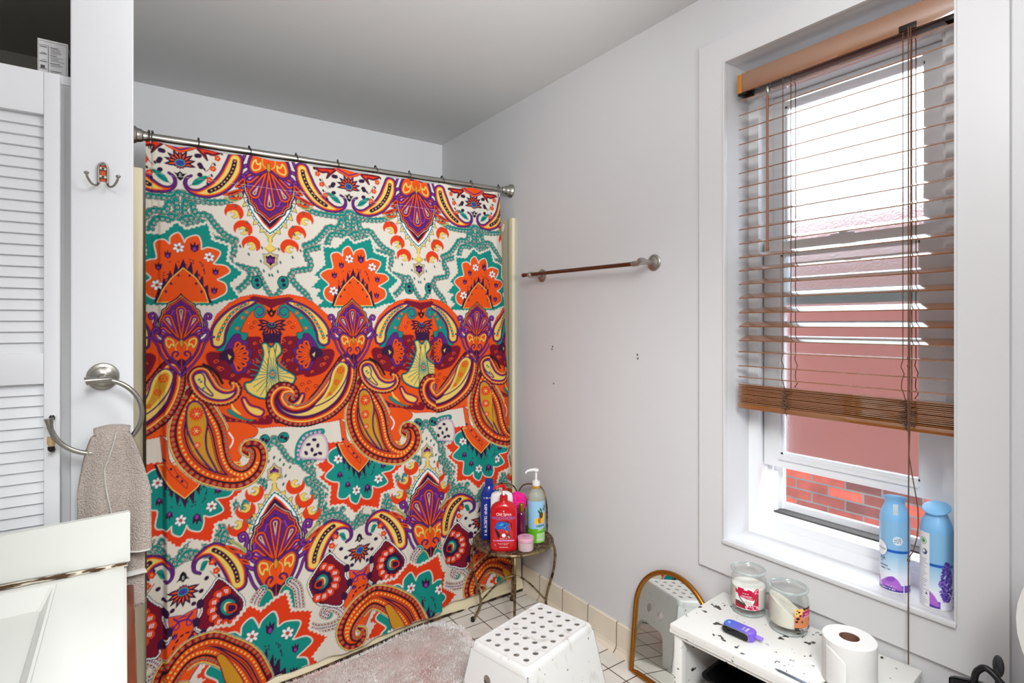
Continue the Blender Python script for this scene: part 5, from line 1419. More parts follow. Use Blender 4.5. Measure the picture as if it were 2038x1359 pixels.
('bands',[(-1.5,'K'),(0,'D'),(4,'C'),(6,'D'),(12,'O'),(15,'N'),(18,'P')],[(300,1669),(314,1685),(336,1703),(354,1713),(360,1731),(376,1743),(380,1765),(390,1787),(392,1821),(380,1847),(358,1869),(330,1883),(300,1897),(300,1897),(270,1883),(242,1869),(220,1847),(208,1821),(210,1787),(220,1765),(224,1743),(240,1731),(246,1713),(264,1703),(286,1685),(300,1669)]),
('dotline',[(2.2,'O')],8,[(384,1805),(374,1763),(356,1733),(328,1707),(300,1685),(272,1707),(244,1733),(226,1763),(216,1805)]),
('bands',[(-2,'K'),(0,'V'),(6,'P')],[(300,1719),(312,1739),(334,1743),(342,1763),(362,1769),(366,1791),(380,1803),(376,1833),(356,1859),(328,1881),(300,1891),(300,1891),(272,1881),(244,1859),(224,1833),(220,1803),(234,1791),(238,1769),(258,1763),(266,1743),(288,1739),(300,1719)]),
('drop',[(-2,'K'),(0,'O'),(5.5,'D'),(7,'P'),(11,'V'),(14,'Y'),(17,'D')],(300,1891),-1.571,166,42),
('drop',[(-2,'K'),(0,'O'),(5.5,'D'),(7,'P'),(11,'V'),(14,'Y'),(17,'D')],(300,1891),-2.042,140,40),
('drop',[(-2,'K'),(0,'O'),(5.5,'D'),(7,'P'),(11,'V'),(14,'Y'),(17,'D')],(300,1891),-1.1,140,40),
('drop',[(-2,'K'),(0,'O'),(5.5,'D'),(7,'P'),(11,'V'),(14,'Y'),(17,'D')],(300,1891),-2.496,106,32),
('drop',[(-2,'K'),(0,'O'),(5.5,'D'),(7,'P'),(11,'V'),(14,'Y'),(17,'D')],(300,1891),-0.646,106,32),
('stroke','K',15.5,[(356,1877),(386,1851),(404,1813),(398,1779),(408,1759),(422,1765),(418,1781),(409,1779)]),
('stroke','P',12,[(356,1877),(386,1851),(404,1813),(398,1779),(408,1759),(422,1765),(418,1781),(409,1779)]),
('stroke','V',3,[(356,1877),(386,1851),(404,1813),(398,1779),(408,1759),(422,1765),(418,1781),(409,1779)]),
('stroke','K',15.5,[(344,1885),(376,1887),(402,1871),(412,1845),(402,1825),(388,1831),(390,1845),(398,1845)]),
('stroke','P',12,[(344,1885),(376,1887),(402,1871),(412,1845),(402,1825),(388,1831),(390,1845),(398,1845)]),
('stroke','V',3,[(344,1885),(376,1887),(402,1871),(412,1845),(402,1825),(388,1831),(390,1845),(398,1845)]),
('stroke','K',12,[(300,2043),(324,2015),(352,1983),(380,1941),(396,1899),(418,1869),(434,1867)]),
('stroke','P',8.5,[(300,2043),(324,2015),(352,1983),(380,1941),(396,1899),(418,1869),(434,1867)]),
('stroke','V',2.4,[(300,2043),(324,2015),(352,1983),(380,1941),(396,1899),(418,1869),(434,1867)]),
('stroke','K',15.5,[(244,1877),(214,1851),(196,1813),(202,1779),(192,1759),(178,1765),(182,1781),(191,1779)]),
('stroke','P',12,[(244,1877),(214,1851),(196,1813),(202,1779),(192,1759),(178,1765),(182,1781),(191,1779)]),
('stroke','V',3,[(244,1877),(214,1851),(196,1813),(202,1779),(192,1759),(178,1765),(182,1781),(191,1779)]),
('stroke','K',15.5,[(256,1885),(224,1887),(198,1871),(188,1845),(198,1825),(212,1831),(210,1845),(202,1845)]),
('stroke','P',12,[(256,1885),(224,1887),(198,1871),(188,1845),(198,1825),(212,1831),(210,1845),(202,1845)]),
('stroke','V',3,[(256,1885),(224,1887),(198,1871),(188,1845),(198,1825),(212,1831),(210,1845),(202,1845)]),
('stroke','K',12,[(300,2043),(276,2015),(248,1983),(220,1941),(204,1899),(182,1869),(166,1867)]),
('stroke','P',8.5,[(300,2043),(276,2015),(248,1983),(220,1941),(204,1899),(182,1869),(166,1867)]),
('stroke','V',2.4,[(300,2043),(276,2015),(248,1983),(220,1941),(204,1899),(182,1869),(166,1867)]),
('bands',[(-2,'K'),(0,'P'),(8,'K'),(9.5,'O')],[(300,1881),(318,1867),(344,1853),(366,1857),(378,1879),(374,1911),(358,1947),(334,1979),(312,2003),(300,2029),(300,2029),(288,2003),(266,1979),(242,1947),(226,1911),(222,1879),(234,1857),(256,1853),(282,1867),(300,1881)]),
('bands',[(-1.2,'K'),(0,'Y'),(6,'O')],[(330,1881),(354,1869),(364,1883),(358,1907),(346,1917),(340,1901),(328,1909)]),
('dotline',[(2.4,'Y')],7,[(308,1887),(320,1897),(324,1915),(320,1927)]),
('stroke','K',8,[(302,1975),(316,1977),(334,1961),(336,1941),(322,1931),(312,1941),(320,1951)]),
('stroke','P',5,[(302,1975),(316,1977),(334,1961),(336,1941),(322,1931),(312,1941),(320,1951)]),
('bands',[(-1.2,'K'),(0,'Y'),(6,'O')],[(270,1881),(246,1869),(236,1883),(242,1907),(254,1917),(260,1901),(272,1909)]),
('dotline',[(2.4,'Y')],7,[(292,1887),(280,1897),(276,1915),(280,1927)]),
('stroke','K',8,[(298,1975),(284,1977),(266,1961),(264,1941),(278,1931),(288,1941),(280,1951)]),
('stroke','P',5,[(298,1975),(284,1977),(266,1961),(264,1941),(278,1931),(288,1941),(280,1951)]),
('fill','D',[(300,1961),(314,1971),(320,1983),(306,1997),(300,2011),(300,2011),(294,1997),(280,1983),(286,1971),(300,1961)],0),
('stroke','R',2.5,[(300,1903),(300,2009)],0,0),
('ell','K',(300,1893),8.5,19),
('ell','G',(300,1893),6.8,17),
('taper',[(-1.5,'K'),(0,'P'),(6.5,'K'),(7.5,'O'),(12.5,'Y')],[(181,1904),(173,1868),(156,1832),(126,1794),(91,1770),(58,1760),(30,1766),(16.3,1785),(19.3,1808),(35,1820)],[27,33,32,29,23,14,8.5,6,5,3.5]),
('dotline',[(8.5,'N')],15,[(181,1904),(173,1868),(156,1832),(126,1794),(91,1770)]),
('dotline',[(8,'D')],15,[(181,1904),(173,1868),(156,1832),(126,1794),(91,1770)],7.5),
('dotline',[(2.6,'Y')],15,[(181,1904),(173,1868),(156,1832),(126,1794),(91,1770)]),
('stroke','K',11,[(147,1754),(179,1748),(199,1770),(187,1783),(175,1775),(182,1767)]),
('stroke','Y',9,[(147,1754),(179,1748),(199,1770),(187,1783),(175,1775),(182,1767)]),
('stroke','T',3.6,[(147,1754),(179,1748),(199,1770),(187,1783),(175,1775),(182,1767)]),
('bands',[(-1.5,'D'),(0,'O'),(4,'N')],[(180,1802),(206,1835),(213,1818),(192,1799)]),
('bands',[(-1.5,'D'),(0,'O'),(4,'N')],[(139,1765),(180,1788),(210,1792),(169,1767)]),
('bands',[(-1.5,'D'),(0,'O'),(4,'N')],[(205,1763),(179,1751),(159,1757)]),
('ell','R',(127,1898),5,5),
('ell','R',(123,1904),5,5),
('ell','R',(116,1902),5,5),
('ell','R',(116,1894),5,5),
('ell','R',(123,1892),5,5),
('ell','Y',(121,1898),3,3),
('ell','K',(121,1898),1.4,1.4),
('ell','R',(112,1857),5,5),
('ell','R',(108,1863),5,5),
('ell','R',(101,1860),5,5),
('ell','R',(101,1853),5,5),
('ell','R',(108,1851),5,5),
('ell','Y',(106,1857),3,3),
('ell','K',(106,1857),1.4,1.4),
('ell','R',(100,1814),5,5),
('ell','R',(95,1820),5,5),
('ell','R',(88,1817),5,5),
('ell','R',(88,1810),5,5),
('ell','R',(95,1808),5,5),
('ell','Y',(93,1814),3,3),
('ell','K',(93,1814),1.4,1.4),
('ell','K',(135,1918),3.6,6.5,0.5),
('ell','K',(111,1874),3.6,6.5,0.5),
('ell','K',(101,1831),3.6,6.5,0.5),
('ell','K',(87,1799),3.6,6.5,0.5),
('ell','K',(77,1850),3.6,6.5,0.5),
('stroke','N',2.4,[(105,1879),(92,1852),(81,1842)]),
('fill','T',[(36,1789),(48,1810),(76,1826),(86,1821),(62,1793),(43,1785)]),
('stroke','K',2,[(29,1783),(52,1797),(76,1814),(93,1829)]),
('bands',[(-2.5,'K'),(0,'N'),(6,'R')],[(53,1924),(96,1926),(133,1922),(106,1906),(82,1908),(87,1884),(72,1901)]),
('ell','D',(62,1864),9,8,0.4),
('ell','D',(60,1896),9,8,0.4),
('ell','D',(-53,1895),9,8,0.4),
('ell','D',(-66,1856),9,8,0.4),
('ell','D',(-62,1827),9,8,0.4),
('taper',[(-1.5,'K'),(0,'P'),(6.5,'K'),(7.5,'O'),(12.5,'Y')],[(419,1904),(427,1868),(444,1832),(474,1794),(509,1770),(542,1760),(570,1766),(584,1785),(581,1808),(565,1820)],[27,33,32,29,23,14,8.5,6,5,3.5]),
('dotline',[(8.5,'N')],15,[(419,1904),(427,1868),(444,1832),(474,1794),(509,1770)]),
('dotline',[(8,'D')],15,[(419,1904),(427,1868),(444,1832),(474,1794),(509,1770)],7.5),
('dotline',[(2.6,'Y')],15,[(419,1904),(427,1868),(444,1832),(474,1794),(509,1770)]),
('stroke','K',11,[(453,1754),(421,1748),(401,1770),(413,1783),(425,1775),(418,1767)]),
('stroke','Y',9,[(453,1754),(421,1748),(401,1770),(413,1783),(425,1775),(418,1767)]),
('stroke','T',3.6,[(453,1754),(421,1748),(401,1770),(413,1783),(425,1775),(418,1767)]),
('bands',[(-1.5,'D'),(0,'O'),(4,'N')],[(420,1802),(394,1835),(387,1818),(408,1799)]),
('bands',[(-1.5,'D'),(0,'O'),(4,'N')],[(461,1765),(420,1788),(390,1792),(431,1767)]),
('bands',[(-1.5,'D'),(0,'O'),(4,'N')],[(395,1763),(421,1751),(441,1757)]),
('ell','R',(485,1898),5,5),
('ell','R',(481,1904),5,5),
('ell','R',(474,1902),5,5),
('ell','R',(474,1894),5,5),
('ell','R',(481,1892),5,5),
('ell','Y',(479,1898),3,3),
('ell','K',(479,1898),1.4,1.4),
('ell','R',(500,1857),5,5),
('ell','R',(496,1863),5,5),
('ell','R',(489,1860),5,5),
('ell','R',(489,1853),5,5),
('ell','R',(496,1851),5,5),
('ell','Y',(494,1857),3,3),
('ell','K',(494,1857),1.4,1.4),
('ell','R',(513,1814),5,5),
('ell','R',(509,1820),5,5),
('ell','R',(502,1817),5,5),
('ell','R',(502,1810),5,5),
('ell','R',(509,1808),5,5),
('ell','Y',(507,1814),3,3),
('ell','K',(507,1814),1.4,1.4),
('ell','K',(465,1918),3.6,6.5,0.5),
('ell','K',(489,1874),3.6,6.5,0.5),
('ell','K',(499,1831),3.6,6.5,0.5),
('ell','K',(513,1799),3.6,6.5,0.5),
('ell','K',(523,1850),3.6,6.5,0.5),
('stroke','N',2.4,[(495,1879),(508,1852),(519,1842)]),
('fill','T',[(564,1789),(552,1810),(524,1826),(514,1821),(538,1793),(557,1785)]),
('stroke','K',2,[(571,1783),(548,1797),(524,1814),(507,1829)]),
('bands',[(-2.5,'K'),(0,'N'),(6,'R')],[(547,1924),(504,1926),(467,1922),(494,1906),(518,1908),(513,1884),(528,1901)]),
('ell','D',(538,1864),9,8,0.4),
('ell','D',(540,1896),9,8,0.4),
('ell','D',(653,1895),9,8,0.4),
('ell','D',(666,1856),9,8,0.4),
('ell','D',(662,1827),9,8,0.4),
('leaf',[(0,'K'),(1,'D'),(5.5,'O')],(0,1862),-0.209,52,17),
('leaf',[(0,'K'),(1,'D'),(5.5,'O')],(0,1862),0.236,52,17),
('leaf',[(0,'K'),(1,'D'),(5.5,'O')],(0,1862),0.681,52,17),
('leaf',[(0,'K'),(1,'D'),(5.5,'O')],(0,1862),1.126,52,17),
('leaf',[(0,'K'),(1,'D'),(5.5,'O')],(0,1862),1.571,52,17),
('leaf',[(0,'K'),(1,'D'),(5.5,'O')],(0,1862),2.016,52,17),
('leaf',[(0,'K'),(1,'D'),(5.5,'O')],(0,1862),2.461,52,17),
('leaf',[(0,'K'),(1,'D'),(5.5,'O')],(0,1862),2.906,52,17),
('leaf',[(0,'K'),(1,'D'),(5.5,'O')],(0,1862),3.351,52,17),
('leaf',[(0,'D'),(3,'R')],(0,1862),-0.698,24,13),
('leaf',[(0,'D'),(3,'R')],(0,1862),-1.134,24,13),
('leaf',[(0,'D'),(3,'R')],(0,1862),-1.571,24,13),
('leaf',[(0,'D'),(3,'R')],(0,1862),-2.007,24,13),
('leaf',[(0,'D'),(3,'R')],(0,1862),-2.443,24,13),
('ell','J',(0,1862),16,13),
('ell','B',(0,1862),14,11),
('ell','P',(0,1864),4,4),
('fill','K',[(0,1832),(9,1824),(20,1826),(12,1816),(9,1806),(0,1798),(-9,1806),(-12,1816),(-20,1826),(-9,1824)]),
('ell','C',(0,1818),3,6),
('ell','K',(0,1818),1.4,3),
('bands',[(-2,'N'),(0,'O'),(7,'P'),(12,'O')],[(-64,1933),(-40,1915),(0,1899),(40,1915),(64,1933),(60,2000),(-60,2000)],0,6,0),
('bands',[(-2,'K'),(0,'Y')],[(300,705),(307,697),(306,685),(313,675),(322,663),(336,667),(334,649),(344,635),(360,641),(356,621),(364,605),(380,609),(375,585),(380,569),(396,577),(388,555),(392,541),(208,541),(212,555),(204,577),(220,569),(225,585),(220,609),(236,605),(244,621),(240,641),(256,635),(266,649),(264,667),(278,663),(287,675),(294,685),(293,697),(300,705)],0,6,0),
('fill','Y',[(300,743),(316,735),(322,725),(308,717),(304,699),(296,699),(292,717),(278,725),(284,735),(300,743)],0),
('stroke','K',1.6,[(278,725),(300,741),(322,725),(308,717)],0,0),
('bands',[(-1.5,'K'),(0,'W'),(4,'T'),(9,'W')],[(300,677),(330,651),(356,619),(376,585),(390,547),(340,523),(260,523),(210,547),(224,585),(244,619),(270,651),(300,677)],0,6,0),
('dotline',[(2.4,'D')],14,[(388,553),(366,597),(336,637),(300,667),(264,637),(234,597),(212,553)]),
('bands',[(0,'R'),(6,'K'),(7,'D')],[(300,655),(324,631),(350,595),(368,563),(378,537),(330,523),(270,523),(222,537),(232,563),(250,595),(276,631),(300,655)],0,6,0),
('bands',[(-1.5,'K'),(0,'D'),(4,'C'),(6,'D'),(12,'O'),(15,'N'),(18,'P')],[(300,635),(314,619),(336,601),(354,591),(360,573),(376,561),(380,539),(390,517),(392,483),(380,457),(358,435),(330,421),(300,407),(300,407),(270,421),(242,435),(220,457),(208,483),(210,517),(220,539),(224,561),(240,573),(246,591),(264,601),(286,619),(300,635)]),
('dotline',[(2.2,'O')],8,[(384,499),(374,541),(356,571),(328,597),(300,619),(272,597),(244,571),(226,541),(216,499)]),
('bands',[(-2,'K'),(0,'V'),(6,'P')],[(300,585),(312,565),(334,561),(342,541),(362,535),(366,513),(380,501),(376,471),(356,445),(328,423),(300,413),(300,413),(272,423),(244,445),(224,471),(220,501),(234,513),(238,535),(258,541),(266,561),(288,565),(300,585)]),
('drop',[(-2,'K'),(0,'O'),(5.5,'D'),(7,'P'),(11,'V'),(14,'Y'),(17,'D')],(300,413),1.571,166,42),
('drop',[(-2,'K'),(0,'O'),(5.5,'D'),(7,'P'),(11,'V'),(14,'Y'),(17,'D')],(300,413),2.042,140,40),
('drop',[(-2,'K'),(0,'O'),(5.5,'D'),(7,'P'),(11,'V'),(14,'Y'),(17,'D')],(300,413),1.1,140,40),
('drop',[(-2,'K'),(0,'O'),(5.5,'D'),(7,'P'),(11,'V'),(14,'Y'),(17,'D')],(300,413),2.496,106,32),
('drop',[(-2,'K'),(0,'O'),(5.5,'D'),(7,'P'),(11,'V'),(14,'Y'),(17,'D')],(300,413),0.646,106,32),
('stroke','K',15.5,[(356,427),(386,453),(404,491),(398,525),(408,545),(422,539),(418,523),(409,525)]),
('stroke','P',12,[(356,427),(386,453),(404,491),(398,525),(408,545),(422,539),(418,523),(409,525)]),
('stroke','V',3,[(356,427),(386,453),(404,491),(398,525),(408,545),(422,539),(418,523),(409,525)]),
('stroke','K',15.5,[(344,419),(376,417),(402,433),(412,459),(402,479),(388,473),(390,459),(398,459)]),
('stroke','P',12,[(344,419),(376,417),(402,433),(412,459),(402,479),(388,473),(390,459),(398,459)]),
('stroke','V',3,[(344,419),(376,417),(402,433),(412,459),(402,479),(388,473),(390,459),(398,459)]),
('stroke','K',12,[(300,261),(324,289),(352,321),(380,363),(396,405),(418,435),(434,437)]),
('stroke','P',8.5,[(300,261),(324,289),(352,321),(380,363),(396,405),(418,435),(434,437)]),
('stroke','V',2.4,[(300,261),(324,289),(352,321),(380,363),(396,405),(418,435),(434,437)]),
('stroke','K',15.5,[(244,427),(214,453),(196,491),(202,525),(192,545),(178,539),(182,523),(191,525)]),
('stroke','P',12,[(244,427),(214,453),(196,491),(202,525),(192,545),(178,539),(182,523),(191,525)]),
('stroke','V',3,[(244,427),(214,453),(196,491),(202,525),(192,545),(178,539),(182,523),(191,525)]),
('stroke','K',15.5,[(256,419),(224,417),(198,433),(188,459),(198,479),(212,473),(210,459),(202,459)]),
('stroke','P',12,[(256,419),(224,417),(198,433),(188,459),(198,479),(212,473),(210,459),(202,459)]),
('stroke','V',3,[(256,419),(224,417),(198,433),(188,459),(198,479),(212,473),(210,459),(202,459)]),
('stroke','K',12,[(300,261),(276,289),(248,321),(220,363),(204,405),(182,435),(166,437)]),
('stroke','P',8.5,[(300,261),(276,289),(248,321),(220,363),(204,405),(182,435),(166,437)]),
('stroke','V',2.4,[(300,261),(276,289),(248,321),(220,363),(204,405),(182,435),(166,437)]),
('bands',[(-2,'K'),(0,'P'),(8,'K'),(9.5,'O')],[(300,423),(318,437),(344,451),(366,447),(378,425),(374,393),(358,357),(334,325),(312,301),(300,275),(300,275),(288,301),(266,325),(242,357),(226,393),(222,425),(234,447),(256,451),(282,437),(300,423)]),
('bands',[(-1.2,'K'),(0,'Y'),(6,'O')],[(330,423),(354,435),(364,421),(358,397),(346,387),(340,403),(328,395)]),
('dotline',[(2.4,'Y')],7,[(308,417),(320,407),(324,389),(320,377)]),
('stroke','K',8,[(302,329),(316,327),(334,343),(336,363),(322,373),(312,363),(320,353)]),
('stroke','P',5,[(302,329),(316,327),(334,343),(336,363),(322,373),(312,363),(320,353)]),
('bands',[(-1.2,'K'),(0,'Y'),(6,'O')],[(270,423),(246,435),(236,421),(242,397),(254,387),(260,403),(272,395)]),
('dotline',[(2.4,'Y')],7,[(292,417),(280,407),(276,389),(280,377)]),
('stroke','K',8,[(298,329),(284,327),(266,343),(264,363),(278,373),(288,363),(280,353)]),
('stroke','P',5,[(298,329),(284,327),(266,343),(264,363),(278,373),(288,363),(280,353)]),
('fill','D',[(300,343),(314,333),(320,321),(306,307),(300,293),(300,293),(294,307),(280,321),(286,333),(300,343)],0),
('stroke','R',2.5,[(300,401),(300,295)],0,0),
('ell','K',(300,411),8.5,19),
('ell','G',(300,411),6.8,17),
('taper',[(-1.5,'K'),(0,'P'),(6.5,'K'),(7.5,'O'),(12.5,'Y')],[(170,381),(164,416),(148,452),(123,484),(95,505),(66,504),(42,491),(32,470),(35,449),(52,438)],[30,35,35,31,25,15,9,6.5,5,4]),
('dotline',[(8.5,'N')],15,[(170,381),(164,416),(148,452),(123,484),(95,505)]),
('dotline',[(8,'D')],15,[(170,381),(164,416),(148,452),(123,484),(95,505)],7.5),
('dotline',[(2.6,'Y')],15,[(170,381),(164,416),(148,452),(123,484),(95,505)]),
('stroke','K',12,[(152,526),(172,509),(193,489),(189,478),(175,489)]),
('stroke','Y',9.5,[(152,526),(172,509),(193,489),(189,478),(175,489)]),
('stroke','T',4,[(152,526),(172,509),(193,489),(189,478),(175,489)]),
('bands',[(-1.5,'D'),(0,'O'),(4,'N')],[(129,514),(161,504),(189,478),(160,485)]),
('bands',[(-1.5,'D'),(0,'O'),(4,'N')],[(175,462),(200,453),(207,436),(185,445)]),
('bands',[(-1.5,'D'),(0,'O'),(4,'N')],[(157,497),(178,477),(200,472)]),
('ell','R',(97,465),5.5,5.5),
('ell','R',(92,472),5.5,5.5),
('ell','R',(84,469),5.5,5.5),
('ell','R',(84,461),5.5,5.5),
('ell','R',(92,459),5.5,5.5),
('ell','Y',(90,465),3.3,3.3),
('ell','K',(90,465),1.5,1.5),
('ell','R',(110,432),5.5,5.5),
('ell','R',(105,439),5.5,5.5),
('ell','R',(98,436),5.5,5.5),
('ell','R',(98,428),5.5,5.5),
('ell','R',(105,426),5.5,5.5),
('ell','Y',(103,432),3.3,3.3),
('ell','K',(103,432),1.5,1.5),
('ell','R',(124,394),5.5,5.5),
('ell','R',(119,400),5.5,5.5),
('ell','R',(111,398),5.5,5.5),
('ell','R',(111,390),5.5,5.5),
('ell','R',(119,387),5.5,5.5),
('ell','Y',(117,394),3.3,3.3),
('ell','K',(117,394),1.5,1.5),
('ell','D',(83,478),4,7,0.4),
('ell','D',(100,454),4,7,0.4),
('ell','D',(111,414),4,7,0.4),
('ell','D',(72,416),8,7,0.4),
('ell','D',(55,380),8,7,0.4),
('ell','D',(126,374),4,7,0.4),
('ell','D',(-32,345),8,7,0.4),
('fill','T',[(52,450),(59,474),(76,474),(72,460),(62,444)]),
('stroke','K',2,[(50,447),(66,462),(86,472)]),
('stroke','N',2.4,[(83,436),(103,408)]),
('taper',[(-1.5,'K'),(0,'P'),(6.5,'K'),(7.5,'O'),(12.5,'Y')],[(430,381),(436,416),(452,452),(477,484),(505,505),(534,504),(558,491),(568,470),(565,449),(548,438)],[30,35,35,31,25,15,9,6.5,5,4]),
('dotline',[(8.5,'N')],15,[(430,381),(436,416),(452,452),(477,484),(505,505)]),
('dotline',[(8,'D')],15,[(430,381),(436,416),(452,452),(477,484),(505,505)],7.5),
('dotline',[(2.6,'Y')],15,[(430,381),(436,416),(452,452),(477,484),(505,505)]),
('stroke','K',12,[(448,526),(428,509),(407,489),(411,478),(425,489)]),
('stroke','Y',9.5,[(448,526),(428,509),(407,489),(411,478),(425,489)]),
('stroke','T',4,[(448,526),(428,509),(407,489),(411,478),(425,489)]),
('bands',[(-1.5,'D'),(0,'O'),(4,'N')],[(471,514),(439,504),(411,478),(440,485)]),
('bands',[(-1.5,'D'),(0,'O'),(4,'N')],[(425,462),(400,453),(393,436),(415,445)]),
('bands',[(-1.5,'D'),(0,'O'),(4,'N')],[(443,497),(422,477),(400,472)]),
('ell','R',(517,465),5.5,5.5),
('ell','R',(512,472),5.5,5.5),
('ell','R',(505,469),5.5,5.5),
('ell','R',(505,461),5.5,5.5),
('ell','R',(512,459),5.5,5.5),
('ell','Y',(510,465),3.3,3.3),
('ell','K',(510,465),1.5,1.5),
('ell','R',(504,432),5.5,5.5),
('ell','R',(499,439),5.5,5.5),
('ell','R',(491,436),5.5,5.5),
('ell','R',(491,428),5.5,5.5),
('ell','R',(499,426),5.5,5.5),
('ell','Y',(497,432),3.3,3.3),
('ell','K',(497,432),1.5,1.5),
('ell','R',(490,394),5.5,5.5),
('ell','R',(485,400),5.5,5.5),
('ell','R',(478,398),5.5,5.5),
('ell','R',(478,390),5.5,5.5),
('ell','R',(485,387),5.5,5.5),
('ell','Y',(483,394),3.3,3.3),
('ell','K',(483,394),1.5,1.5),
('ell','D',(517,478),4,7,0.4),
('ell','D',(500,454),4,7,0.4),
('ell','D',(489,414),4,7,0.4),
('ell','D',(528,416),8,7,0.4),
('ell','D',(545,380),8,7,0.4),
('ell','D',(474,374),4,7,0.4),
('ell','D',(632,345),8,7,0.4),
('fill','T',[(548,450),(541,474),(524,474),(528,460),(538,444)]),
('stroke','K',2,[(550,447),(534,462),(514,472)]),
('stroke','N',2.4,[(517,436),(497,408)]),
('leaf',[(0,'K'),(1,'D'),(5.5,'O')],(0,394),0.209,52,17),
('leaf',[(0,'K'),(1,'D'),(5.5,'O')],(0,394),-0.236,52,17),
('leaf',[(0,'K'),(1,'D'),(5.5,'O')],(0,394),-0.681,52,17),
('leaf',[(0,'K'),(1,'D'),(5.5,'O')],(0,394),-1.126,52,17),
('leaf',[(0,'K'),(1,'D'),(5.5,'O')],(0,394),-1.571,52,17),
('leaf',[(0,'K'),(1,'D'),(5.5,'O')],(0,394),-2.016,52,17),
('leaf',[(0,'K'),(1,'D'),(5.5,'O')],(0,394),-2.461,52,17),
('leaf',[(0,'K'),(1,'D'),(5.5,'O')],(0,394),-2.906,52,17),
('leaf',[(0,'K'),(1,'D'),(5.5,'O')],(0,394),-3.351,52,17),
('leaf',[(0,'D'),(3,'R')],(0,394),0.698,24,13),
('leaf',[(0,'D'),(3,'R')],(0,394),1.134,24,13),
('leaf',[(0,'D'),(3,'R')],(0,394),1.571,24,13),
('leaf',[(0,'D'),(3,'R')],(0,394),2.007,24,13),
('leaf',[(0,'D'),(3,'R')],(0,394),2.443,24,13),
('ell','J',(0,394),16,13),
('ell','B',(0,394),14,11),
('ell','P',(0,392),4,4),
('fill','K',[(0,424),(9,432),(20,430),(12,440),(9,450),(0,458),(-9,450),(-12,440),(-20,430),(-9,432)]),
('ell','C',(0,438),3,6),
('ell','K',(0,438),1.4,3),
('bands',[(-3,'P'),(0,'O')],[(-33,308),(-6.9,312),(42,327),(39,291),(29,257),(55,223),(69,185),(55,142),(28,110),(8.9,77),(-8.9,77),(-28,110),(-55,142),(-69,185),(-55,223),(-29,257),(-39,291),(-42,327),(6.9,312),(33,308)],0,6,0),
('stroke','P',6,[(-28,285),(-11.3,299),(11.5,299),(28,317)]),
('stroke','P',4,[(-31,294),(-24,277),(-11.3,280),(-11.3,295)]),
('stroke','P',6,[(28,285),(11.3,299),(-11.5,299),(-28,317)]),
('stroke','P',4,[(31,294),(24,277),(11.3,280),(11.3,295)]),
('bands',[(0,'D'),(4,'P'),(9,'B')],[(-6,167),(-10,195),(8,223),(28,247),(36,225),(36,191),(20,165)]),
('fill','R',[(6,175),(18,191),(34,197),(20,201),(16,219),(10,203),(0,199),(10,191)]),
('ell','D',(58,203),3.2,7),
('ell','D',(55,222),3.2,7,0.39),
('ell','D',(45,238),3.2,7,0.79),
('ell','D',(31,249),3.2,7,1.18),
('ell','D',(14,253),3.2,7,1.57),
('ell','D',(-2.8,249),3.2,7,1.96),
('ell','D',(-17.1,238),3.2,7,2.36),
('ell','D',(-27,222),3.2,7,2.75),
('ell','D',(-30,203),3.2,7,3.14),
('ell','D',(-27,184),3.2,7,3.53),
('ell','D',(-17.1,167),3.2,7,3.93),
('ell','D',(-2.8,156),3.2,7,4.32),
('ell','D',(14,153),3.2,7,4.71),
('ell','D',(31,156),3.2,7,5.11),
('ell','D',(45,167),3.2,7,5.5),
('ell','D',(55,184),3.2,7,5.89),
('fill','D',[(-33,266),(-27,260),(-24,270),(-21,260),(-15.3,265),(-17.1,251),(-24,245),(-32,251)],0),
('ell','V',(-24,252),3.4,4.3),
('fill','D',[(-39,127),(-33,121),(-31,131),(-28,121),(-22,126),(-24,112),(-31,106),(-38,112)],0),
('ell','V',(-31,113),3.4,4.3),
('fill','D',[(-13.5,144),(-7.5,138),(-5.1,147),(-2.1,138),(3.9,142),(2.1,128),(-5.1,122),(-12.3,128)],0),
('ell','V',(-5.1,130),3.4,4.3),
('bands',[(-10,'K'),(-7.5,'W'),(-3,'K'),(0,'N')],[(111,399),(94,379),(79,364),(60,343),(62,308),(43,267),(68,239),(72,205),(97,204),(124,216),(149,227),(174,266),(185,309),(163,345),(139,375)],2,12),
('ell','D',(52,338),12,16),
('ell','D',(41,279),12,16),
('ell','D',(61,232),12,16),
('ell','K',(132,357),19,19),
('ell','R',(132,357),17,17),
('stroke','W',2.4,[(127,351),(129,363)],0,0),
('stroke','W',2.4,[(132,351),(134,363)],0,0),
('stroke','W',2.4,[(137,351),(139,363)],0,0),
('ell','K',(110,347),19,19),
('ell','R',(110,347),17,17),
('stroke','W',2.4,[(105,341),(107,353)],0,0),
('stroke','W',2.4,[(110,341),(112,353)],0,0),
('stroke','W',2.4,[(115,341),(117,353)],0,0),
('ell','K',(95,326),19,19),
('ell','R',(95,326),17,17),
('stroke','W',2.4,[(90,320),(92,332)],0,0),
('stroke','W',2.4,[(95,320),(97,332)],0,0),
('stroke','W',2.4,[(100,320),(102,332)],0,0),
('ell','K',(90,301),19,19),
('ell','R',(90,301),17,17),
('stroke','W',2.4,[(85,295),(87,307)],0,0),
('stroke','W',2.4,[(90,295),(92,307)],0,0),
('stroke','W',2.4,[(95,295),(97,307)],0,0),
('ell','K',(96,276),19,19),
('ell','R',(96,276),17,17),
('stroke','W',2.4,[(91,270),(93,282)],0,0),
('stroke','W',2.4,[(96,270),(98,282)],0,0),
('stroke','W',2.4,[(101,270),(103,282)],0,0),
('ell','K',(112,256),19,19),
('ell','R',(112,256),17,17),
('stroke','W',2.4,[(107,250),(109,262)],0,0),
('stroke','W',2.4,[(112,250),(114,262)],0,0),
('stroke','W',2.4,[(117,250),(119,262)],0,0),
('ell','K',(133,246),19,19),
('ell','R',(133,246),17,17),
('stroke','W',2.4,[(128,240),(130,252)],0,0),
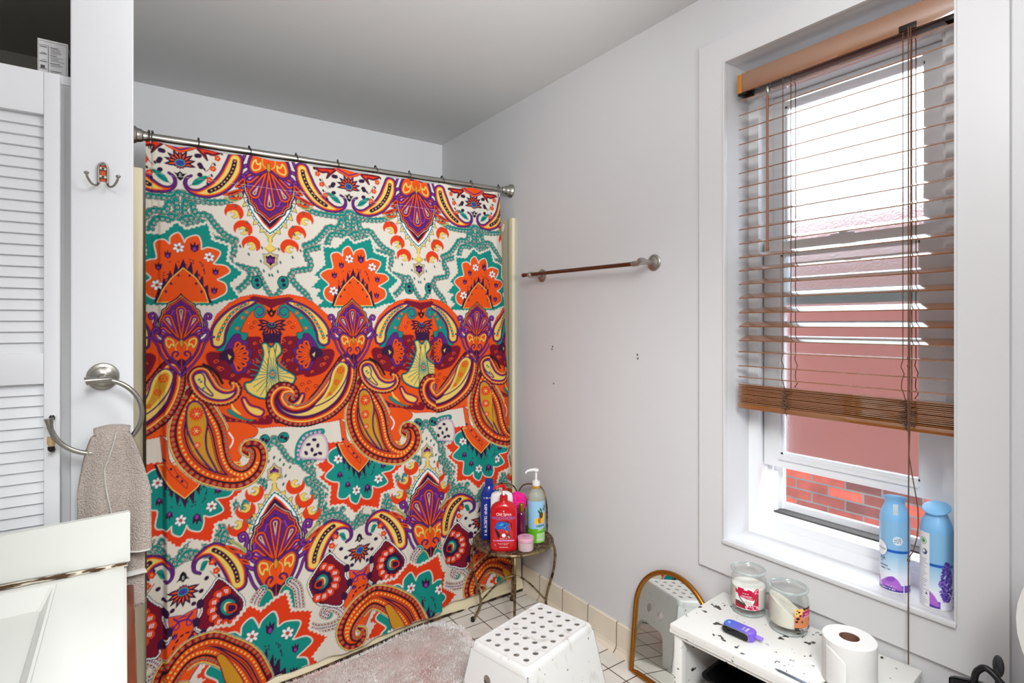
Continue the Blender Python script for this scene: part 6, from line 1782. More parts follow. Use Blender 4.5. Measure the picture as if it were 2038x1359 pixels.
('stroke','W',2.4,[(133,240),(135,252)],0,0),
('stroke','W',2.4,[(138,240),(140,252)],0,0),
('ell','K',(157,249),19,19),
('ell','R',(157,249),17,17),
('stroke','W',2.4,[(152,243),(154,255)],0,0),
('stroke','W',2.4,[(157,243),(159,255)],0,0),
('stroke','W',2.4,[(162,243),(164,255)],0,0),
('ell','D',(166,302),14,14),
('ell','D',(160,321),14,14),
('ell','D',(145,332),14,14),
('ell','D',(127,328),14,14),
('ell','D',(116,312),14,14),
('ell','D',(116,292),14,14),
('ell','D',(127,276),14,14),
('ell','D',(145,272),14,14),
('ell','D',(160,283),14,14),
('ell','T',(140,302),24,27),
('ell','C',(140,302),14.5,18),
('ell','Y',(140,302),13,16),
('bands',[(-2,'K'),(0,'R'),(5,'D')],[(138,312),(163,309),(166,288),(141,280),(134,294)]),
('bands',[(-5,'K'),(-3.5,'Y'),(0,'K'),(1.2,'T')],[(317,313),(338,328),(360,285),(364,211),(360,155),(337,183),(315,226),(308,268)]),
('bands',[(-2,'K'),(0,'D'),(4,'P')],[(293,272),(312,283),(338,259),(322,244),(296,251)]),
('stroke','K',36,[(347,337),(372,306),(379,255),(385,204),(402,162),(441,133),(489,124),(527,140),(531,168),(506,192),(478,197),(466,184),(482,170)]),
('stroke','C',33,[(347,337),(372,306),(379,255),(385,204),(402,162),(441,133),(489,124),(527,140),(531,168),(506,192),(478,197),(466,184),(482,170)]),
('stroke','T',30,[(347,337),(372,306),(379,255),(385,204),(402,162),(441,133),(489,124),(527,140),(531,168),(506,192),(478,197),(466,184),(482,170)]),
('stroke','K',17,[(347,337),(372,306),(379,255),(385,204),(402,162),(441,133),(489,124),(527,140),(531,168),(506,192),(478,197),(466,184),(482,170)]),
('stroke','C',15,[(347,337),(372,306),(379,255),(385,204),(402,162),(441,133),(489,124),(527,140),(531,168),(506,192),(478,197),(466,184),(482,170)]),
('stroke','K',9,[(347,337),(372,306),(379,255),(385,204),(402,162),(441,133),(489,124),(527,140),(531,168),(506,192),(478,197),(466,184),(482,170)],0,1,7,0.4),
('stroke','V',2,[(347,337),(372,306),(379,255),(385,204),(402,162),(441,133),(489,124),(527,140),(531,168),(506,192),(478,197),(466,184),(482,170)]),
('dotline',[(5.4,'C'),(3.6,'N'),(1.4,'R')],12,[(338,330),(361,302),(368,254),(374,202),(393,155),(436,123),(490,112),(535,132),(542,172),(512,202),(475,208),(454,182),(474,162)]),
('dotline',[(5.4,'C'),(3.6,'N'),(1.4,'R')],12,[(356,344),(383,310),(391,256),(396,207),(411,169),(446,144),(489,135),(518,147),(520,164),(501,182),(480,186),(477,186),(489,179)]),
('stroke','K',23,[(394,128),(425,93),(413,52),(382,30),(344,23)],0,1,19,0.62),
('stroke','C',19,[(394,128),(425,93),(413,52),(382,30),(344,23)]),
('stroke','K',16.6,[(394,128),(425,93),(413,52),(382,30),(344,23)]),
('stroke','T',15,[(394,128),(425,93),(413,52),(382,30),(344,23)]),
('dotline',[(5.4,'K'),(4.2,'C'),(2.2,'K')],16,[(396,126),(427,91),(415,50),(384,28),(346,21)]),
('dotline',[(1.5,'K')],16,[(390,132),(420,97),(408,56),(377,34),(339,27)],7.5),
('bands',[(-3,'V'),(0,'C'),(3,'V'),(4.5,'C')],[(337,138),(402,115),(407,90),(390,60),(363,37),(325,50)]),
('ell','D',(352,109),8,4.5,1371),
('ell','D',(371,99),8,4.5,1421),
('ell','D',(363,81),8,4.5,1401),
('ell','D',(344,88),8,4.5,1351),
('ell','D',(355,64),8,4.5,1381),
('ell','D',(382,66),8,4.5,1451),
('ell','D',(340,65),8,4.5,1341),
('ell','D',(386,106),8,4.5,1461),
('bands',[(-10,'K'),(-7.5,'W'),(-3,'K'),(0,'N')],[(489,399),(506,379),(521,364),(540,343),(538,308),(557,267),(532,239),(528,205),(503,204),(476,216),(451,227),(426,266),(415,309),(437,345),(461,375)],2,12),
('ell','D',(548,338),12,16),
('ell','D',(559,279),12,16),
('ell','D',(539,232),12,16),
('ell','K',(468,357),19,19),
('ell','R',(468,357),17,17),
('stroke','W',2.4,[(463,351),(465,363)],0,0),
('stroke','W',2.4,[(468,351),(470,363)],0,0),
('stroke','W',2.4,[(473,351),(475,363)],0,0),
('ell','K',(490,347),19,19),
('ell','R',(490,347),17,17),
('stroke','W',2.4,[(485,341),(487,353)],0,0),
('stroke','W',2.4,[(490,341),(492,353)],0,0),
('stroke','W',2.4,[(495,341),(497,353)],0,0),
('ell','K',(505,326),19,19),
('ell','R',(505,326),17,17),
('stroke','W',2.4,[(500,320),(502,332)],0,0),
('stroke','W',2.4,[(505,320),(507,332)],0,0),
('stroke','W',2.4,[(510,320),(512,332)],0,0),
('ell','K',(510,301),19,19),
('ell','R',(510,301),17,17),
('stroke','W',2.4,[(505,295),(507,307)],0,0),
('stroke','W',2.4,[(510,295),(512,307)],0,0),
('stroke','W',2.4,[(515,295),(517,307)],0,0),
('ell','K',(504,276),19,19),
('ell','R',(504,276),17,17),
('stroke','W',2.4,[(499,270),(501,282)],0,0),
('stroke','W',2.4,[(504,270),(506,282)],0,0),
('stroke','W',2.4,[(509,270),(511,282)],0,0),
('ell','K',(488,256),19,19),
('ell','R',(488,256),17,17),
('stroke','W',2.4,[(483,250),(485,262)],0,0),
('stroke','W',2.4,[(488,250),(490,262)],0,0),
('stroke','W',2.4,[(493,250),(495,262)],0,0),
('ell','K',(467,246),19,19),
('ell','R',(467,246),17,17),
('stroke','W',2.4,[(462,240),(464,252)],0,0),
('stroke','W',2.4,[(467,240),(469,252)],0,0),
('stroke','W',2.4,[(472,240),(474,252)],0,0),
('ell','K',(443,249),19,19),
('ell','R',(443,249),17,17),
('stroke','W',2.4,[(438,243),(440,255)],0,0),
('stroke','W',2.4,[(443,243),(445,255)],0,0),
('stroke','W',2.4,[(448,243),(450,255)],0,0),
('ell','D',(486,302),14,14),
('ell','D',(480,321),14,14),
('ell','D',(464,332),14,14),
('ell','D',(447,328),14,14),
('ell','D',(435,312),14,14),
('ell','D',(435,292),14,14),
('ell','D',(447,276),14,14),
('ell','D',(464,272),14,14),
('ell','D',(480,283),14,14),
('ell','T',(460,302),24,27),
('ell','C',(460,302),14.5,18),
('ell','Y',(460,302),13,16),
('bands',[(-2,'K'),(0,'R'),(5,'D')],[(462,312),(437,309),(434,288),(459,280),(466,294)]),
('bands',[(-5,'K'),(-3.5,'Y'),(0,'K'),(1.2,'T')],[(283,313),(262,328),(240,285),(236,211),(240,155),(263,183),(285,226),(292,268)]),
('bands',[(-2,'K'),(0,'D'),(4,'P')],[(307,272),(288,283),(262,259),(278,244),(304,251)]),
('stroke','K',36,[(253,337),(228,306),(221,255),(215,204),(198,162),(159,133),(111,124),(73,140),(69,168),(94,192),(122,197),(134,184),(118,170)]),
('stroke','C',33,[(253,337),(228,306),(221,255),(215,204),(198,162),(159,133),(111,124),(73,140),(69,168),(94,192),(122,197),(134,184),(118,170)]),
('stroke','T',30,[(253,337),(228,306),(221,255),(215,204),(198,162),(159,133),(111,124),(73,140),(69,168),(94,192),(122,197),(134,184),(118,170)]),
('stroke','K',17,[(253,337),(228,306),(221,255),(215,204),(198,162),(159,133),(111,124),(73,140),(69,168),(94,192),(122,197),(134,184),(118,170)]),
('stroke','C',15,[(253,337),(228,306),(221,255),(215,204),(198,162),(159,133),(111,124),(73,140),(69,168),(94,192),(122,197),(134,184),(118,170)]),
('stroke','K',9,[(253,337),(228,306),(221,255),(215,204),(198,162),(159,133),(111,124),(73,140),(69,168),(94,192),(122,197),(134,184),(118,170)],0,1,7,0.4),
('stroke','V',2,[(253,337),(228,306),(221,255),(215,204),(198,162),(159,133),(111,124),(73,140),(69,168),(94,192),(122,197),(134,184),(118,170)]),
('dotline',[(5.4,'C'),(3.6,'N'),(1.4,'R')],12,[(244,344),(217,310),(209,256),(204,207),(189,169),(154,144),(111,135),(82,147),(80,164),(99,182),(120,186),(123,186),(111,179)]),
('dotline',[(5.4,'C'),(3.6,'N'),(1.4,'R')],12,[(262,330),(239,302),(232,254),(226,202),(207,155),(164,123),(110,112),(65,132),(58,172),(88,202),(125,208),(146,182),(126,162)]),
('stroke','K',23,[(206,128),(175,93),(187,52),(218,30),(256,23)],0,1,19,0.62),
('stroke','C',19,[(206,128),(175,93),(187,52),(218,30),(256,23)]),
('stroke','K',16.6,[(206,128),(175,93),(187,52),(218,30),(256,23)]),
('stroke','T',15,[(206,128),(175,93),(187,52),(218,30),(256,23)]),
('dotline',[(5.4,'K'),(4.2,'C'),(2.2,'K')],16,[(208,126),(177,91),(189,50),(221,28),(259,21)]),
('dotline',[(1.5,'K')],16,[(202,132),(170,97),(182,56),(214,34),(252,27)],7.5),
('bands',[(-3,'V'),(0,'C'),(3,'V'),(4.5,'C')],[(263,138),(198,115),(193,90),(210,60),(237,37),(275,50)]),
('ell','D',(248,109),8,4.5,1371),
('ell','D',(229,99),8,4.5,1421),
('ell','D',(237,81),8,4.5,1401),
('ell','D',(256,88),8,4.5,1351),
('ell','D',(245,64),8,4.5,1381),
('ell','D',(218,66),8,4.5,1451),
('ell','D',(260,65),8,4.5,1341),
('ell','D',(214,106),8,4.5,1461),
('bands',[(-10.8,'C'),(0,'R')],[(43,-62),(80,-31),(47,-4.3),(69,24),(27,35),(68,79),(41,96),(94,148),(85,235),(151,234),(207,291),(245,262),(333,297),(350,225),(421,206),(410,138),(478,87),(422,36),(462,-29),(398,-41),(348,-61),(230,-62),(125,-64)],6,17,0),
('bands',[(-5.4,'C'),(0,'T')],[(98,-24),(85,3),(91,29),(111,52),(71,95),(99,121),(132,134),(125,197),(158,211),(180,194),(185,226),(213,246),(229,224),(239,204),(252,227),(290,240),(304,210),(306,180),(336,191),(381,176),(368,142),(354,120),(403,114),(422,92),(396,70),(367,52),(402,34),(405,-0.4),(377,-22),(342,-36),(230,-56),(138,-40)]),
('ell','D',(228,187),9.9,7.3,0.3),
('ell','D',(218,196),9.9,7.3,1.35),
('ell','D',(205,192),9.9,7.3,2.39),
('ell','D',(202,179),9.9,7.3,3.44),
('ell','D',(212,170),9.9,7.3,4.49),
('ell','D',(225,174),9.9,7.3,5.54),
('ell','W',(228,187),8.2,5.6,0.3),
('ell','W',(218,196),8.2,5.6,1.35),
('ell','W',(205,192),8.2,5.6,2.39),
('ell','W',(202,179),8.2,5.6,3.44),
('ell','W',(212,170),8.2,5.6,4.49),
('ell','W',(225,174),8.2,5.6,5.54),
('ell','D',(215,183),6.5,6.5),
('ell','R',(215,183),5,5),
('ell','D',(351,154),9.9,7.3,0.3),
('ell','D',(341,163),9.9,7.3,1.35),
('ell','D',(328,159),9.9,7.3,2.39),
('ell','D',(325,146),9.9,7.3,3.44),
('ell','D',(335,137),9.9,7.3,4.49),
('ell','D',(348,141),9.9,7.3,5.54),
('ell','W',(351,154),8.2,5.6,0.3),
('ell','W',(341,163),8.2,5.6,1.35),
('ell','W',(328,159),8.2,5.6,2.39),
('ell','W',(325,146),8.2,5.6,3.44),
('ell','W',(335,137),8.2,5.6,4.49),
('ell','W',(348,141),8.2,5.6,5.54),
('ell','D',(338,150),6.5,6.5),
('ell','R',(338,150),5,5),
('ell','D',(143,24),9.9,7.3,0.3),
('ell','D',(134,33),9.9,7.3,1.35),
('ell','D',(121,29),9.9,7.3,2.39),
('ell','D',(118,16),9.9,7.3,3.44),
('ell','D',(128,6.9),9.9,7.3,4.49),
('ell','D',(140,10.9),9.9,7.3,5.54),
('ell','W',(143,24),8.2,5.6,0.3),
('ell','W',(134,33),8.2,5.6,1.35),
('ell','W',(121,29),8.2,5.6,2.39),
('ell','W',(118,16),8.2,5.6,3.44),
('ell','W',(128,6.9),8.2,5.6,4.49),
('ell','W',(140,10.9),8.2,5.6,5.54),
('ell','D',(131,20),6.5,6.5),
('ell','R',(131,20),5,5),
('fill','D',[(160,165),(168,156),(172,170),(177,156),(186,163),(183,142),(172,133),(161,142)],0),
('ell','V',(172,144),5,6.5),
('fill','D',[(351,102),(360,94),(364,108),(368,94),(377,101),(374,79),(364,70),(353,79)],0),
('ell','V',(364,82),5,6.5),
('fill','D',[(123,113),(132,104),(136,118),(140,104),(149,111),(147,90),(136,80),(125,90)],0),
('ell','V',(136,92),5,6.5),
('fill','D',[(345,19.7),(354,10.7),(357,25),(362,10.7),(371,17.9),(368,-3.7),(357,-12.7),(346,-3.7)],0),
('ell','V',(357,-1),5,6.5),
('fill','D',[(261,209),(273,197),(278,216),(284,197),(296,206),(292,178),(278,166),(264,178)],0),
('ell','V',(278,181),6.7,8.6),
('stroke','D',3.8,[(308,116),(306,122)],0,0),
('stroke','D',3.8,[(315,89),(314,94)],0,0),
('stroke','D',3.8,[(298,67),(298,72)],0,0),
('stroke','D',3.8,[(168,48),(164,44)],0,0),
('stroke','D',3.8,[(207,103),(201,104)],0,0),
('stroke','D',3.8,[(246,111),(241,114)],0,0),
('stroke','D',3.8,[(309,105),(308,111)],0,0),
('stroke','D',3.8,[(296,67),(297,73)],0,0),
('stroke','D',3.8,[(304,57),(305,63)],0,0),
('stroke','D',3.8,[(261,132),(257,136)],0,0),
('stroke','D',3.8,[(254,88),(250,92)],0,0),
('stroke','D',3.8,[(301,123),(299,128)],0,0),
('stroke','D',3.8,[(319,74),(319,80)],0,0),
('stroke','D',3.8,[(265,117),(261,122)],0,0),
('stroke','D',3.8,[(274,116),(271,121)],0,0),
('stroke','D',3.8,[(236,119),(232,122)],0,0),
('stroke','D',3.8,[(160,73),(154,70)],0,0),
('stroke','D',3.8,[(283,68),(283,73)],0,0),
('stroke','D',3.8,[(159,62),(154,59)],0,0),
('stroke','D',3.8,[(314,110),(312,116)],0,0),
('stroke','D',3.8,[(217,121),(211,123)],0,0),
('stroke','D',3.8,[(175,68),(170,65)],0,0),
('stroke','D',3.8,[(274,127),(270,132)],0,0),
('stroke','D',3.8,[(316,92),(316,98)],0,0),
('stroke','D',3.8,[(318,83),(318,89)],0,0),
('stroke','D',3.8,[(183,120),(177,120)],0,0),
('fill','D',[(118,-56),(128,-17.4),(138,10.8),(147,-1.4),(155,55),(167,34),(181,88),(190,57),(203,120),(215,89),(233,138),(248,91),(266,127),(272,60),(289,96),(294,45),(313,68),(314,16.4),(332,30),(335,-15.2),(350,-52)],0),
('bands',[(-1.5,'D'),(0,'O'),(9,'P'),(12,'O')],[(128,-70),(170,-19.3),(232,1.2),(314,-67),(344,-170),(257,-169)],0,6,0),
('taper',[(-4,'C'),(-2.5,'K'),(-0.5,'Y'),(3.5,'N'),(20,'K'),(26,'O'),(42,'K'),(44,'O'),(47,'D'),(53,'O'),(56,'K'),(58,'G')],[(834,7.9),(792,93),(736,147),(673,183),(615,178),(568,139),(547,95),(555,55),(582,40),(605,53),(608,78),(589,94)],[56,58,54,48,44,42,38,33,27,20,14,8],2.4,8,[(11.5,15.5,7.6,'O'),(11.8,15.5,5.8,'N'),(12,15.5,4.6,'O'),(12,15.5,3,'T'),(34,14,3.6,'Y')]),
('bands',[(-5,'D'),(-2,'O'),(0,'G')],[(708,135),(727,134),(763,79),(786,23),(740,38),(722,92)]),
]
# ================================================================ SHOWER ROD AND CURTAIN
INK = dict(C=(226, 217, 203), K=(26, 22, 28), W=(243, 241, 238), O=(238, 84, 20), R=(228, 60, 20), P=(98, 34, 118), D=(54, 20, 62), V=(146, 58, 162),
           N=(124, 16, 42), Y=(238, 204, 100), G=(208, 148, 36), T=(14, 140, 128), J=(60, 180, 166), U=(18, 122, 134), B=(38, 78, 156))
def inked(v):
    if isinstance(v, str): return INK[v]
    return v
cvs = Canvas(600, 1990, 1.25, INK['C'], wrap=True)
for op, *a in PAT:
    if op in ('bands', 'taper', 'leaf', 'drop'): a[0] = [(k, INK[c]) for k, c in a[0]]
    elif op == 'dotline': a[0] = [(r, INK[c]) for r, c in a[0]]
    else: a[0] = INK[a[0]]
    if op == 'taper' and len(a) > 5: a[5] = [(d, sp, r, INK[c]) for d, sp, r, c in a[5]]
    getattr(cvs, op)(*a)
cvs.stroke((214, 200, 190), .9, [(-10, 1812), (610, 1812)], sm=False)

rod_z = lambda x: 1.941 + .022 * (x - .0147) / 1.585
RODY = 2.302
rod = thing('shower_rod', 'silver telescoping shower rod across the tub', 'shower rod', (.80, RODY, 1.952))
rp = lambda x: Vector((x - .80, 0, rod_z(x) - 1.952))
obj('outer_tube', MB().cyl(rp(.05), rp(.600), .0128, 24), M['chrome'], rod)
obj('inner_tube', MB().cyl(rp(.595), rp(1.565), .0113, 24), M['chrome'], rod)
def flange(x, s):
    p = [(.0335, 0), (.0335, .004), (.030, .007), (.0285, .013), (.0265, .016), (.024, .018), (.0215, .030), (.0195, .034), (.017, .036), (.0155, .052), (.0135, .055)]
    return MB().lathe(p, 40, rp(x), Matrix.Rotation(s * PI / 2, 4, 'Y'))
obj('flange', flange(.0150, 1), M['chrome'], rod); obj('flange', flange(1.5995, -1), M['chrome'], rod)

AXX = (.1589, .4526, .7627, 1.069, 1.3674)
def ybase(z):
    return np.where(z >= 1.9, 2.285, np.where(z <= .40, 2.155 - .010 * (.40 - z) / .4, 2.155 + .13 * (z - .40) / 1.5))
x0, x1 = .057, 1.532
nx, nz = 690, 900
u = np.linspace(0, 1, nx + 1); v = np.linspace(0, 1, nz + 1)
U, V = np.meshgrid(u, v)
xs = x0 + (x1 - x0) * U
zt = rod_z(xs) - .019
ring_x = np.array([.0680, .0768, .2177, .3883, .5589, .7251, .8858, 1.0453, 1.2069, 1.364, 1.5205])
ph = np.interp(xs, ring_x, np.arange(len(ring_x)))
zt = zt - .006 * (1 - np.cos(2 * PI * ph)) / 2
HEMX, HEMZ = [.05, .44, .73, 1.06, 1.10, 1.53], [.030, .034, .040, .046, .052, .082]
zb = np.interp(xs, HEMX, HEMZ)
zz = zb + (zt - zb) * V
q = (zz - .4) / 1.5
top = np.exp(-np.clip(1.92 - zz, 0, 9) / .22)
d = .0045 * np.cos(2 * PI * ph) * top
low = np.clip(1.15 - q, 0, 1.2)
d += low * (.006 * np.sin(2 * PI * xs / .33 + .6 + .5 * q) + .004 * np.sin(2 * PI * xs / .187 + 2.1 - .7 * q) + .0022 * np.sin(2 * PI * xs / .093 + 1.3 * q))
def crease(xc, w, a, z_hi, z_lo, sh=.004):
    env = np.clip((z_hi - zz) / .30, 0, 1) * np.clip((zz - z_lo) / .2 + 1, 0, 1)
    t = xs - xc
    return a * env * (np.exp(-np.abs(t) / w)) * np.tanh(-t / sh)
cr = crease(1.121, .05, .017, 1.50, -1, .003) + crease(1.418, .028, .012, 1.70, .2, .003) + crease(.1065, .022, -.026, 1.15, -1, .006) + crease(.095, .02, -.008, 1.92, 1.0, .006) + crease(.745, .05, .004, 1.7, .5, .012) + crease(.30, .05, .003, 1.75, .9, .012)
d += cr
kick = .050 * np.clip((.95 - zz) / .9, 0, 1) * np.clip((1.12 - xs) / .45, 0, 1)      # the lower left hangs out over the tub foot
d += kick
d -= .016 * np.exp(-((xs - 1.40) / .13) ** 2) * np.clip((.60 - zz) / .15, 0, 1)
d += np.where(xs > 1.49, -.5 * (xs - 1.49), 0) + np.where(xs < .085, -.35 * (.085 - xs), 0)
# shallow drape wrinkles
d += .0018 * np.sin(2 * PI * (xs * .8 + zz * .9) / .21) * np.clip(1.0 - q, .2, 1)
ys = ybase(zz) - d
xw = xs + .012 * np.clip(.45 - zz, 0, 1) * (xs - .8)
co = np.stack([xw, ys, zz], -1).reshape(-1, 3).astype(np.float32)
me = bpy.data.meshes.new('curtain_cloth')
idx = np.arange((nx + 1) * (nz + 1)).reshape(nz + 1, nx + 1)
f = np.stack([idx[:-1, :-1], idx[:-1, 1:], idx[1:, 1:], idx[1:, :-1]], -1).reshape(-1, 4).astype(np.int32)
me.vertices.add(len(co)); me.vertices.foreach_set('co', co.ravel())
me.loops.add(f.size); me.loops.foreach_set('vertex_index', f.ravel())
me.polygons.add(len(f)); me.polygons.foreach_set('loop_start', np.arange(0, f.size, 4, dtype=np.int32)); me.polygons.foreach_set('loop_total', np.full(len(f), 4, np.int32))
me.update(); me.validate(); me.shade_smooth()
cur = thing('shower_curtain', 'cream shower curtain printed with orange, teal and purple paisleys', 'curtain', (.80, 2.2, 0))
cloth = bpy.data.objects.new('cloth', me); COL.objects.link(cloth)
co -= np.array((.80, 2.2, 0), np.float32); me.vertices.foreach_set('co', co.ravel()); me.update()
cloth.parent = cur
M['cloth'] = painted('printed_cloth', .75, spec=.2, bump=.15, bscale=1400)
me.materials.append(M['cloth'])
jump = 42 * np.clip((1.50 - zz) / .45, 0, 1) * np.clip((xs - 1.1205) / .002, 0, 1) * np.clip(1.2 - (xs - 1.121) / .5, 0, 1)
xk = xs * (1 + kick / 2.13); zk = zz - (1.29 - zz) * kick / 2.13
sX = np.interp(xk, (-.4284,) + AXX + (1.666,), (-600, 0, 300, 600, 900, 1200, 1500)).ravel() + jump.ravel()
paint(cloth, cvs.sample(sX, zk.ravel() * 1000) * .82)
hemp = co.reshape(nz + 1, nx + 1, 3)[0, ::10]
obj('hem', MB().tube([(p[0], p[1] + .002, p[2] + .0025) for p in hemp.astype(float)], .0022, 6), mat('hem_cloth', (196, 178, 160), .9), cur)
obj('care_tag', MB().box((1.524 - .80, 2.262 - 2.2, 1.765), (.0012, .012, .035), mtx=Matrix.Rotation(.35, 4, 'X')), M['white'], cur)
ln = obj('curtain_liner', MB().grid(lambda a, b: (.062 + .022 * a + .006 * math.sin(b * 9), 2.335 - .085 * (1 - b) - .012 * math.sin(a * 3 + b * 11), .40 + 1.44 * b), 6, 40), mat('clear_liner', (226, 226, 222), .15, trans=.75, ior=1.1), None, solid=.0008)
tag(ln, 'clear plastic shower liner edge behind the left side of the curtain', 'curtain')
# hooks that carry it
M['ring'] = mat('dark_chrome', (88, 84, 80), .25, 1.0)
r0 = thing('curtain_ring', 'dark beaded curtain ring hooked over the silver shower rod', 'curtain ring', (0, 0, 0), 0, 'curtain rings on the shower rod')
pts = [(.002 * math.sin(t), -.0185 * math.sin(t), .0185 * math.cos(t) * 1.15 - .006) for t in [math.radians(-150 + 300 * k / 26) for k in range(27)]]
obj('loop', MB().tube(pts, .0014, 8), M['ring'], r0)
for k, (y, z) in enumerate(((-.0045, .0175), (.0045, .0175), (.0, .0200))): obj('bead', MB().sphere((0, y, z), .0036, n=12), M['ring'], r0)
obj('hook', MB().tube(spline([pts[0], (.001, .004, -.030), (0, -.006, -.034), (.001, -.016, -.030), (0, -.019, -.040), (0, -.014, -.046)], 4), .0013, 8), M['ring'], r0)
for k, x in enumerate(ring_x):
    r = r0 if k == 0 else copy_tree(r0)
    r.location = (x, RODY, rod_z(x)); r.rotation_euler = (0, random.uniform(-.12, .12), random.uniform(-.25, .25))
# ================================================================ LEFT SIDE: closet, partition, vanity
struct('shelf_closet', MB().span((-.60, 1.470, 1.785), (-.0935, 2.99, 1.803)), M['door'])
struct('trim_closet', MB().span((-.118, 1.470, 0), (-.0935, 1.50, 1.760)).span((-.60, 1.472, 1.735), (-.0935, 1.498, 1.785)), M['trim'])
# louvred closet door
d1 = bpy.data.objects.new('door_1', None); COL.objects.link(d1); d1.location = (-.33, 1.44, .02)
tag(d1, 'white louvred folding closet door left of the partition', 'door', kind='structure')
def dpart(name, mb, mtl, par=None, off=(.33, -1.44, -.02), **k):
    bmesh.ops.translate(mb.bm, vec=off, verts=mb.bm.verts[:]); return obj(name, mb, mtl, par or d1, **k)
dy0, dy1 = 1.428, 1.455
XL, XR, XS = -.56, -.1075, -.1325
for a, b in ((XS, XR), (XL, XL + .03)):
    dpart('stile', MB().span((a, dy0, .02), (b, dy1, 1.790), bev=.002), M['door'])
for a, b in ((1.705, 1.790), (1.172, 1.233), (.02, .14)):
    dpart('rail', MB().span((XL + .03, dy0 + .0005, a), (XS, dy1 - .0005, b), bev=.0015), M['door'])
mb = MB()
for a, b in ((.14, 1.172), (1.233, 1.705)):
    n = round((b - a) / .0213); st = (b - a) / n
    for k in range(n):
        mb.box((((XL + .03) + XS) / 2, (dy0 + dy1) / 2, a + (k + .5) * st), (XS - XL - .031, .0045, .0240),
               mtx=Matrix.Rotation(math.radians(-15), 4, 'X'))
dpart('louver_slats', mb, M['door'], smooth=False)
hd = dpart('pull_handle', MB().tube(spline([(-.1175, 1.428, 1.108), (-.1180, 1.411, 1.106), (-.1185, 1.404, 1.098), (-.1187, 1.402, 1.082)], 4), .0048, 10)
           .lathe([(.0052, 0), (.0068, .006), (.0066, .018), (.005, .026)], 14, (-.1187, 1.402, 1.070)), M['white'])
o = dpart('wooden_grip', MB().lathe([(.0046, 0), (.0066, .006), (.0066, .016), (.0056, .020)], 14, (-.1187, 1.402, 1.0515)), mat('pale_wood', (186, 156, 112), .5), hd); o['label'] = 'pale wood grip'
dpart('metal_tip', MB().lathe([(.004, 0), (.0058, .003), (.0058, .008), (.004, .010)], 14, (-.1187, 1.402, 1.0425)).tube([(-.1185, 1.402, 1.044), (-.1170, 1.412, 1.040), (-.1170, 1.428, 1.040)], .0035, 8)
      .lathe([(.0045, 0), (.005, .006), (.003, .010)], 12, (-.1180, 1.406, 1.1015)), M['darkmetal'], hd)
# carton on the closet shelf
bx = thing('carton', 'small white printed carton on top of the closet', 'box', (-.126, 1.548, 1.803), 0)
bw, bd, bh = .050, .056, .087
obj('box', MB().box((0, 0, bh / 2), (bw, bd, bh), bev=.0008), mat('white_card', (214, 214, 212), .5), bx)
ink = mat('grey_ink', (70, 70, 74), .6); yf = -bd / 2 - .0004
mb = MB()
def fl(mb, x0, x1, z0, z1, y=yf): mb.bm.faces.new([mb.bm.verts.new(p) for p in ((x0, y, z0), (x1, y, z0), (x1, y, z1), (x0, y, z1))])
fl(mb, -.0235, .0235, .0825, .0830); fl(mb, -.0235, -.0231, .01, .0825); fl(mb, .0225, .0230, 0.005, .083); fl(mb, -.0225, -.0075, .0740, .0746); fl(mb, -.0078, -.0070, .01, .0742)
for z in (.070, .055, .039, .024): fl(mb, -.0215, -.0095, z, z + .0015)
rr = random.Random(3)
for z0, n in ((.071, 6), (.054, 5), (.038, 3), (.022, 4)):
    for k in range(n): fl(mb, -.0045 if k == 0 else -.0035, .006 + rr.random() * .013, z0 - k * .0026, z0 - k * .0026 + (.0013 if k == 0 else .0007))
fl(mb, -.020, -.013, .026, .032); fl(mb, -.019, -.012, .058, .059); fl(mb, -.018, -.011, .043, .0437)
xs = bw / 2 + .0004
for k in range(9): mb.bm.faces.new([mb.bm.verts.new((xs, y, .030 + k * .005 + dz)) for y, dz in ((-.022, 0), (.02, 0), (.02, .003), (-.022, .003))])
obj('print', mb, ink, bx, smooth=False)

# robe hook on the partition
hk = thing('robe_hook', 'double-armed silver robe hook screwed to the white partition', 'hook', (-.0385, 1.45, 1.605))
obj('backing_paint', MB().box((0, -.001, .002), (.011, .002, .034), bev=.001), mat('orange_paint', (214, 84, 34), .6), hk)['label'] = 'orange paint patch behind the hook'
obj('loop', MB().tube(spline([(-.0075, -.004, -.022), (-.0078, -.005, .010), (-.005, -.006, .020), (0, -.006, .0228), (.005, -.006, .020), (.0078, -.005, .010), (.0078, -.004, -.022)], 5), .0022, 10), M['nickel'], hk)
for s in (-1, 1):
    a = obj('arm', MB().tube(spline([(s * .0078, -.004, -.020), (s * .011, -.014, -.027), (s * .018, -.026, -.027), (s * .024, -.034, -.018), (s * .0262, -.036, -.010)], 6), .0022, 10), M['nickel'], hk)
    obj('knob', MB().sphere((s * .0262, -.036, -.008), .0046, (1, 1, .75)), M['nickel'], a)
for z in (.011, -.006):
    b = obj('strap', MB().box((0, -.004, z), (.014, .003, .0065), bev=.001), M['nickel'], hk)
    obj('screw', MB().lathe([(.0024, 0), (.002, .0012), (0, .0014)], 12, (0, -.0053, z), Matrix.Rotation(PI / 2, 4, 'X')), M['darkmetal'], b)

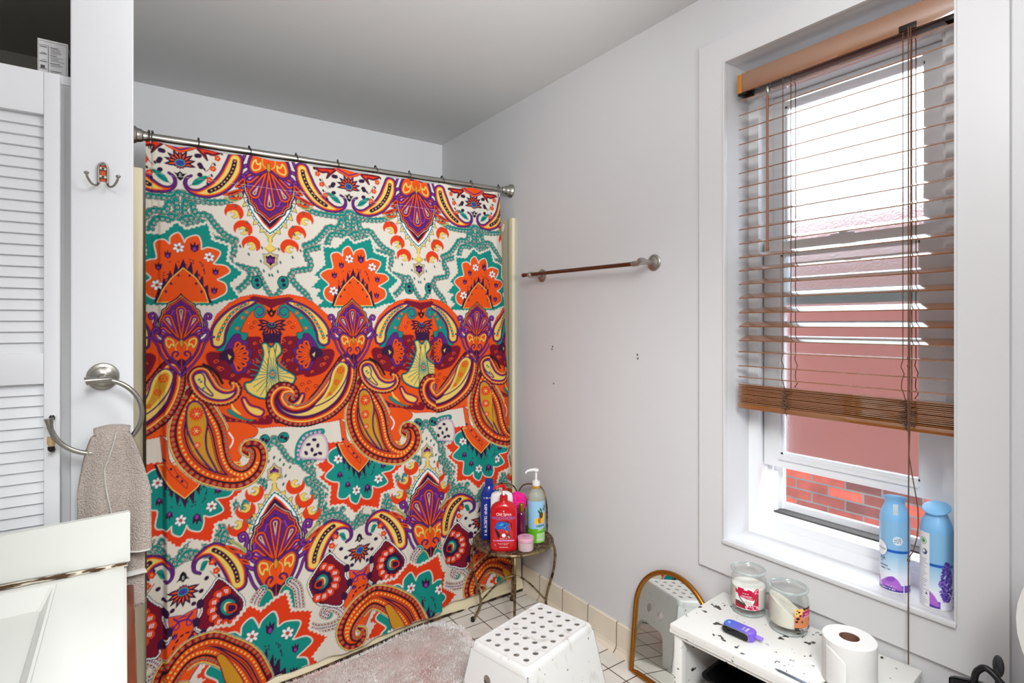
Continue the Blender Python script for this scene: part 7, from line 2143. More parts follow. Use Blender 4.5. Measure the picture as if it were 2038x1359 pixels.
# towel ring
tr = thing('towel_ring', 'open brushed nickel towel ring on the white partition', 'towel ring', (-.0385, 1.45, 1.180))
RX = Matrix.Rotation(PI / 2, 4, 'X')
obj('rosette', MB().lathe([(.0285, 0), (.0285, .003), (.0265, .006), (.021, .007), (.0205, .010), (.012, .015), (.0, .016)], 40, (0, 0, 0), RX), M['nickel'], tr)
obj('post', MB().tube([(0, -.012, 0), (0, -.050, -.003)], [.0085, .0075], 16).tube([(-.027, -.052, -.005), (-.024, -.052, -.004), (-.004, -.052, -.003), (.0, -.052, -.003), (.012, -.052, -.003), (.016, -.052, -.003)], [.0088, .0080, .0058, .0060, .0066, .0078], 18), M['nickel'], tr)
rc, rr_ = (-.0075, -.075), .0745
pts = [(rc[0] + rr_ * math.sin(t), -.052 - .010 * math.sin(max(0, t) / 3), rc[1] + rr_ * .985 * math.cos(t)) for t in [math.radians(14 + 252 * k / 44) for k in range(45)]]
rg = obj('ring', MB().tube(pts, .0048, 14), M['nickel'], tr)
e = Vector(pts[-1]); dr = (Vector(pts[-1]) - Vector(pts[-2])).normalized()
obj('finial', MB().tube([e - dr * .012, e - dr * .004, e + dr * .008], [.0052, .0056, .0082], 14), M['nickel'], rg)

# towel hung over the ring
M['terry'] = mat('terry_cloth', (190, 176, 166), 1.0, spec=.1, bump=1.0, bscale=380, var=.32, vscale=300)
M['terry'].node_tree.nodes['Bump'].inputs['Distance'].default_value = .006
M['hem'] = mat('towel_hem', (206, 202, 196), .9, spec=.1, bump=.5, bscale=300)
tw = thing('hand_towel', 'beige terry hand towel draped over the towel ring', 'towel', (-.022, 1.405, .814))
def sheet(xl, xr, zt, zb, y, amp, ph, nw, topw, seed, bulge=.0, fwd=0.0):
    rnd = random.Random(seed); 
    def f(u, v):
        w = topw + (1 - topw) * min(1, v * 2.2) ** .7
        xc = (xl + xr) / 2; x = xc * (min(1, v * 1.8)) + (xr - xl) / 2 * (2 * u - 1) * w - .0005
        z = zt + (zb - zt) * v - .012 * (2 * u - 1) ** 2 * (1 - v) 
        yy = y + amp * math.sin(2 * PI * nw * u + ph + 1.5 * v) * (.35 + .65 * min(1, v * 2)) - bulge * math.sin(PI * min(1, v * 1.6)) * math.sin(PI * u)
        yy -= fwd * math.exp(-(v / .26) ** 2)
        return Vector((x, yy, z))
    return f
fr = sheet(-.056, .066, .262, .000, -.004, .0085, .6, 1.6, .50, 1, .003, .020)
o = obj('front_fold', MB().grid(fr, 40, 60), M['terry'], tw, solid=.009)
def hemline(f, pts, w, name):
    mb = MB(); 
    P = [f(u, v) + Vector((0, -.0062, 0)) for u, v in pts]
    mb.tube(P, w, 8, flat=.35); return obj(name, mb, M['hem'], tw)
hemline(fr, [(.60 - .26 * min(1, (k / 20) * 2.4) + .12 * (k / 20) ** 2, .02 + .66 * k / 20) for k in range(21)], .0042, 'hem')
hemline(fr, [(.46 - .46 * k / 10, .68 + .10 * k / 10) for k in range(11)], .0042, 'hem')
hemline(fr, [(.02 + .96 * k / 24, .985) for k in range(25)], .0040, 'hem')
bk = sheet(.020, .056, .250, -.122, .020, .003, 1.2, .8, .8, 2)
obj('back_fold', MB().grid(bk, 24, 50), M['terry'], tw, solid=.009)
mb = MB().tube([bk(k / 16, .80) + Vector((0, -.006, 0)) for k in range(17)], .018, 8, flat=.25); obj('hem', mb, M['hem'], tw)
mb = MB().grid(lambda u, v: Vector((-.030 + .060 * u, -.024 + .044 * v, .256 + .010 * math.sin(PI * v) * math.sin(PI * (.15 + .7 * u)))), 12, 8); obj('crown_fold', mb, M['terry'], tw, solid=.009)

# vanity with its cultured-marble top
cab = thing('vanity_cabinet', 'reddish wood vanity cabinet under the white sink top', 'cabinet', (-.27, 1.03, 0))
obj('carcass', MB().span((-.32, -.49, 0), (-.30, .30, .771)).span((.244, -.49, 0), (.262, .30, .771)).span((-.30, -.49, 0), (.244, -.472, .771)).span((-.30, .282, 0), (.244, .30, .771)).span((-.30, -.472, .08), (.244, .282, .10)), M['wood'], cab, smooth=False)
for y0, y1 in ((-.47, -.09), (-.08, .30)):
    d = obj('door', MB().span((.263, y0, .10), (.284, y1, .777), bev=.006), M['wood'], cab)
    obj('knob', MB().lathe([(.006, 0), (.006, .012), (.013, .018), (.012, .024), (0, .027)], 20, (.284, (y1 - .05 if y0 < -.2 else y0 + .05), .60), Matrix.Rotation(PI / 2, 4, 'Y')), M['nickel'], d)
ct = thing('sink_countertop', 'white cultured marble sink top with a cracked side splash', 'countertop', (-.27, 1.03, .7775))
mb = MB(); bm = mb.bm
ox = (-.318, .272); oy = (-.50, .326); zt, zb = .030, 0.0
b0 = (-.21, .162, -.33, .308); b1 = (-.165, .146, -.28, .268)
def ring4(x0, x1, y0, y1, z): return [bm.verts.new(p) for p in ((x0, y0, z), (x1, y0, z), (x1, y1, z), (x0, y1, z))]
R = [ring4(ox[0], ox[1], oy[0], oy[1], zb), ring4(ox[0], ox[1], oy[0], oy[1], zt), ring4(b0[0], b0[1], b0[2], b0[3], zt),
     ring4(b1[0], b1[1], b1[2], b1[3], zt - .030), ring4(b1[0] + .05, b1[1] - .10, b1[2] + .1, b1[3] - .06, zt - .085)]
for a, b in zip(R, R[1:]):
    for k in range(4): bm.faces.new((a[k], a[(k + 1) % 4], b[(k + 1) % 4], b[k]))
bm.faces.new(R[-1]); bm.faces.new(R[0][::-1])
bmesh.ops.bevel(bm, geom=[e for e in bm.edges if abs(e.verts[0].co.z - e.verts[1].co.z) > .01 or min(e.verts[0].co.z, e.verts[1].co.z) > .0], offset=.004, segments=2, affect='EDGES')
obj('slab', mb, M['counter'], ct)
mb = MB(); bm = mb.bm                                   # side splash, broken loose and tipped a little
fz = lambda x: .034 + (.2775 - .272) * 0
sp = [(.278, .324, .034, .134), (-.318, .340, .046, .108)]
V = [[bm.verts.new(p) for p in ((x, y, z0), (x, y + .018, z0), (x, y + .021, z1), (x, y + .003, z1))] for x, y, z0, z1 in sp]
for k in range(4): bm.faces.new((V[0][k], V[0][(k + 1) % 4], V[1][(k + 1) % 4], V[1][k]))
bm.faces.new(V[0]); bm.faces.new(V[1][::-1])
bmesh.ops.bevel(bm, geom=bm.edges[:], offset=.002, segments=2, affect='EDGES')
obj('side_splash', mb, M['counter'], ct)
seam = speckle(mat('split_caulk', (214, 204, 186), .6), 26, .47, .53, (84, 56, 30), (1, 2.5, 6))
mb = MB(); rr = random.Random(5)
mb.tube([(.274 - .59 * k / 40, .322 + .014 * k / 40 - .004 + rr.uniform(-.001, .001), .033 + .008 * k / 40) for k in range(41)], [.0045 + rr.uniform(-.001, .001) for k in range(41)], 8)
obj('caulk', mb, seam, ct)
mb = MB()
for a, b in ((.0, .10), (.13, .27), (.30, .52), (.55, .86)):
    n = 10; mb.tube([(.274 - .27 * (a + (b - a) * k / n), .3135 + .007 * (a + (b - a) * k / n) + rr.uniform(-.0008, .0008), .0352 + .004 * (a + (b - a) * k / n)) for k in range(n + 1)], [.0004] + [.0013 + rr.uniform(-.0004, .0004) for _ in range(n - 1)] + [.0004], 6)
obj('crack', mb, mat('crack_brown', (78, 52, 28), .8), ct)['label'] = 'dark brown crack along the caulk'
# ================================================================ TUB, RUG, STOOLS
tub = thing('bathtub', 'cream bathtub behind the paisley curtain, only its apron foot showing', 'bathtub', (.80, 2.19, 0))
mb = MB(); bm = mb.bm
prof = [(.0, -.012), (.012, -.016), (.034, -.010), (.060, .004), (.34, .012), (.37, .008), (.384, .020), (.386, .055), (.370, .085), (.12, .16), (.10, .22)]
n = 24; rows = []
for z, y in prof:
    wob = lambda k: .004 * math.sin(k * .9) * (1 if z < .05 else 0)
    rows.append([bm.verts.new((-.785 + 1.57 * k / n, y + wob(k), z)) for k in range(n + 1)])
for a, b in zip(rows, rows[1:]):
    for k in range(n): bm.faces.new((a[k], a[k + 1], b[k + 1], b[k]))
obj('apron', mb, M['tub'], tub)
mb = MB().span((-.785, .16, .09), (.785, .80, .12)).span((-.785, .78, .12), (.785, .845, .386), bev=.01).span((-.785, .1, .10), (-.72, .82, .386), bev=.01).span((.72, .1, .10), (.785, .82, .386), bev=.01)
obj('basin', mb, M['tub'], tub)
rollx = [.03, .30, .55, .70, .84, .98, 1.27, 1.58]; rolly = [2.112, 2.114, 2.122, 2.143, 2.160, 2.186, 2.200, 2.196]
ry_ = lambda x: float(np.interp(x, rollx, rolly))
P_ = [(.03 + 1.55 * k / 80, ry_(.03 + 1.55 * k / 80)) for k in range(81)]
mb = MB(); rows = []
for x, y in P_:
    w = .010 * math.sin(x * 7) * .3
    rows.append([mb.bm.verts.new((x - .80, yy - 2.19, zz_)) for yy, zz_ in ((y - .016, 0), (y - .022 + w, .012), (y - .016 + w, .028), (y + .004, .044), (2.194, .060), (2.196, 0))])
for a, b in zip(rows, rows[1:]):
    for k in range(5): mb.bm.faces.new((a[k], a[k + 1], b[k + 1], b[k]))
obj('base_roll', mb, M['tub'], tub)
mb = MB().tube([(x - .80, y - 2.19 - .0215 + .002 * math.sin(i * 2.1), .0030) for i, (x, y) in enumerate(P_)], .0062, 6)
o = obj('grout_seam', mb, speckle(mat('dirty_caulk', (104, 76, 48), .9), 30, .40, .52, (44, 30, 20)), tub); o['label'] = 'brown grimy caulk seam'
struct('trim_1', MB().span((.0147, 2.262, .386), (.050, 2.30, 1.822), bev=.008).span((.0147, 2.30, .386), (.022, 3.04, 1.822)), M['surround'], smooth=True)
struct('trim_2', MB().span((1.580, 2.262, .0), (1.60, 2.30, 1.822), bev=.008).span((1.590, 2.30, .386), (1.60, 3.04, 1.822)).span((.022, 3.035, .386), (1.59, 3.045, 1.822)), M['surround'], smooth=True)

# bath mat
m = M['mat'] = mat('bath_mat_pile', (236, 222, 216), 1.0, spec=.05, bump=1.0, bscale=260)
m.node_tree.nodes['Bump'].inputs['Distance'].default_value = .012
speckle(m, 6, .46, .72, (216, 172, 166), detail=6); speckle(m, 130, .62, .80, (200, 172, 164)); speckle(m, 42, .735, .75, (96, 84, 78))
rug = thing('bath_mat', 'fluffy white and pink bath mat on the tiles along the tub', 'bath mat', (.68, 1.900, 0))
out = spline([(-.66, .165), (-.40, .172), (-.10, .188), (.09, .205), (.28, .250), (.40, .242), (.462, .200), (.492, .130), (.478, .040), (.452, -.02), (.44, -.10), (.40, -.155), (.2, -.17), (-.3, -.17), (-.62, -.17), (-.68, -.05)], 6, True)
mb = MB(); bm = mb.bm; rr = random.Random(11)
from mathutils import noise as mn
C0 = np.array((-.05, .02)); N = len(out); OUT = np.array(out)
K = 30; rows = []
for j in range(1, K + 1):
    t = j / K; row = []
    for p in out:
        q = C0 + (p - C0) * t * .985
        h = .012 * min(1, ((1 - t) * 8) ** .5 + .1) + .003 * mn.noise((q[0] * 26, q[1] * 26, 0))
        row.append(bm.verts.new((q[0], q[1], max(.0012, h))))
    rows.append(row)
for a, b in zip(rows, rows[1:]):
    for i in range(N): bm.faces.new((a[i], a[(i + 1) % N], b[(i + 1) % N], b[i]))
bm.faces.new(rows[0])
obj('base_weave', mb, M['mat'], rug)
nr = np.random.default_rng(5); T = 42000                         # the pile: countless short tufts, one object
ox_, oy_ = nr.uniform(-.69, .50, T * 2), nr.uniform(-.18, .26, T * 2)
ok = Canvas._inside(OUT, ox_, oy_); ox_, oy_ = ox_[ok][:T], oy_[ok][:T]; T = len(ox_)
hgt = nr.uniform(.010, .019, T); an = nr.uniform(0, 2 * PI, T); ln_ = nr.uniform(.000, .009, T); wd_ = nr.uniform(.0010, .0019, T)
V = np.empty((T, 4, 3)); 
for k in range(3):
    V[:, k, 0] = ox_ + wd_ * np.cos(an + k * 2.0944); V[:, k, 1] = oy_ + wd_ * np.sin(an + k * 2.0944); V[:, k, 2] = .006
V[:, 3, 0] = ox_ + ln_ * np.cos(an); V[:, 3, 1] = oy_ + ln_ * np.sin(an); V[:, 3, 2] = hgt
Fc = (np.arange(T)[:, None, None] * 4 + np.array(((0, 1, 3), (1, 2, 3), (2, 0, 3)))[None]).reshape(-1, 3)
me = bpy.data.meshes.new('pile'); me.from_pydata(V.reshape(-1, 3).tolist(), [], Fc.tolist()); me.update()
pile = bpy.data.objects.new('pile', me); COL.objects.link(pile); pile.parent = rug; pile['kind'] = 'stuff'
M['tuft'] = painted('mat_tufts', 1.0, spec=.05); me.materials.append(M['tuft'])
tint = np.array([mn.noise((x * 6.5, y * 6.5, 2.0)) + .55 * mn.noise((x * 15, y * 15, 7.0)) + .35 * mn.noise((x * 60, y * 60, 1.0)) for x, y in zip(ox_, oy_)])
w = np.clip(.08 + tint * 1.0, 0, 1)[:, None]
cc = np.array(lin((250, 246, 242))) * (1 - w) + np.array(lin((238, 196, 190))) * w
cc *= nr.uniform(.93, 1.12, (T, 1)); paint(pile, np.clip(np.repeat(cc, 4, 0), 0, 1))
obj('backing', MB().plate([tuple(C0 + (p - C0) * .97) for p in out], [], lambda x, y, w: (x, y, w), .0008), mat('mat_backing', (170, 160, 150), .9), rug, smooth=False)

# white step stool
M['stool'] = speckle(speckle(mat('scuffed_plastic', (238, 237, 234), .4), 22, .56, .80, (190, 180, 166), (1, 1, .35), 6), 60, .70, .74, (120, 104, 88))
st = thing('step_stool', 'white plastic step stool with round holes in its top', 'stool', (1.134, 1.496, 0), math.radians(13.6))
ht = .25; ax, ay = .178, .122; bx_, by_ = .205, .168
def rrect(w, h, r, n=6):
    o = []
    for cx, cy, a in ((w - r, h - r, 0), (-w + r, h - r, 90), (-w + r, -h + r, 180), (w - r, -h + r, 270)):
        for k in range(n + 1):
            t = math.radians(a + 90 * k / n); o.append((cx + r * math.cos(t), cy + r * math.sin(t)))
    return o
holes = []
for i in range(7):
    for j in range(5):
        cx, cy = (i - 3) * .0455, (j - 2) * .0405
        holes.append([(cx + .0098 * math.cos(2 * PI * k / 20), cy - .0098 * math.sin(2 * PI * k / 20)) for k in range(20)])
mb = MB().plate(rrect(.162, .104, .010), holes, lambda x, y, w: (x, y, ht - .0045 + w), .003)
obj('tread', mb, M['stool'], st, smooth=False)
mb = MB(); bm = mb.bm; rows = []
for w, h, z, r in ((.1615, .1035, ht - .0085, .010), (.1635, .1055, ht - .001, .010), (.168, .110, ht, .012), (.173, .1155, ht - .002, .014), (.178, .120, ht - .008, .016), (.1800, .1225, ht - .018, .018), (.1806, .1235, ht - .024, .018)):
    rows.append([bm.verts.new((x, y, z)) for x, y in rrect(w, h, r)])
for a, b in zip(rows, rows[1:]):
    for k in range(len(a)): bm.faces.new((a[k], a[(k + 1) % len(a)], b[(k + 1) % len(b)], b[k]))
obj('rim', mb, M['stool'], st)
def wall(hw, hb, d0, d1, along, sg, nm):
    """one splayed side, arch cut from its foot, two finger holes"""
    zt_ = ht - .022
    def f(u, v, w):
        t = (zt_ - v) / zt_; s_ = hw + (hb - hw) * t; dd = d0 + (d1 - d0) * t - w
        p = (u * s_, sg * dd) if along == 'x' else (sg * dd, u * s_)
        return (p[0], p[1], v)
    outer = [(-1, 0), (-.66, 0), (-.60, .05), (-.52, .085), (-.40, .10), (.40, .10), (.52, .085), (.60, .05), (.66, 0), (1, 0), (1, .08), (1, .16), (1, zt_), (.5, zt_), (0, zt_), (-.5, zt_), (-1, zt_), (-1, .16), (-1, .08)]
    R = .0145; hl = [[(c + (R / hw) * math.cos(2 * PI * k / 18), .155 - R * 1.25 * math.sin(2 * PI * k / 18)) for k in range(18)] for c in (-.30, .30)] if along == 'y' else []
    obj(nm, MB().plate(outer, hl, f, .004), M['stool'], st, smooth=False)
for sg in (-1, 1):
    wall(.179, bx_, .1225, by_, 'x', sg, 'side_panel'); wall(.1225, by_, .179, bx_, 'y', sg, 'end_panel')

# round wire stool used as a stand
ts = thing('metal_stool', 'small round rusty metal stool holding bottles in the tub corner', 'stool', (1.385, 1.975, 0), math.radians(25))
M['wire'] = speckle(mat('antique_wire', (146, 130, 98), .4, .85), 40, .48, .62, (70, 50, 34))
m = M['rust'] = mat('rusty_plate', (74, 52, 42), .6, .4); speckle(m, 60, .50, .60, (130, 96, 74)); speckle(m, 160, .62, .66, (200, 190, 176))
zt_ = .357
obj('seat', MB().lathe([(0, zt_ - .006), (.168, zt_ - .006), (.168, zt_ - .001), (.150, zt_), (0, zt_)], 48), M['rust'], ts)
ringm = [(.170 * math.cos(2 * PI * k / 56), .170 * math.sin(2 * PI * k / 56), zt_ - .006) for k in range(56)]
obj('seat_rim', MB().tube(ringm, .0068, 10, closed=True), M['wire'], ts)
for k in range(4):
    a = PI / 4 + k * PI / 2 + math.radians(-13); c, s = math.cos(a), math.sin(a)
    P = lambda r, z: (r * c, r * s, z)
    lg = obj('leg', MB().tube(spline([P(.165, zt_ - .008), P(.182, .30), P(.176, .22), P(.150, .13), P(.142, .075), P(.160, .030), P(.176, .006)], 6), .0058, 10), M['wire'], ts)
    obj('foot_cap', MB().lathe([(.0085, 0), (.0095, .004), (.0090, .016), (.006, .019)], 14, P(.176, 0)), M['black'], lg)
for a in (PI / 4 - math.radians(13), 3 * PI / 4 - math.radians(13)):
    c, s = math.cos(a), math.sin(a)
    obj('brace', MB().tube(spline([(-.144 * c, -.144 * s, .085), (-.06 * c, -.06 * s, .17), (0, 0, .195 if a > 1 else .188), (.06 * c, .06 * s, .17), (.144 * c, .144 * s, .085)], 6), .0042, 8), M['wire'], ts)
for a0, a1, hh in ((-32, 26, .195), (20, 80, .195)):
    t0, t1 = math.radians(a0), math.radians(a1); p = lambda t, z: (.172 * math.cos(t), .172 * math.sin(t), zt_ + z)
    obj('back_loop', MB().tube(spline([p(t0, -.004), p(t0 + .02, hh * .6), p(t0 + (t1 - t0) * .18, hh * .93), p((t0 + t1) / 2, hh), p(t1 - (t1 - t0) * .18, hh * .93), p(t1 - .02, hh * .6), p(t1, -.004)], 6), .0036, 8), M['wire'], ts)

# ---------------------------------------------------------------- bottles on the metal stool (top 0.357)
ZT = .3575
def rbottle(prof, sx, sy, n=40, pw=2.6):
    """rounded-rectangle bottle swept through (scale, z) rows"""
    mb = MB(); bm = mb.bm; rows = []
    for s_, z, q in prof:
        row = []
        for k in range(n):
            t = 2 * PI * k / n; c, s = math.cos(t), math.sin(t); e = 2 / q
            row.append(bm.verts.new((math.copysign(abs(c) ** e, c) * s_[0], math.copysign(abs(s) ** e, s) * s_[1], z)))
        rows.append(row)
    for a, b in zip(rows, rows[1:]):
        for k in range(n): bm.faces.new((a[k], a[(k + 1) % n], b[(k + 1) % n], b[k]))
    bm.faces.new(rows[0][::-1]); bm.faces.new(rows[-1]); return mb
def pump(par, z, mtl, r=.010, ang=0.0, L=.045, hz=.045, rot=0):
    mtx = Matrix.Rotation(rot, 4, 'Z')
    a = obj('pump_collar', MB().lathe([(r * 1.35, z), (r * 1.45, z + .004), (r * 1.4, z + .018), (r * .7, z + .020), (r * .62, z + .024)], 24), mtl, par)
    mb = MB().lathe([(r * .42, z + .022), (r * .42, z + hz)], 12).lathe([(r * .8, z + hz), (r * 1.05, z + hz + .003), (r * 1.0, z + hz + .010), (r * .5, z + hz + .013)], 20)
    mb.tube([mtx @ Vector(p) for p in ((0, 0, z + hz + .008), (L * .5, 0, z + hz + .008), (L * .85, 0, z + hz + .005), (L, 0, z + hz - .004))], [r * .72, r * .62, r * .45, r * .36], 12, flat=.8)
    obj('pump_head', mb, mtl, par); return a
# red pump bottle with lettering
cam_rot = lambda x, y: math.atan2(-y, -x) + PI / 2          # turn a front (-Y) towards the middle of the room
rb = thing('shampoo_bottle', 'red pump bottle with a blue animal emblem, nearest on the metal stool', 'bottle', (1.287, 1.905, ZT), cam_rot(1.287, 1.905))
M['red'] = mat('red_plastic', (196, 12, 22), .22, coat=.4); hw, hd = .0555, .030
bp = [((hw * .90, hd * .86), 0, 3.6), ((hw * .97, hd * .96), .004, 3.6), ((hw, hd), .012, 3.6), ((hw, hd), .150, 3.4), ((hw * .97, hd * .98), .168, 3.2), ((hw * .86, hd * .95), .182, 2.8), ((hw * .62, hd * .86), .193, 2.4), ((hw * .36, hd * .62), .199, 2.1), ((.0165, .0165), .203, 2), ((.0165, .0165), .206, 2)]
obj('body', rbottle(bp, 1, 1, 48), M['red'], rb)
def front(hw, hd, q=3.5, off=.0004):
    return lambda x, z: (x, -hd * max(0.02, 1 - abs(x / hw) ** q) ** (1 / q) - off, z)
ff = front(hw, hd)
def deco(par, name, mtl, polys, f=ff):
    if len(polys) > 1:
        for P in polys: deco(par, name, mtl, [P], f)
        return
    mb = MB()
    for k, P in enumerate(polys): mb.bm.faces.new([mb.bm.verts.new(f(x, z) if k == 0 else tuple(np.array(f(x, z)) + (0, -.00005 * k, 0))) for x, z in P])
    return obj(name, mb, mtl, par, smooth=False, normals=False)
ink_w = mat('white_ink', (244, 240, 236), .5); ink_b = mat('blue_ink', (30, 96, 190), .4); ink_k = mat('black_ink', (20, 18, 24), .5); ink_l = mat('lilac_ink', (216, 150, 214), .5)
ink_n = mat('navy_ink', (30, 34, 96), .5); ink_t = mat('teal_ink', (60, 170, 190), .4); ink_r = mat('dark_red_ink', (110, 8, 18), .4); ink_o = mat('orange_ink', (240, 140, 40), .5); ink_g = mat('green_ink', (70, 170, 70), .5)
bar = lambda x0, x1, z0, z1, n=8: [(x0 + (x1 - x0) * k / n, z0) for k in range(n + 1)] + [(x1 - (x1 - x0) * k / n, z1) for k in range(n + 1)]
deco(rb, 'emblem', ink_r, [[(-.036, .085), (-.02, .070), (.02, .072), (.036, .088), (.034, .118), (.012, .128), (-.02, .126), (-.036, .112)]])
deco(rb, 'emblem', ink_b, [[(-.036, .100), (-.030, .118), (-.012, .126), (.008, .122), (.026, .110), (.014, .104), (.024, .094), (.020, .082), (.006, .090), (-.014, .096), (-.024, .088)]], lambda x, z: tuple(np.array(ff(x, z)) + (0, -.0003, 0)))
f3 = lambda x, z: tuple(np.array(ff(x, z)) + (0, -.0006, 0))
deco(rb, 'emblem', ink_t, [[(-.022, .108), (-.008, .118), (.004, .114), (-.010, .106)], [(-.004, .100), (.010, .104), (.006, .096)]], f3)
deco(rb, 'emblem', ink_k, [[(-.034, .086), (-.026, .088), (-.014, .062), (-.024, .058)], [(.014, .068), (.024, .072), (.030, .058), (.020, .054)], [(-.004, .109), (.008, .110), (.004, .106)]], f3)
deco(rb, 'emblem', ink_o, [[(.006, .092), (.014, .086), (.020, .080), (.012, .082)]], f3)
deco(rb, 'emblem', ink_w, [[(.000 + .008 * math.cos(t), .068 + .008 * math.sin(t)) for t in [2 * PI * k / 20 for k in range(20)]], [(.016, .064), (.024, .067), (.023, .064), (.017, .061)], [(.019, .059), (.027, .061), (.026, .058), (.020, .056)], [(-.036, .030), (-.033, .030), (-.033, .027), (-.036, .027)],
     [(-.003, .166), (0, .170), (.003, .166), (0, .164)]], f3)
deco(rb, 'band', ink_l, [bar(-.043, .043, .044, .049)])
lt = MB().text('Old Spice', .016, lambda x, y: f3(x, y + .154))
for w_, z, h_ in ((.015, .0030, .053), (.024, .0026, .0345), (.018, .0026, .029), (.018, .0032, .018)): scrib(lt, -w_, w_, h_, z, f3, int(h_ * 1e4))
obj('lettering', lt, ink_w, rb, smooth=False, normals=False)
obj('lettering', MB().text('WOLFTHORN', .0155, lambda x, y: f3(x, y * 1.15 + .138)), mat('lilac_blue_ink', (116, 128, 206), .4), rb, smooth=False, normals=False)
pump(rb, .205, M['red'], .0115, L=.045, hz=.050, rot=math.radians(200))
obj('pump_clip', MB().box((.0, -.0125, .236), (.009, .006, .018), bev=.001), M['white'], rb)
# white bottle behind
wb = thing('lotion_bottle', 'white rounded bottle hidden behind the red pump bottle', 'bottle', (1.322, 1.972, ZT), cam_rot(1.322, 1.972))
obj('body', rbottle([((.044, .020), 0, 3), ((.048, .023), .008, 3), ((.048, .023), .192, 3), ((.044, .021), .207, 2.6), ((.030, .016), .216, 2.2), ((.012, .012), .218, 2)], 1, 1), M['white'], wb)
obj('cap', MB().lathe([(.013, .218), (.013, .232), (.011, .234)], 24), M['white'], wb)
# blue bottle
bb = thing('body_wash_bottle', 'tall blue bottle with white sideways lettering, at the back left of the metal stool', 'bottle', (1.305, 2.045, ZT), cam_rot(1.305, 2.045) + .2)
M['blue'] = mat('blue_plastic', (14, 44, 138), .2, coat=.4)
obj('body', rbottle([((.034, .022), 0, 2.6), ((.038, .025), .006, 2.6), ((.039, .026), .10, 2.6), ((.038, .026), .175, 2.5), ((.035, .025), .200, 2.3), ((.027, .022), .218, 2.1), ((.017, .017), .229, 2)], 1, 1), M['blue'], bb)
obj('cap', MB().lathe([(.0185, .229), (.0185, .247), (.0175, .254), (.0, .255)], 28), M['blue'], bb)
f4 = front(.039, .026, 2.6)
lt = scrib(scrib(MB(), -.028, .014, .178, .0065, f4, 3), .02, .160, .015, .0105, lambda x, y: f4(-y, x), 5)
obj('lettering', lt, ink_w, bb, smooth=False, normals=False)
# purple bottle with gold cap
pb = thing('perfume_mist_bottle', 'slim dark magenta bottle with a gold cap between red and green bottles', 'bottle', (1.377, 1.905, ZT))
obj('body', MB().lathe([(.017, 0), (.0195, .004), (.0195, .128), (.016, .138), (.0105, .142)], 28), mat('magenta_glass', (110, 14, 70), .15, trans=.35, coat=.5), pb)
obj('cap', MB().lathe([(.012, .142), (.012, .170), (.011, .172), (0, .172)], 24), mat('gold_cap', (170, 128, 44), .3, .9), pb)
# pink loofah
lf = MB(); bmesh.ops.create_icosphere(lf.bm, subdivisions=5, radius=.041)
for v in lf.bm.verts:
    d = v.co.normalized(); v.co += d * (.010 * mn.noise(d * 7) + .006 * abs(mn.noise(d * 19)) - .004 * abs(mn.noise(d * 33)))
o = obj('loofah', lf, mat('pink_mesh', (240, 34, 150), .7, bump=.8, bscale=500), smooth=True); o.location = (1.408, 1.978, ZT + .152)
tag(o, 'bright pink mesh loofah tucked behind the bottles', 'loofah')
cup = obj('beaker', MB().lathe([(.030, 0), (.034, .004), (.036, .118), (.034, .118), (.031, .008), (0, .008)], 28, cap=False), mat('clear_plum_plastic', (96, 20, 60), .3), smooth=True)
cup.location = (1.408, 1.978, ZT); tag(cup, 'plum beaker holding up the pink loofah', 'cup')
# green pump bottle
gb = thing('conditioner_bottle', 'clear green labelled bottle with a white pump by the wall', 'bottle', (1.452, 1.90, ZT), cam_rot(1.452, 1.90) + .25)
M['clear'] = mat('cloudy_plastic', (214, 214, 200), .25, trans=.55, ior=1.3)
obj('body', MB().lathe([(.034, 0), (.0375, .004), (.0375, .180), (.036, .196), (.030, .212), (.020, .222), (.0145, .226), (.0145, .232)], 48), M['clear'], gb)
cv = Canvas(236, 178, 1.0, (96, 178, 40))
cv.fill((150, 198, 228), [(70, 64), (64, 120), (58, 178), (180, 178), (176, 110), (160, 66), (110, 60)])
cv.fill((110, 190, 60), [(40, 0), (52, 90), (40, 178), (60, 178), (66, 80)]); cv.fill((60, 150, 40), [(20, 0), (36, 100), (16, 178), (30, 178), (48, 90)])
for x, y, c in ((112, 92, (240, 196, 40)), (126, 96, (190, 120, 40)), (140, 94, (236, 190, 50)), (150, 112, (240, 204, 60)), (132, 118, (90, 60, 30))): cv.ell(c, (x, y), 10, 14)
for x, y in ((122, 132), (130, 140), (146, 140), (152, 150)): cv.ell((50, 90, 40), (x, y), 4, 9, .5)
for k in range(7): cv.fill((236, 244, 214), [(112, 40 - k * 5.4), (160, 40 - k * 5.4), (160, 37.5 - k * 5.4), (112, 37.5 - k * 5.4)], sm=False)
cv.stroke((210, 230, 120), 1.5, [(34, 20), (50, 50), (62, 90)]); cv.stroke((230, 236, 120), 1.5, [(26, 8), (60, 40), (80, 50)])
lb = obj('label', MB().grid(lambda u, v: (.0379 * math.cos(2 * PI * u - PI), .0379 * math.sin(2 * PI * u - PI), .003 + .176 * v), 150, 120), painted('bottle_label', .3), gb)
q = verts_of(lb); a = np.mod(np.arctan2(q[:, 1], q[:, 0]) + PI, 2 * PI) / (2 * PI)
paint(lb, cv.sample(np.mod(a - .25 + .5, 1.0) * 236, (q[:, 2] - .003) * 1000))
fc = lambda R, a0: (lambda x, z: (R * math.sin(x / R + a0), -R * math.cos(x / R + a0), z))
f5 = fc(.0383, .28)
lt = scrib(MB(), -.020, .024, .0715, .0085, f5, 8); obj('lettering', lt, ink_k, gb, smooth=False, normals=False)
lt = MB().text('2in1', .016, lambda x, y: f5(x, y + .060)).text('SHAMPOO', .008, lambda x, y: f5(x, y + .016)); obj('lettering', lt, ink_w, gb, smooth=False, normals=False)
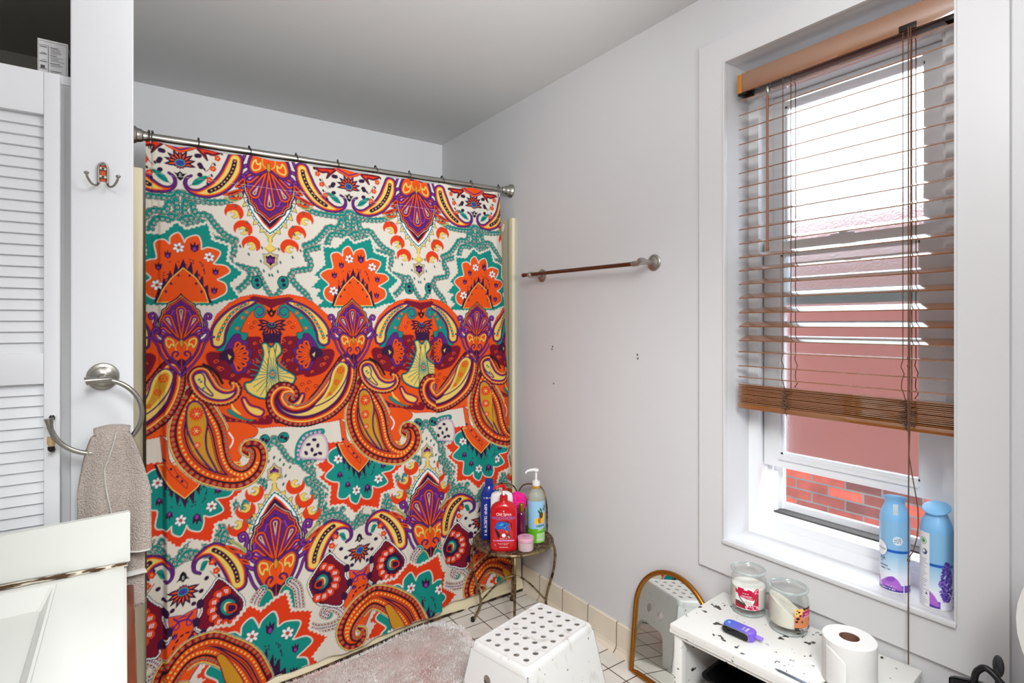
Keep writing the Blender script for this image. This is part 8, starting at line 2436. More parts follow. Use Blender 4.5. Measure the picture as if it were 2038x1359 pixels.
obj('collar', MB().lathe([(.0165, .228), (.0165, .240), (.015, .242)], 28), mat('amber_ring', (196, 138, 40), .35), gb)
pump(gb, .238, M['white'], .0120, L=.050, hz=.060, rot=math.radians(188))
# pink jar
pj = thing('cream_jar', 'small round jar with a pink lid, in front on the metal stool', 'jar', (1.358, 1.848, ZT))
obj('body', MB().lathe([(.028, 0), (.0315, .003), (.0325, .012), (.0325, .034), (.030, .036)], 36), mat('pink_marble', (206, 182, 184), .3, var=.25, vscale=40), pj)
obj('lid', MB().lathe([(.0325, .0362), (.0335, .038), (.0335, .052), (.0325, .054), (.0, .0545)], 36), mat('pink_lid', (226, 168, 190), .35), pj)
fl_ = scrib(MB(), -.016, .016, .003, .006, lambda x, y: (x, y, .0549), 4); obj('lettering', fl_, mat('plum_ink', (120, 60, 90), .5), pj, smooth=False, normals=False)
pj.rotation_euler.z = -.5
# ================================================================ WINDOW WALL: towel bar and blind
tb = thing('towel_bar', 'short worn metal towel bar on the wall right of the curtain', 'towel bar', (1.60, 1.72, 1.515))
RY = Matrix.Rotation(-PI / 2, 4, 'Y')
for y in (.325, -.345):
    o = obj('rosette', MB().lathe([(.030, 0), (.030, .004), (.027, .007), (.022, .008), (.021, .012), (.012, .017), (0, .018)], 36, (0, y, .002), RY), M['chrome'], tb)
    obj('post', MB().lathe([(.010, .015), (.009, .040), (.0115, .052), (.0135, .064), (.0135, .076), (.010, .084), (0, .087)], 24, (0, y, .002), RY), M['chrome'], o)
obj('bar', MB().tube([(-.070, .382, .004), (-.070, .374, .004), (-.070, .368, .004), (-.070, .355, .004), (-.070, .350, .004), (-.070, -.315, -.004)], [.0095, .0100, .0075, .0085, .0080, .0080], 18), M['bronze'], tb)
obj('bar_collar', MB().tube([(-.070, -.300, -.004), (-.070, -.312, -.004), (-.070, -.326, -.004), (-.070, -.335, -.004)], [.0098, .0110, .0105, .0075], 18), M['chrome'], tb)

BX = 1.645
bl = thing('window_blind', 'brown wooden slatted blind half drawn over the window', 'blind', (BX, .764, 2.061))
def bpart(name, mb, mtl, par=None, **k):
    bmesh.ops.translate(mb.bm, vec=(-BX, -.764, -2.061), verts=mb.bm.verts[:]); return obj(name, mb, mtl, par or bl, **k)
hr = bpart('headrail', MB().span((1.628, .474, 2.034), (1.672, 1.050, 2.088), bev=.002), mat('headrail_metal', (92, 82, 78), .35, .6))
bpart('valance', MB().span((1.619, .476, 2.031), (1.627, 1.034, 2.092), bev=.0015), M['blindwood'])
bpart('valance_return', MB().span((1.619, 1.035, 2.031), (1.640, 1.052, 2.092), bev=.003), mat('valance_end', (186, 120, 40), .35, coat=.3))
bpart('bracket', MB().span((1.622, 1.020, 2.024), (1.668, 1.050, 2.033), bev=.001), M['darkmetal'])
bpart('bracket', MB().span((1.622, .474, 2.020), (1.668, .500, 2.033), bev=.001), M['darkmetal'])
bpart('cord_lock', MB().span((1.614, .556, 2.030), (1.620, .594, 2.046), bev=.001), M['darkmetal'])
bpart('tilter', MB().lathe([(.004, 0), (.007, .006), (.006, .016), (.003, .022)], 12, (1.616, .945, 1.998)).tube([(1.616, .945, 1.985), (1.618, .945, 2.0), (1.630, .945, 2.034)], .0016, 6), M['chrome'])
def slat(z, tilt, name='slat', th=.0029, dz=0):
    mb = MB(); bm = mb.bm; c, s = math.cos(tilt), math.sin(tilt); n = 8; V = []
    for y, q in ((.479, 0), (1.047, 0)):
        V.append([bm.verts.new((BX + c * u - s * w, y, z + s * u + c * w)) for u, w in
                  [(-.025 + .05 * k / n, .0012 * math.sin(PI * k / n) + th / 2) for k in range(n + 1)] + [(.025 - .05 * k / n, .0012 * math.sin(PI * k / n) - th / 2) for k in range(n + 1)]])
    m_ = len(V[0])
    for k in range(m_): bm.faces.new((V[0][k], V[0][(k + 1) % m_], V[1][(k + 1) % m_], V[1][k]))
    bm.faces.new(V[0]); bm.faces.new(V[1][::-1])
    return bpart(name, mb, M['blindwood'])
vs_ = (41, 78, 116, 156, 195, 233, 271, 308, 347, 384, 422, 459, 494, 530, 567, 606, 643, 680, 717, 755, 785)
first = None
for k, v in enumerate(vs_):
    z = 1.29 + (645 - v) / 1103 * 1.325
    t = math.radians(18.5) if k < 18 else math.radians((3, -3, -5)[k - 18])
    if k == 0: t = math.radians(12)
    if k == 18: z += .002
    slat(z - .003, t)
for k in range(13): slat(1.0405 + k * .0047, math.radians(random.uniform(-1.2, 1.2)))
bpart('bottom_rail', MB().span((1.619, .477, 1.020), (1.671, 1.049, 1.0375), bev=.003), M['blindwood'])
def cordp(name, pts, r=.0011): return bpart(name, MB().tube(pts, r, 6), M['cord'])
for yc in (.893, .580):
    for x, dy in ((1.6185, .006), (1.6715, -.004)):
        pts = [(x, yc + dy, 2.034), (x, yc + dy, 1.20)] + [(x - (.003 if x < 1.64 else -.003), yc + dy + .004 * math.sin(k * 2.2), 1.20 - k * .018) for k in range(1, 6)] + [(x, yc, 1.095), (x, yc, 1.025)]
        cordp('ladder_cord', pts)
    cordp('lift_cord', [(1.645, yc - .004, 2.034), (1.645, yc - .004, 1.03)], .0012)
    for k, v in enumerate(vs_):
        pass
    rr = random.Random(int(yc * 100)); tng = []
    w = .013 if yc > .7 else .021
    for k in range(46): tng.append((1.6165 - rr.random() * .004, yc - .004 + rr.uniform(-w, w), 1.094 - k * .0013 + rr.uniform(-.004, .004)))
    tng += [(1.617, yc, 1.034), (1.6165, yc - .002, 1.024), (1.6165, yc - .008, 1.017)]
    cordp('slack_cord', spline(tng, 4), .0011)
bpart('tilt_wand', MB().tube([(1.612, .944, 1.990), (1.612, .944, 1.517)], .0042, 8).lathe([(.004, 0), (.0052, .002), (.0052, .012), (.004, .014)], 10, (1.612, .944, 1.514)), mat('wand_wood', (140, 92, 62), .4))
yy = lambda x, off=0: .3546 * x + off
cordp('pull_cord', [(1.612, yy(1.612), 2.036), (1.610, yy(1.610), 1.60), (1.606, yy(1.606), 1.205), (1.600, yy(1.600, .0008), 1.10), (1.595, yy(1.595, -.001), .985), (1.585, yy(1.585), .83), (1.5745, yy(1.5745), .62), (1.572, yy(1.572), .52), (1.571, yy(1.571), .458)], .0015)
cordp('pull_cord', [(1.612, yy(1.612, -.005), 2.036), (1.610, yy(1.610, -.005), 1.60), (1.606, yy(1.606, -.003), 1.21), (1.598, yy(1.598, -.003), 1.02), (1.596, yy(1.596, -.001), .965)] +
      [(1.592, yy(1.592, o), z) for o, z in ((-.006, .93), (-.014, .88), (-.020, .84), (-.021, .80), (-.018, .765), (-.010, .73), (-.001, .712))], .0013)
for z, x in ((1.205, 1.606), (1.185, 1.605), (.710, 1.578)):
    bpart('cord_knot', MB().sphere((x, yy(x), z), .0034, (1, 1, 1.3), 8), M['cord'])
# ================================================================ BENCH CORNER
# mirror leaning on the wall
mr = thing('arched_mirror', 'small brass framed arched mirror leaning on the wall by the bench', 'mirror', (1.540, 1.270, .010))
mr.rotation_euler = (0, math.radians(6.3), 0)
hw, zc = .165, .235
loop = [(0, -hw, 0), (0, -hw, zc * .5), (0, -hw, zc)] + [(0, -hw * math.cos(t), zc + hw * math.sin(t)) for t in [PI * k / 28 for k in range(1, 28)]] + [(0, hw, zc), (0, hw, zc * .5), (0, hw, 0)]
M['brass'] = mat('aged_brass', (170, 112, 44), .32, .9, var=.25, vscale=25)
obj('frame', MB().tube(loop + [(0, hw * (1 - 2 * k / 12), 0) for k in range(1, 12)], .0088, 12, closed=True), M['brass'], mr)
g = [(y, z) for _, y, z in loop]
obj('mirror_glass', MB().plate(g, [], lambda y, z, w: (.001 + w, y, z), .003), mat('silvered_glass', (225, 230, 228), .02, 1.0), mr, smooth=False)
obj('backing', MB().plate(g, [], lambda y, z, w: (.0045 + w, y * .99, z), .003), mat('mirror_backing', (86, 70, 52), .8), mr, smooth=False)

# chipped white bench
M['chip'] = speckle(speckle(mat('chipped_white_paint', (228, 226, 220), .38, bump=.15, bscale=30), 30, .648, .664, (58, 54, 48), (1.0, 1, 1.6), 7), 90, .70, .715, (44, 40, 36))
be = thing('small_bench', 'low white bench with chipped paint under the window', 'bench', (1.427, .782, 0), math.radians(5))
obj('top', MB().box((0, 0, .4345), (.290, .52, .023), bev=.004), M['chip'], be)
obj('molding', MB().span((-.139, -.25, .410), (-.128, .25, .4229), bev=.003).span((-.145, -.26, .4225), (-.142, .26, .430)), M['chip'], be)
for s in (-1, 1):
    p = obj('side_panel', MB().span((-.125, s * .238 - .008, .0), (.13, s * .238 + .008, .4228)), M['chip'], be, smooth=False)
    for xa, xb in ((-.138, -.112), (.112, .136)): obj('corner_post', MB().span((xa, s * .238 - .012, 0), (xb, s * .238 + .012, .4226), bev=.002), M['chip'], p)
obj('shelf', MB().span((-.125, -.23, .040), (.125, .23, .055)), M['chip'], be, smooth=False)
obj('back_panel', MB().span((.125, -.23, .055), (.132, .23, .4228)), mat('bare_board', (150, 124, 96), .8, var=.2), be, smooth=False)
# wastebasket on the bench shelf
wbk = thing('wastebasket', 'black plastic wastebasket inside the low white bench', 'bin', (1.400, .852, .0555), math.radians(5))
def rb2(rows, q=4.0, n=40):
    return rbottle([(s, z, q) for s, z in rows], 1, 1, n)
mb = MB(); bm = mb.bm; R = []
for a, b, z in ((.06, .085, 0), (.085, .115, .25), (.091, .121, .256), (.091, .121, .262), (.082, .112, .262), (.080, .110, .25), (.057, .082, .006)):
    R.append([bm.verts.new((x, y, z)) for x, y in rrect(a, b, .03, 5)])
for a, b in zip(R, R[1:]):
    for k in range(len(a)): bm.faces.new((a[k], a[(k + 1) % len(a)], b[(k + 1) % len(b)], b[k]))
bm.faces.new(R[0][::-1]); bm.faces.new(R[-1])
obj('bin', mb, mat('black_bin', (22, 22, 23), .25), wbk)
o = obj('toilet_roll', MB().lathe([(.020, 0), (.052, 0), (.055, .004), (.055, .098), (.052, .102), (.020, .102), (.020, 0)], 36, cap=False), mat('tan_paper', (196, 176, 156), .9)); o.location = (1.392, .655, .0555)
tag(o, 'tan paper roll on the bench shelf beside the black wastebasket', 'toilet roll')

# candle jars
ZB = .4465
m = M['glass'] = mat('jar_glass', (246, 250, 248), .03)          # thin clear glass: see-through with a Fresnel sheen
nt, b = nodes_of(m); trn = nt.nodes.new('ShaderNodeBsdfTransparent'); trn.inputs['Color'].default_value = (.985, .99, .987, 1)
gls = nt.nodes.new('ShaderNodeBsdfGlossy'); gls.inputs['Roughness'].default_value = .04
lw = nt.nodes.new('ShaderNodeLayerWeight'); lw.inputs['Blend'].default_value = .5; mxs = nt.nodes.new('ShaderNodeMixShader')
pw = nt.nodes.new('ShaderNodeMath'); pw.operation = 'POWER'; pw.inputs[1].default_value = 3.5; nt.links.new(lw.outputs['Facing'], pw.inputs[0])
ml = nt.nodes.new('ShaderNodeMath'); ml.operation = 'MULTIPLY_ADD'; ml.inputs[1].default_value = .65; ml.inputs[2].default_value = .04; nt.links.new(pw.outputs[0], ml.inputs[0])
nt.links.new(ml.outputs[0], mxs.inputs[0]); nt.links.new(trn.outputs[0], mxs.inputs[1]); nt.links.new(gls.outputs[0], mxs.inputs[2])
nt.links.new(mxs.outputs[0], nt.nodes['Material Output'].inputs['Surface'])
M['rimglass'] = mat('thick_rim_glass', (226, 234, 232), .04, trans=.75, ior=1.35)
M['wax'] = mat('candle_wax', (236, 232, 222), .5, var=.03, vscale=20)
M['wax2'] = mat('sooty_wax', (230, 224, 206), .5, var=.08, vscale=14)
def jar(label, loc, h, R):
    t = thing('candle_jar', label, 'candle', loc, 0)
    o = [(0, 0), (R * .84, 0), (R * .88, .003), (R * .86, .010), (R * .97, .016), (R, .028), (R, h * .70), (R * .97, h * .78), (R * .88, h * .86), (R * .85, h * .905), (R * .90, h * .93), (R * .955, h * .955), (R * .955, h * .98), (R * .90, h)]
    i = [(R * .85, h * .985), (R * .80, h * .93), (R * .80, h * .88), (R * .92, h * .77), (R * .945, h * .70), (R * .945, .030), (R * .90, .020), (0, .016)]
    obj('glass', MB().lathe(o + i, 48, cap=False), M['glass'], t)
    for nm, r, z, tr_ in (('rim', R * .925, h * .968, .0034), ('base_ring', R * .875, .0045, .0028)):
        obj(nm, MB().tube([(r * math.cos(2 * PI * k / 48), r * math.sin(2 * PI * k / 48), z) for k in range(48)], tr_, 10, closed=True), M['rimglass'], t)
    return t
def wax(par, R, h, m, tilt=0.0, a0=0.0, dip=.0):
    mb = MB(); bm = mb.bm; n = 40; rows = []
    zt = lambda r, a: h + tilt * (r / R) * math.cos(a - a0) - dip * (1 - (r / R) ** 2)
    ring = lambda f: [bm.verts.new(f(2 * PI * k / n)) for k in range(n)]
    rows = [ring(lambda a: (R * .93 * math.cos(a), R * .93 * math.sin(a), .021)), ring(lambda a: (R * math.cos(a), R * math.sin(a), .032))]
    for r in (1.0, .96, .8, .6, .4, .2): rows.append(ring(lambda a, r=r: (R * r * math.cos(a), R * r * math.sin(a), zt(R * r, a) - (.001 if r == 1 else 0))))
    for a, b in zip(rows, rows[1:]):
        for k in range(n): bm.faces.new((a[k], a[(k + 1) % n], b[(k + 1) % n], b[k]))
    bm.faces.new(rows[0][::-1]); bm.faces.new(rows[-1]); return obj('wax', mb, m, par)
def jlabel(par, R, a0, wd, z0, z1, cv, name='label'):
    o = obj(name, MB().grid(lambda u, v: (R * math.cos(a0 + (u - .5) * wd / R), R * math.sin(a0 + (u - .5) * wd / R), z0 + (z1 - z0) * v), 110, 110), painted(name + '_print', .4), par)
    q = verts_of(o); a = np.arctan2(q[:, 1], q[:, 0]); a = np.mod(a - a0 + PI, 2 * PI) - PI
    paint(o, cv.sample((a * R / wd + .5) * cv.w, (q[:, 2] - z0) / (z1 - z0) * cv.h)); return o
fac = lambda loc, d=0: math.atan2(-loc[1], -loc[0]) + d
def arctext(par, R, a0, rows, m):
    mb = MB()
    for w_, sz, x0, z in rows: scrib(mb, -w_, w_, -sz / 2, sz, lambda x, y: ((R + .0004) * math.cos(a0 + (x + x0) / R), (R + .0004) * math.sin(a0 + (x + x0) / R), y + z), int(z * 1e4))
    return obj('lettering', mb, m, par, smooth=False, normals=False)
L1 = (1.5065, .941, ZB); R1 = .0495
j1 = jar('glass jar candle with a crimson label, nearer the mirror on the bench', L1, .126, R1)
wax(j1, R1 * .935, .080, M['wax'], dip=.004)
cv = Canvas(80, 80, .5, (232, 230, 226))
cv.fill((196, 14, 62), [(58, 0), (80, 0), (80, 80), (70, 78), (60, 60), (66, 30)]); cv.fill((150, 16, 40), [(0, 2), (0, 26), (14, 27), (40, 14), (38, 2)], sm=False); cv.fill((70, 60, 40), [(2, 24), (16, 26), (30, 22), (40, 16), (20, 14)])
cv.fill((196, 14, 62), [(0, 54), (14, 50), (16, 58), (0, 72)], sm=False)
cv.stroke((70, 78, 56), 4, [(14, 44), (24, 30), (40, 18), (48, 8)]); cv.stroke((90, 96, 70), 4, [(70, 56), (74, 44), (66, 30), (60, 16)]); cv.fill((206, 200, 184), [(36, 34), (56, 30), (58, 18), (46, 12), (34, 22)])
cv.bands([(0, (206, 16, 66)), (1.5, (190, 10, 58))], [(10, 76), (30, 76), (32, 70), (42, 70), (44, 75), (56, 72), (62, 66), (64, 36), (40, 38), (12, 44), (8, 56)], sm=False)
cv.bands([(0, (240, 200, 214)), (2, (196, 20, 70))], [(34 + 24 + 23 * math.cos(t), 9 + 10 * math.sin(t)) for t in [2 * PI * k / 24 for k in range(24)]])
rr = random.Random(2)
for k in range(34): cv.ell((246, 232, 238) if k % 2 else (150, 20, 90), (58 + rr.uniform(-18, 18), 9 + rr.uniform(-7, 7)), 1.8, 1.2, rr.random() * 3)
for k in range(14): cv.ell((240, 220, 226), (66 + rr.uniform(0, 12), 62 + rr.uniform(0, 16)), 1.6, 1.0, rr.random() * 3)
A1 = fac(L1, -.10)
jlabel(j1, R1 + .0004, A1, .066, .024, .086, cv)
arctext(j1, R1 + .0006, A1, [(.009, .0030, -.002, .0690), (.016, .0034, .0, .0615), (.017, .0028, .0, .0565)], mat('label_white', (250, 236, 240), .5))
L2 = (1.508, .822, ZB); R2 = .0515
j2 = jar('glass jar candle with slanted leftover wax and orange label, beside the paper roll', L2, .120, R2)
wax(j2, R2 * .935, .062, M['wax2'], tilt=.034, a0=fac(L2, -1.5), dip=.006)
cv = Canvas(70, 90, .5, (212, 130, 84))
cv.fill((244, 190, 110), [(0, 60), (22, 64), (40, 90), (0, 90)]); cv.fill((70, 30, 20), [(30, 84), (70, 82), (70, 90), (26, 90)], sm=False); cv.fill((60, 50, 44), [(0, 0), (70, 0), (70, 12), (40, 9), (0, 14)])
for x, y, r in ((8, 82, 2.5), (14, 76, 4), (6, 70, 2.5), (18, 62, 4.5), (10, 50, 6), (6, 38, 5), (24, 36, 4.5), (22, 35, 2), (58, 40, 3), (64, 30, 3), (40, 26, 2), (34, 84, 4), (50, 84, 4)): cv.ell((58, 30, 20) if r > 2.2 else (90, 140, 160), (x, y), r, r * .9)
cv.bands([(0, (186, 14, 96))], [(26, 50), (70, 56), (70, 80), (26, 76)], sm=False); cv.fill((236, 190, 214), [(26, 53), (70, 59), (70, 57), (26, 51)], sm=False)
A2 = fac(L2, .86)
jlabel(j2, R2 + .0004, A2, .058, .020, .080, cv)
arctext(j2, R2 + .0006, A2, [(.008, .0034, .008, .0635), (.011, .0030, .008, .0575), (.017, .0036, .0, .0260), (.013, .0028, .0, .0220)], mat('label_white2', (250, 240, 240), .5))

# vape
vp = thing('vape_device', 'blue and violet pocket vape lying on the chipped bench', 'vape', (1.362, .878, ZB), math.radians(-86))
mb = MB(); bm = mb.bm; n = 28; rows = []
for z, k in ((0, .86), (.0025, 1.0), (.0195, 1.0), (.022, .92)):
    rows.append([bm.verts.new((.0465 * 1 * p[0] / .0465 * (1 if k == 1 else .975), p[1] * k, z)) for p in rrect(.0425, .0205, .0165, 7)])
for a, b in zip(rows, rows[1:]):
    for q in range(len(a)): bm.faces.new((a[q], a[(q + 1) % len(a)], b[(q + 1) % len(b)], b[q]))
bm.faces.new(rows[0][::-1]); bm.faces.new(rows[-1]); bmesh.ops.subdivide_edges(bm, edges=[e for e in bm.edges if e.calc_length() > .02], cuts=12)
m = painted('vape_gradient', .25, coat=.4); o = obj('body', mb, m, vp)
q = verts_of(o); t = np.clip(q[:, 0] / .085 + .5, 0, 1)[:, None]
paint(o, np.array(lin((40, 98, 196))) * (1 - t) + np.array(lin((120, 86, 206))) * t)
vp.rotation_euler = (0, 0, math.radians(-84)); vp.location = (1.368, .880, ZB + .0008)
o = obj('screen', MB().plate(rrect(.036, .0095, .0090, 6), [], lambda x, y, w: (x - .003, -.0215 + w, .0110 + y), .0025), mat('dark_screen', (18, 20, 24), .08), vp)
obj('screen_rim', MB().tube([(x - .003, -.0215, .0110 + y) for x, y in rrect(.0372, .0103, .0098, 6)], .0010, 6, closed=True), M['chrome'], vp)
obj('mouthpiece', MB().box((.051, .004, .011), (.020, .012, .007), bev=.0028), mat('violet_plastic', (150, 122, 220), .25), vp)
obj('lettering', scrib(scrib(MB(), -.011, .011, .018, .007, lambda x, y: (y, x, .0223), 6), -.009, .008, .009, .005, lambda x, y: (y, x, .0223), 9), ink_w, vp, smooth=False, normals=False)
obj('emblem', MB().lathe([(0, .0222), (.0035, .0222), (.0030, .0226), (0, .0226)], 16, (-.030, 0, 0)), mat('pale_blue_ink', (150, 196, 240), .4), vp)
# file
nf = thing('nail_file', 'thin grey pointed metal nail file on the bench edge', 'nail file', (1.3075, .672, ZB), math.radians(-86))
obj('blade', MB().box((-.024, 0, .002), (.078, .0075, .0016), bev=.0005).tube([(-.060, 0, .002), (-.066, 0, .002), (-.072, 0, .002)], [.0036, .0026, .0006], 8, flat=.3), mat('blued_steel', (110, 118, 130), .3, .9), nf)
obj('handle', MB().tube([(.012, 0, .004), (.02, 0, .004), (.060, 0, .004)], [.003, .004, .0036], 10), mat('blue_handle', (96, 130, 176), .35), nf)
# paper roll standing on the bench
M['paper'] = mat('tissue_paper', (232, 230, 226), .95, spec=.1, bump=.35, bscale=120)
tp = thing('toilet_paper_roll', 'white toilet paper roll standing on the bench end', 'toilet roll', (1.405, .619, ZB))
h, R = .104, .057
obj('paper', MB().lathe([(.0215, 0), (R - .001, 0), (R, .002), (R, h - .002), (R - .002, h), (.0215, h), (.0215, 0)], 64, cap=False), M['paper'], tp)
obj('core', MB().lathe([(.0213, .001), (.0213, h - .001), (.0200, h - .001), (.0200, .001), (.0213, .001)], 40, cap=False), mat('cardboard_core', (120, 84, 68), .9), tp)
a0 = fac((1.402, .622), -.95)
def tail(u, v):
    a = a0 + .85 * u; r = R + .0012 + .004 * u * (1 - v) + .010 * (u ** 4) * (1 - v) ** 2
    return (r * math.cos(a), r * math.sin(a), .001 + (h - .014) * v * (1 - .28 * u * u))
obj('loose_sheet', MB().grid(tail, 24, 16), M['paper'], tp, solid=.0006)

# air freshener cans on the sill
ZS = .5955
M['cancap'] = mat('sky_blue_cap', (130, 188, 232), .35)
def can(label, loc, rot, back):
    t = thing('air_freshener', label, 'spray can', loc, rot)
    cp = MB().lathe([(.0338, .181), (.0338, .186), (.0318, .200), (.0262, .214), (.0222, .224), (.0218, .229), (.0245, .234), (.0290, .238), (.0288, .2405), (.018, .2435), (0, .2445)], 48)
    for vtx in cp.bm.verts: vtx.co.z += .36 * (vtx.co.x * math.cos(1.67) + vtx.co.y * math.sin(1.67)) * max(0, min(1, (vtx.co.z - .222) / .016))
    obj('cap', cp, M['cancap'], t)
    cv = Canvas(214, 182, .7, (138, 190, 228))
    for k in range(24):
        f = k / 23; c = tuple(int(a + (b - a) * f) for a, b in zip((240, 244, 250), (150, 198, 232)))
        cv.fill(c, [(0, 40 + k * 2.6), (214, 40 + k * 2.6), (214, 42.8 + k * 2.6), (0, 42.8 + k * 2.6)], sm=False)
    cv.fill((238, 236, 248), [(0, 0), (214, 0), (214, 42), (0, 42)], sm=False)
    rr = random.Random(9)
    for cx in (20, 127):
        cv.fill((96, 64, 170), [(cx - 50, 0), (cx + 55, 0), (cx + 55, 20), (cx + 20, 26), (cx - 10, 20), (cx - 50, 22)], sm=False)
        cv.fill((176, 104, 206), [(cx - 8, 8), (cx + 6, 26), (cx + 24, 40), (cx + 38, 38), (cx + 48, 24), (cx + 52, 8), (cx + 20, 14)])
        cv.fill((146, 80, 190), [(cx + 14, 28), (cx + 26, 41), (cx + 36, 39), (cx + 30, 28)])
        cv.fill((206, 150, 222), [(cx - 30, 10), (cx - 14, 24), (cx + 4, 18), (cx - 4, 8)])
        cv.fill((78, 48, 150), [(cx - 50, 0), (cx + 55, 0), (cx + 55, 8), (cx - 50, 8)], sm=False)
        for k in range(10): cv.ell((84, 56, 150), (cx - 12 + rr.uniform(-8, 8), 28 + rr.uniform(-4, 12)), 3.2, 1.8, rr.uniform(0, 3))
    cv.fill((24, 92, 186), [(0, 103), (214, 103), (214, 110), (0, 110)], sm=False)
    cv.ell((226, 236, 244), (62, 135), 11, 11)
    cv.ell((24, 92, 186), (20, 108), 19, 21); cv.ell((246, 248, 250), (20, 108), 17.5, 19.5)
    if back:
        cv.fill((236, 236, 238), [(98, 0), (160, 0), (160, 182), (98, 182)], sm=False)
        for k in range(46):
            y = 118 - k * 2.5; w = rr.uniform(8, 24); x = 103 + 30 * (k % 2) + rr.uniform(0, 3)
            cv.fill((120, 120, 150), [(x, y), (x + w, y), (x + w, y + 1.1), (x, y + 1.1)], sm=False)
        cv.ell((60, 160, 80), (145, 160), 8.5, 8.5); cv.ell((236, 236, 238), (145, 160), 7, 7); cv.ell((60, 160, 80), (145, 160), 5, 5)
        cv.ell((60, 70, 120), (148, 134), 7, 7); cv.ell((236, 236, 238), (146, 135), 4, 4); cv.ell((110, 110, 140), (128, 136), 7, 7); cv.ell((236, 236, 238), (128, 136), 6.2, 6.2)
        cv.fill((70, 70, 80), [(150, 30), (156, 30), (153, 38)], sm=False)
        for k in range(60):
            y = 24 + k * 1.55; w = 2 + 13 * math.sin(PI * min(1, max(0, (y - 20) / 96)) ** .8)
            for q in range(3): cv.ell(((92, 70, 176), (70, 52, 150), (140, 110, 206))[(k + q) % 3], (196 + rr.uniform(-w, w), y), 4.2, 2.6, rr.uniform(0, 3))
    lb = obj('label', MB().grid(lambda u, v: (.0340 * math.cos(2 * PI * u), .0340 * math.sin(2 * PI * u), .182 * v), 240, 190), painted('can_print', .3, coat=.3), t)
    q = verts_of(lb); a = np.mod(np.arctan2(q[:, 1], q[:, 0]), 2 * PI) / (2 * PI)
    cols = cv.sample(a * 214, q[:, 2] * 1000); cols[q[:, 2] < .0035] = lin((220, 220, 222)); paint(lb, cols)
    obj('can', MB().lathe([(.0, .001), (.031, .001), (.0336, .003), (.0336, .180), (.031, .182), (0, .182)], 40), M['chrome'], t)
    def ct_(rows, m):
        mb = MB()
        for s, sz, x0, z in rows:
            if not isinstance(s, str): scrib(mb, -s, s, -sz / 2, sz, lambda x, y: (.0344 * math.cos((x + x0) / .034), .0344 * math.sin((x + x0) / .034), y + z), int(z * 1e4)); continue
            mb.text(s, sz, lambda x, y: (.0344 * math.cos((x + x0) / .034), .0344 * math.sin((x + x0) / .034), y + z))
        return obj('lettering', mb, m, t, smooth=False, normals=False)
    ct_([('febreze', .0095, .020, .108)], mat('blue_script', (20, 96, 150), .4))
    ct_([('AIR', .0110, .026, .083), ('MIST', .0046, .024, .0755), (.013, .0042, .030, .066), (.014, .0038, .034, .058), (.007, .0026, .062, .1405), (.008, .0028, .062, .136), (.008, .0028, .062, .131)], ink_n)
    ct_([(.018, .0040, .040, .0085), (.014, .0024, .046, .0165)], ink_w)
    return t
c1 = can('light blue spray can with a clear nozzle tab, left on the sill', (1.661, .620, ZS), fac((1.661, .620), -1.62), False)
a = 1.62 + .05; c, s = math.cos(a), math.sin(a)
mb = MB(); mb.box((0, 0, 0), (.0035, .0125, .028), bev=.0012, mtx=Matrix.Rotation(-.10, 4, 'Y'))
bmesh.ops.rotate(mb.bm, cent=(0, 0, 0), matrix=Matrix.Rotation(a, 3, 'Z'), verts=mb.bm.verts[:]); bmesh.ops.translate(mb.bm, vec=(.0285 * c, .0285 * s, .214), verts=mb.bm.verts[:])
obj('nozzle_tab', mb, mat('clear_tab', (222, 236, 246), .15, trans=.3), c1)
c2 = can('light blue spray can turned to its lavender sprig, right on the sill', (1.649, .5245, ZS), fac((1.649, .5245), -5.12), True)

# toilet beyond the bench and the things kept beside it
M['porcelain'] = mat('porcelain', (226, 224, 220), .15, coat=.3)
tl = thing('toilet', 'white toilet with raised lid at the right edge of the picture', 'toilet', (1.36, .13, 0))
obj('tank', MB().box((.145, -.02, .53), (.17, .34, .30), bev=.02), M['porcelain'], tl)
obj('tank_lid', MB().box((.142, -.02, .692), (.185, .35, .024), bev=.008), M['porcelain'], tl)
obj('bowl', MB().lathe([(.09, 0), (.10, .02), (.085, .14), (.11, .24), (.17, .34), (.185, .385), (.17, .395), (.14, .39), (.11, .30), (.05, .22), (0, .21)], 40, (-.13, 0, 0), sx=1.25, cap=False).box((.06, 0, .20), (.20, .20, .38), bev=.03), M['porcelain'], tl)
obj('seat', MB().plate([(.235 * math.cos(t) - .14, .185 * math.sin(t)) for t in [2 * PI * k / 40 for k in range(40)]], [[(.155 * math.cos(t) - .15, -.115 * math.sin(t)) for t in [2 * PI * k / 32 for k in range(32)]]], lambda x, y, w: (x, y, .396 + w), .018), M['porcelain'], tl, smooth=False)
ov = [(.185 * math.cos(t), .185 * math.sin(t) + .062) for t in [2 * PI * k / 40 for k in range(40)]]
lidm = MB().plate(ov, [], lambda y, z, w: (.018 + .025 * (z + .16) + w, y, .672 + z), .020)
obj('lid', lidm, M['porcelain'], tl)
hb = thing('caddy', 'grey caddy between the bench and the toilet holding black brushes', 'caddy', (1.475, .365, 0), .1)
mb = MB(); bm = mb.bm; R = []
for a, b, z in ((.050, .060, 0), (.062, .072, .47), (.064, .074, .474), (.058, .068, .474), (.048, .058, .006)):
    R.append([bm.verts.new((x, y, z)) for x, y in rrect(a, b, .02, 5)])
for a, b in zip(R, R[1:]):
    for k in range(len(a)): bm.faces.new((a[k], a[(k + 1) % len(a)], b[(k + 1) % len(b)], b[k]))
bm.faces.new(R[0][::-1]); bm.faces.new(R[-1])
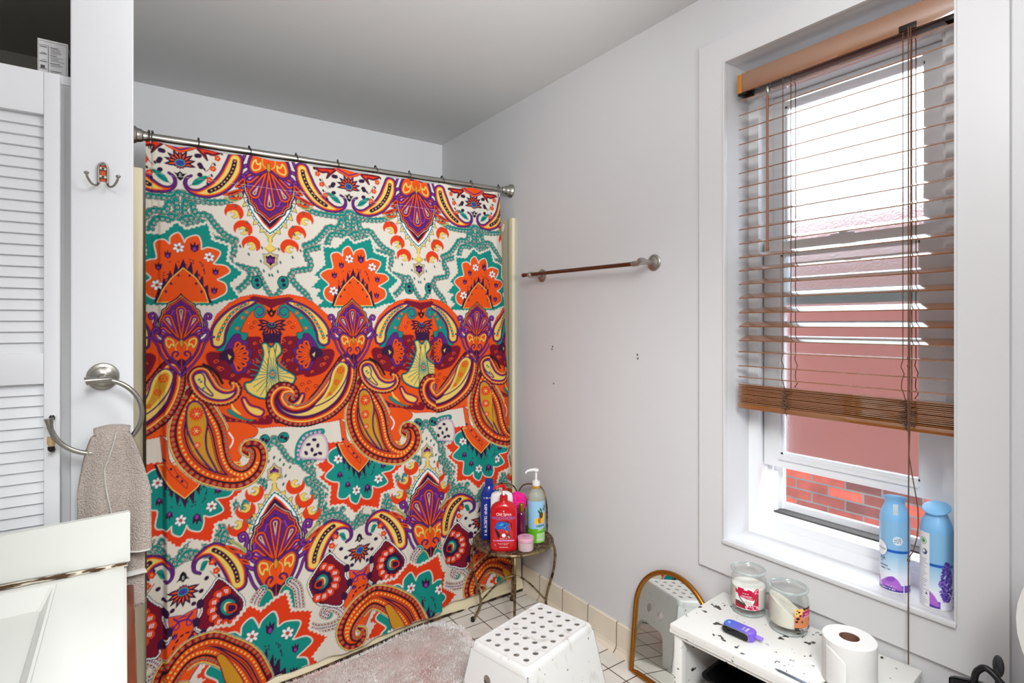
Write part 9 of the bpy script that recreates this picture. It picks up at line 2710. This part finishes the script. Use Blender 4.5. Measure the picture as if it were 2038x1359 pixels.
obj('bin', mb, mat('grey_bin', (150, 148, 144), .5), hb)
def bk_(n, mb, m, lab, cat, d=(.023, -.053, 0)):
    bmesh.ops.translate(mb.bm, vec=d, verts=mb.bm.verts[:]); return tag(obj(n, mb, m), lab, cat)
bk_('paddle_brush', MB().tube([(1.452, .455, .02), (1.456, .462, .40), (1.458, .466, .47)], [.006, .007, .010], 12).box((1.455, .462, .488), (.014, .062, .085), bev=.012, mtx=Matrix.Rotation(-.25, 4, 'X')), M['black'], 'flat black paddle brush leaning left in the grey caddy', 'brush')
bk_('hand_mirror', MB().tube([(1.484, .402, .02), (1.487, .400, .40), (1.489, .398, .545)], [.005, .006, .005], 12).sphere((1.489, .397, .574), .021, (.25, .48, 1.10), 24), mat('charcoal_plastic', (58, 58, 62), .3), 'small oval charcoal hand mirror upright in the grey caddy', 'hand mirror', (.010, -.028, 0))
bk_('hair_tool', MB().tube(spline([(1.440, .432, .10), (1.462, .436, .44), (1.468, .434, .535), (1.468, .424, .562), (1.468, .412, .568), (1.466, .394, .556), (1.466, .380, .53), (1.470, .376, .42)], 6), .0065, 12), M['black'], 'black looped cord handle arching over the grey caddy', 'hair tool', (.012, -.030, 0))
bk_('white_tube', MB().lathe([(0, 0), (.017, 0), (.019, .01), (.019, .505), (.014, .525), (0, .530)], 24, (1.452, .408, .006)), M['white'], 'white tube standing inside the black loop of the caddy', 'tube')
bk_('black_comb', MB().tube(spline([(1.426, .366, .10), (1.428, .368, .46), (1.436, .366, .520), (1.438, .356, .545), (1.434, .342, .535)], 5), .009, 10, flat=.6), M['black'], 'curved black comb handle at the right side of the caddy', 'comb')
bk_('plastic_sleeve', MB().box((1.413, .345, .540), (.0025, .030, .085), bev=.0005, mtx=Matrix.Rotation(.55, 4, 'X')).tube([(1.413, .362, .52), (1.412, .372, .20), (1.412, .376, .02)], .003, 8), mat('clear_sleeve', (226, 234, 240), .1, trans=.6), 'clear plastic sleeve sticking out of the caddy towards the toilet', 'sleeve', (.023, -.038, 0))
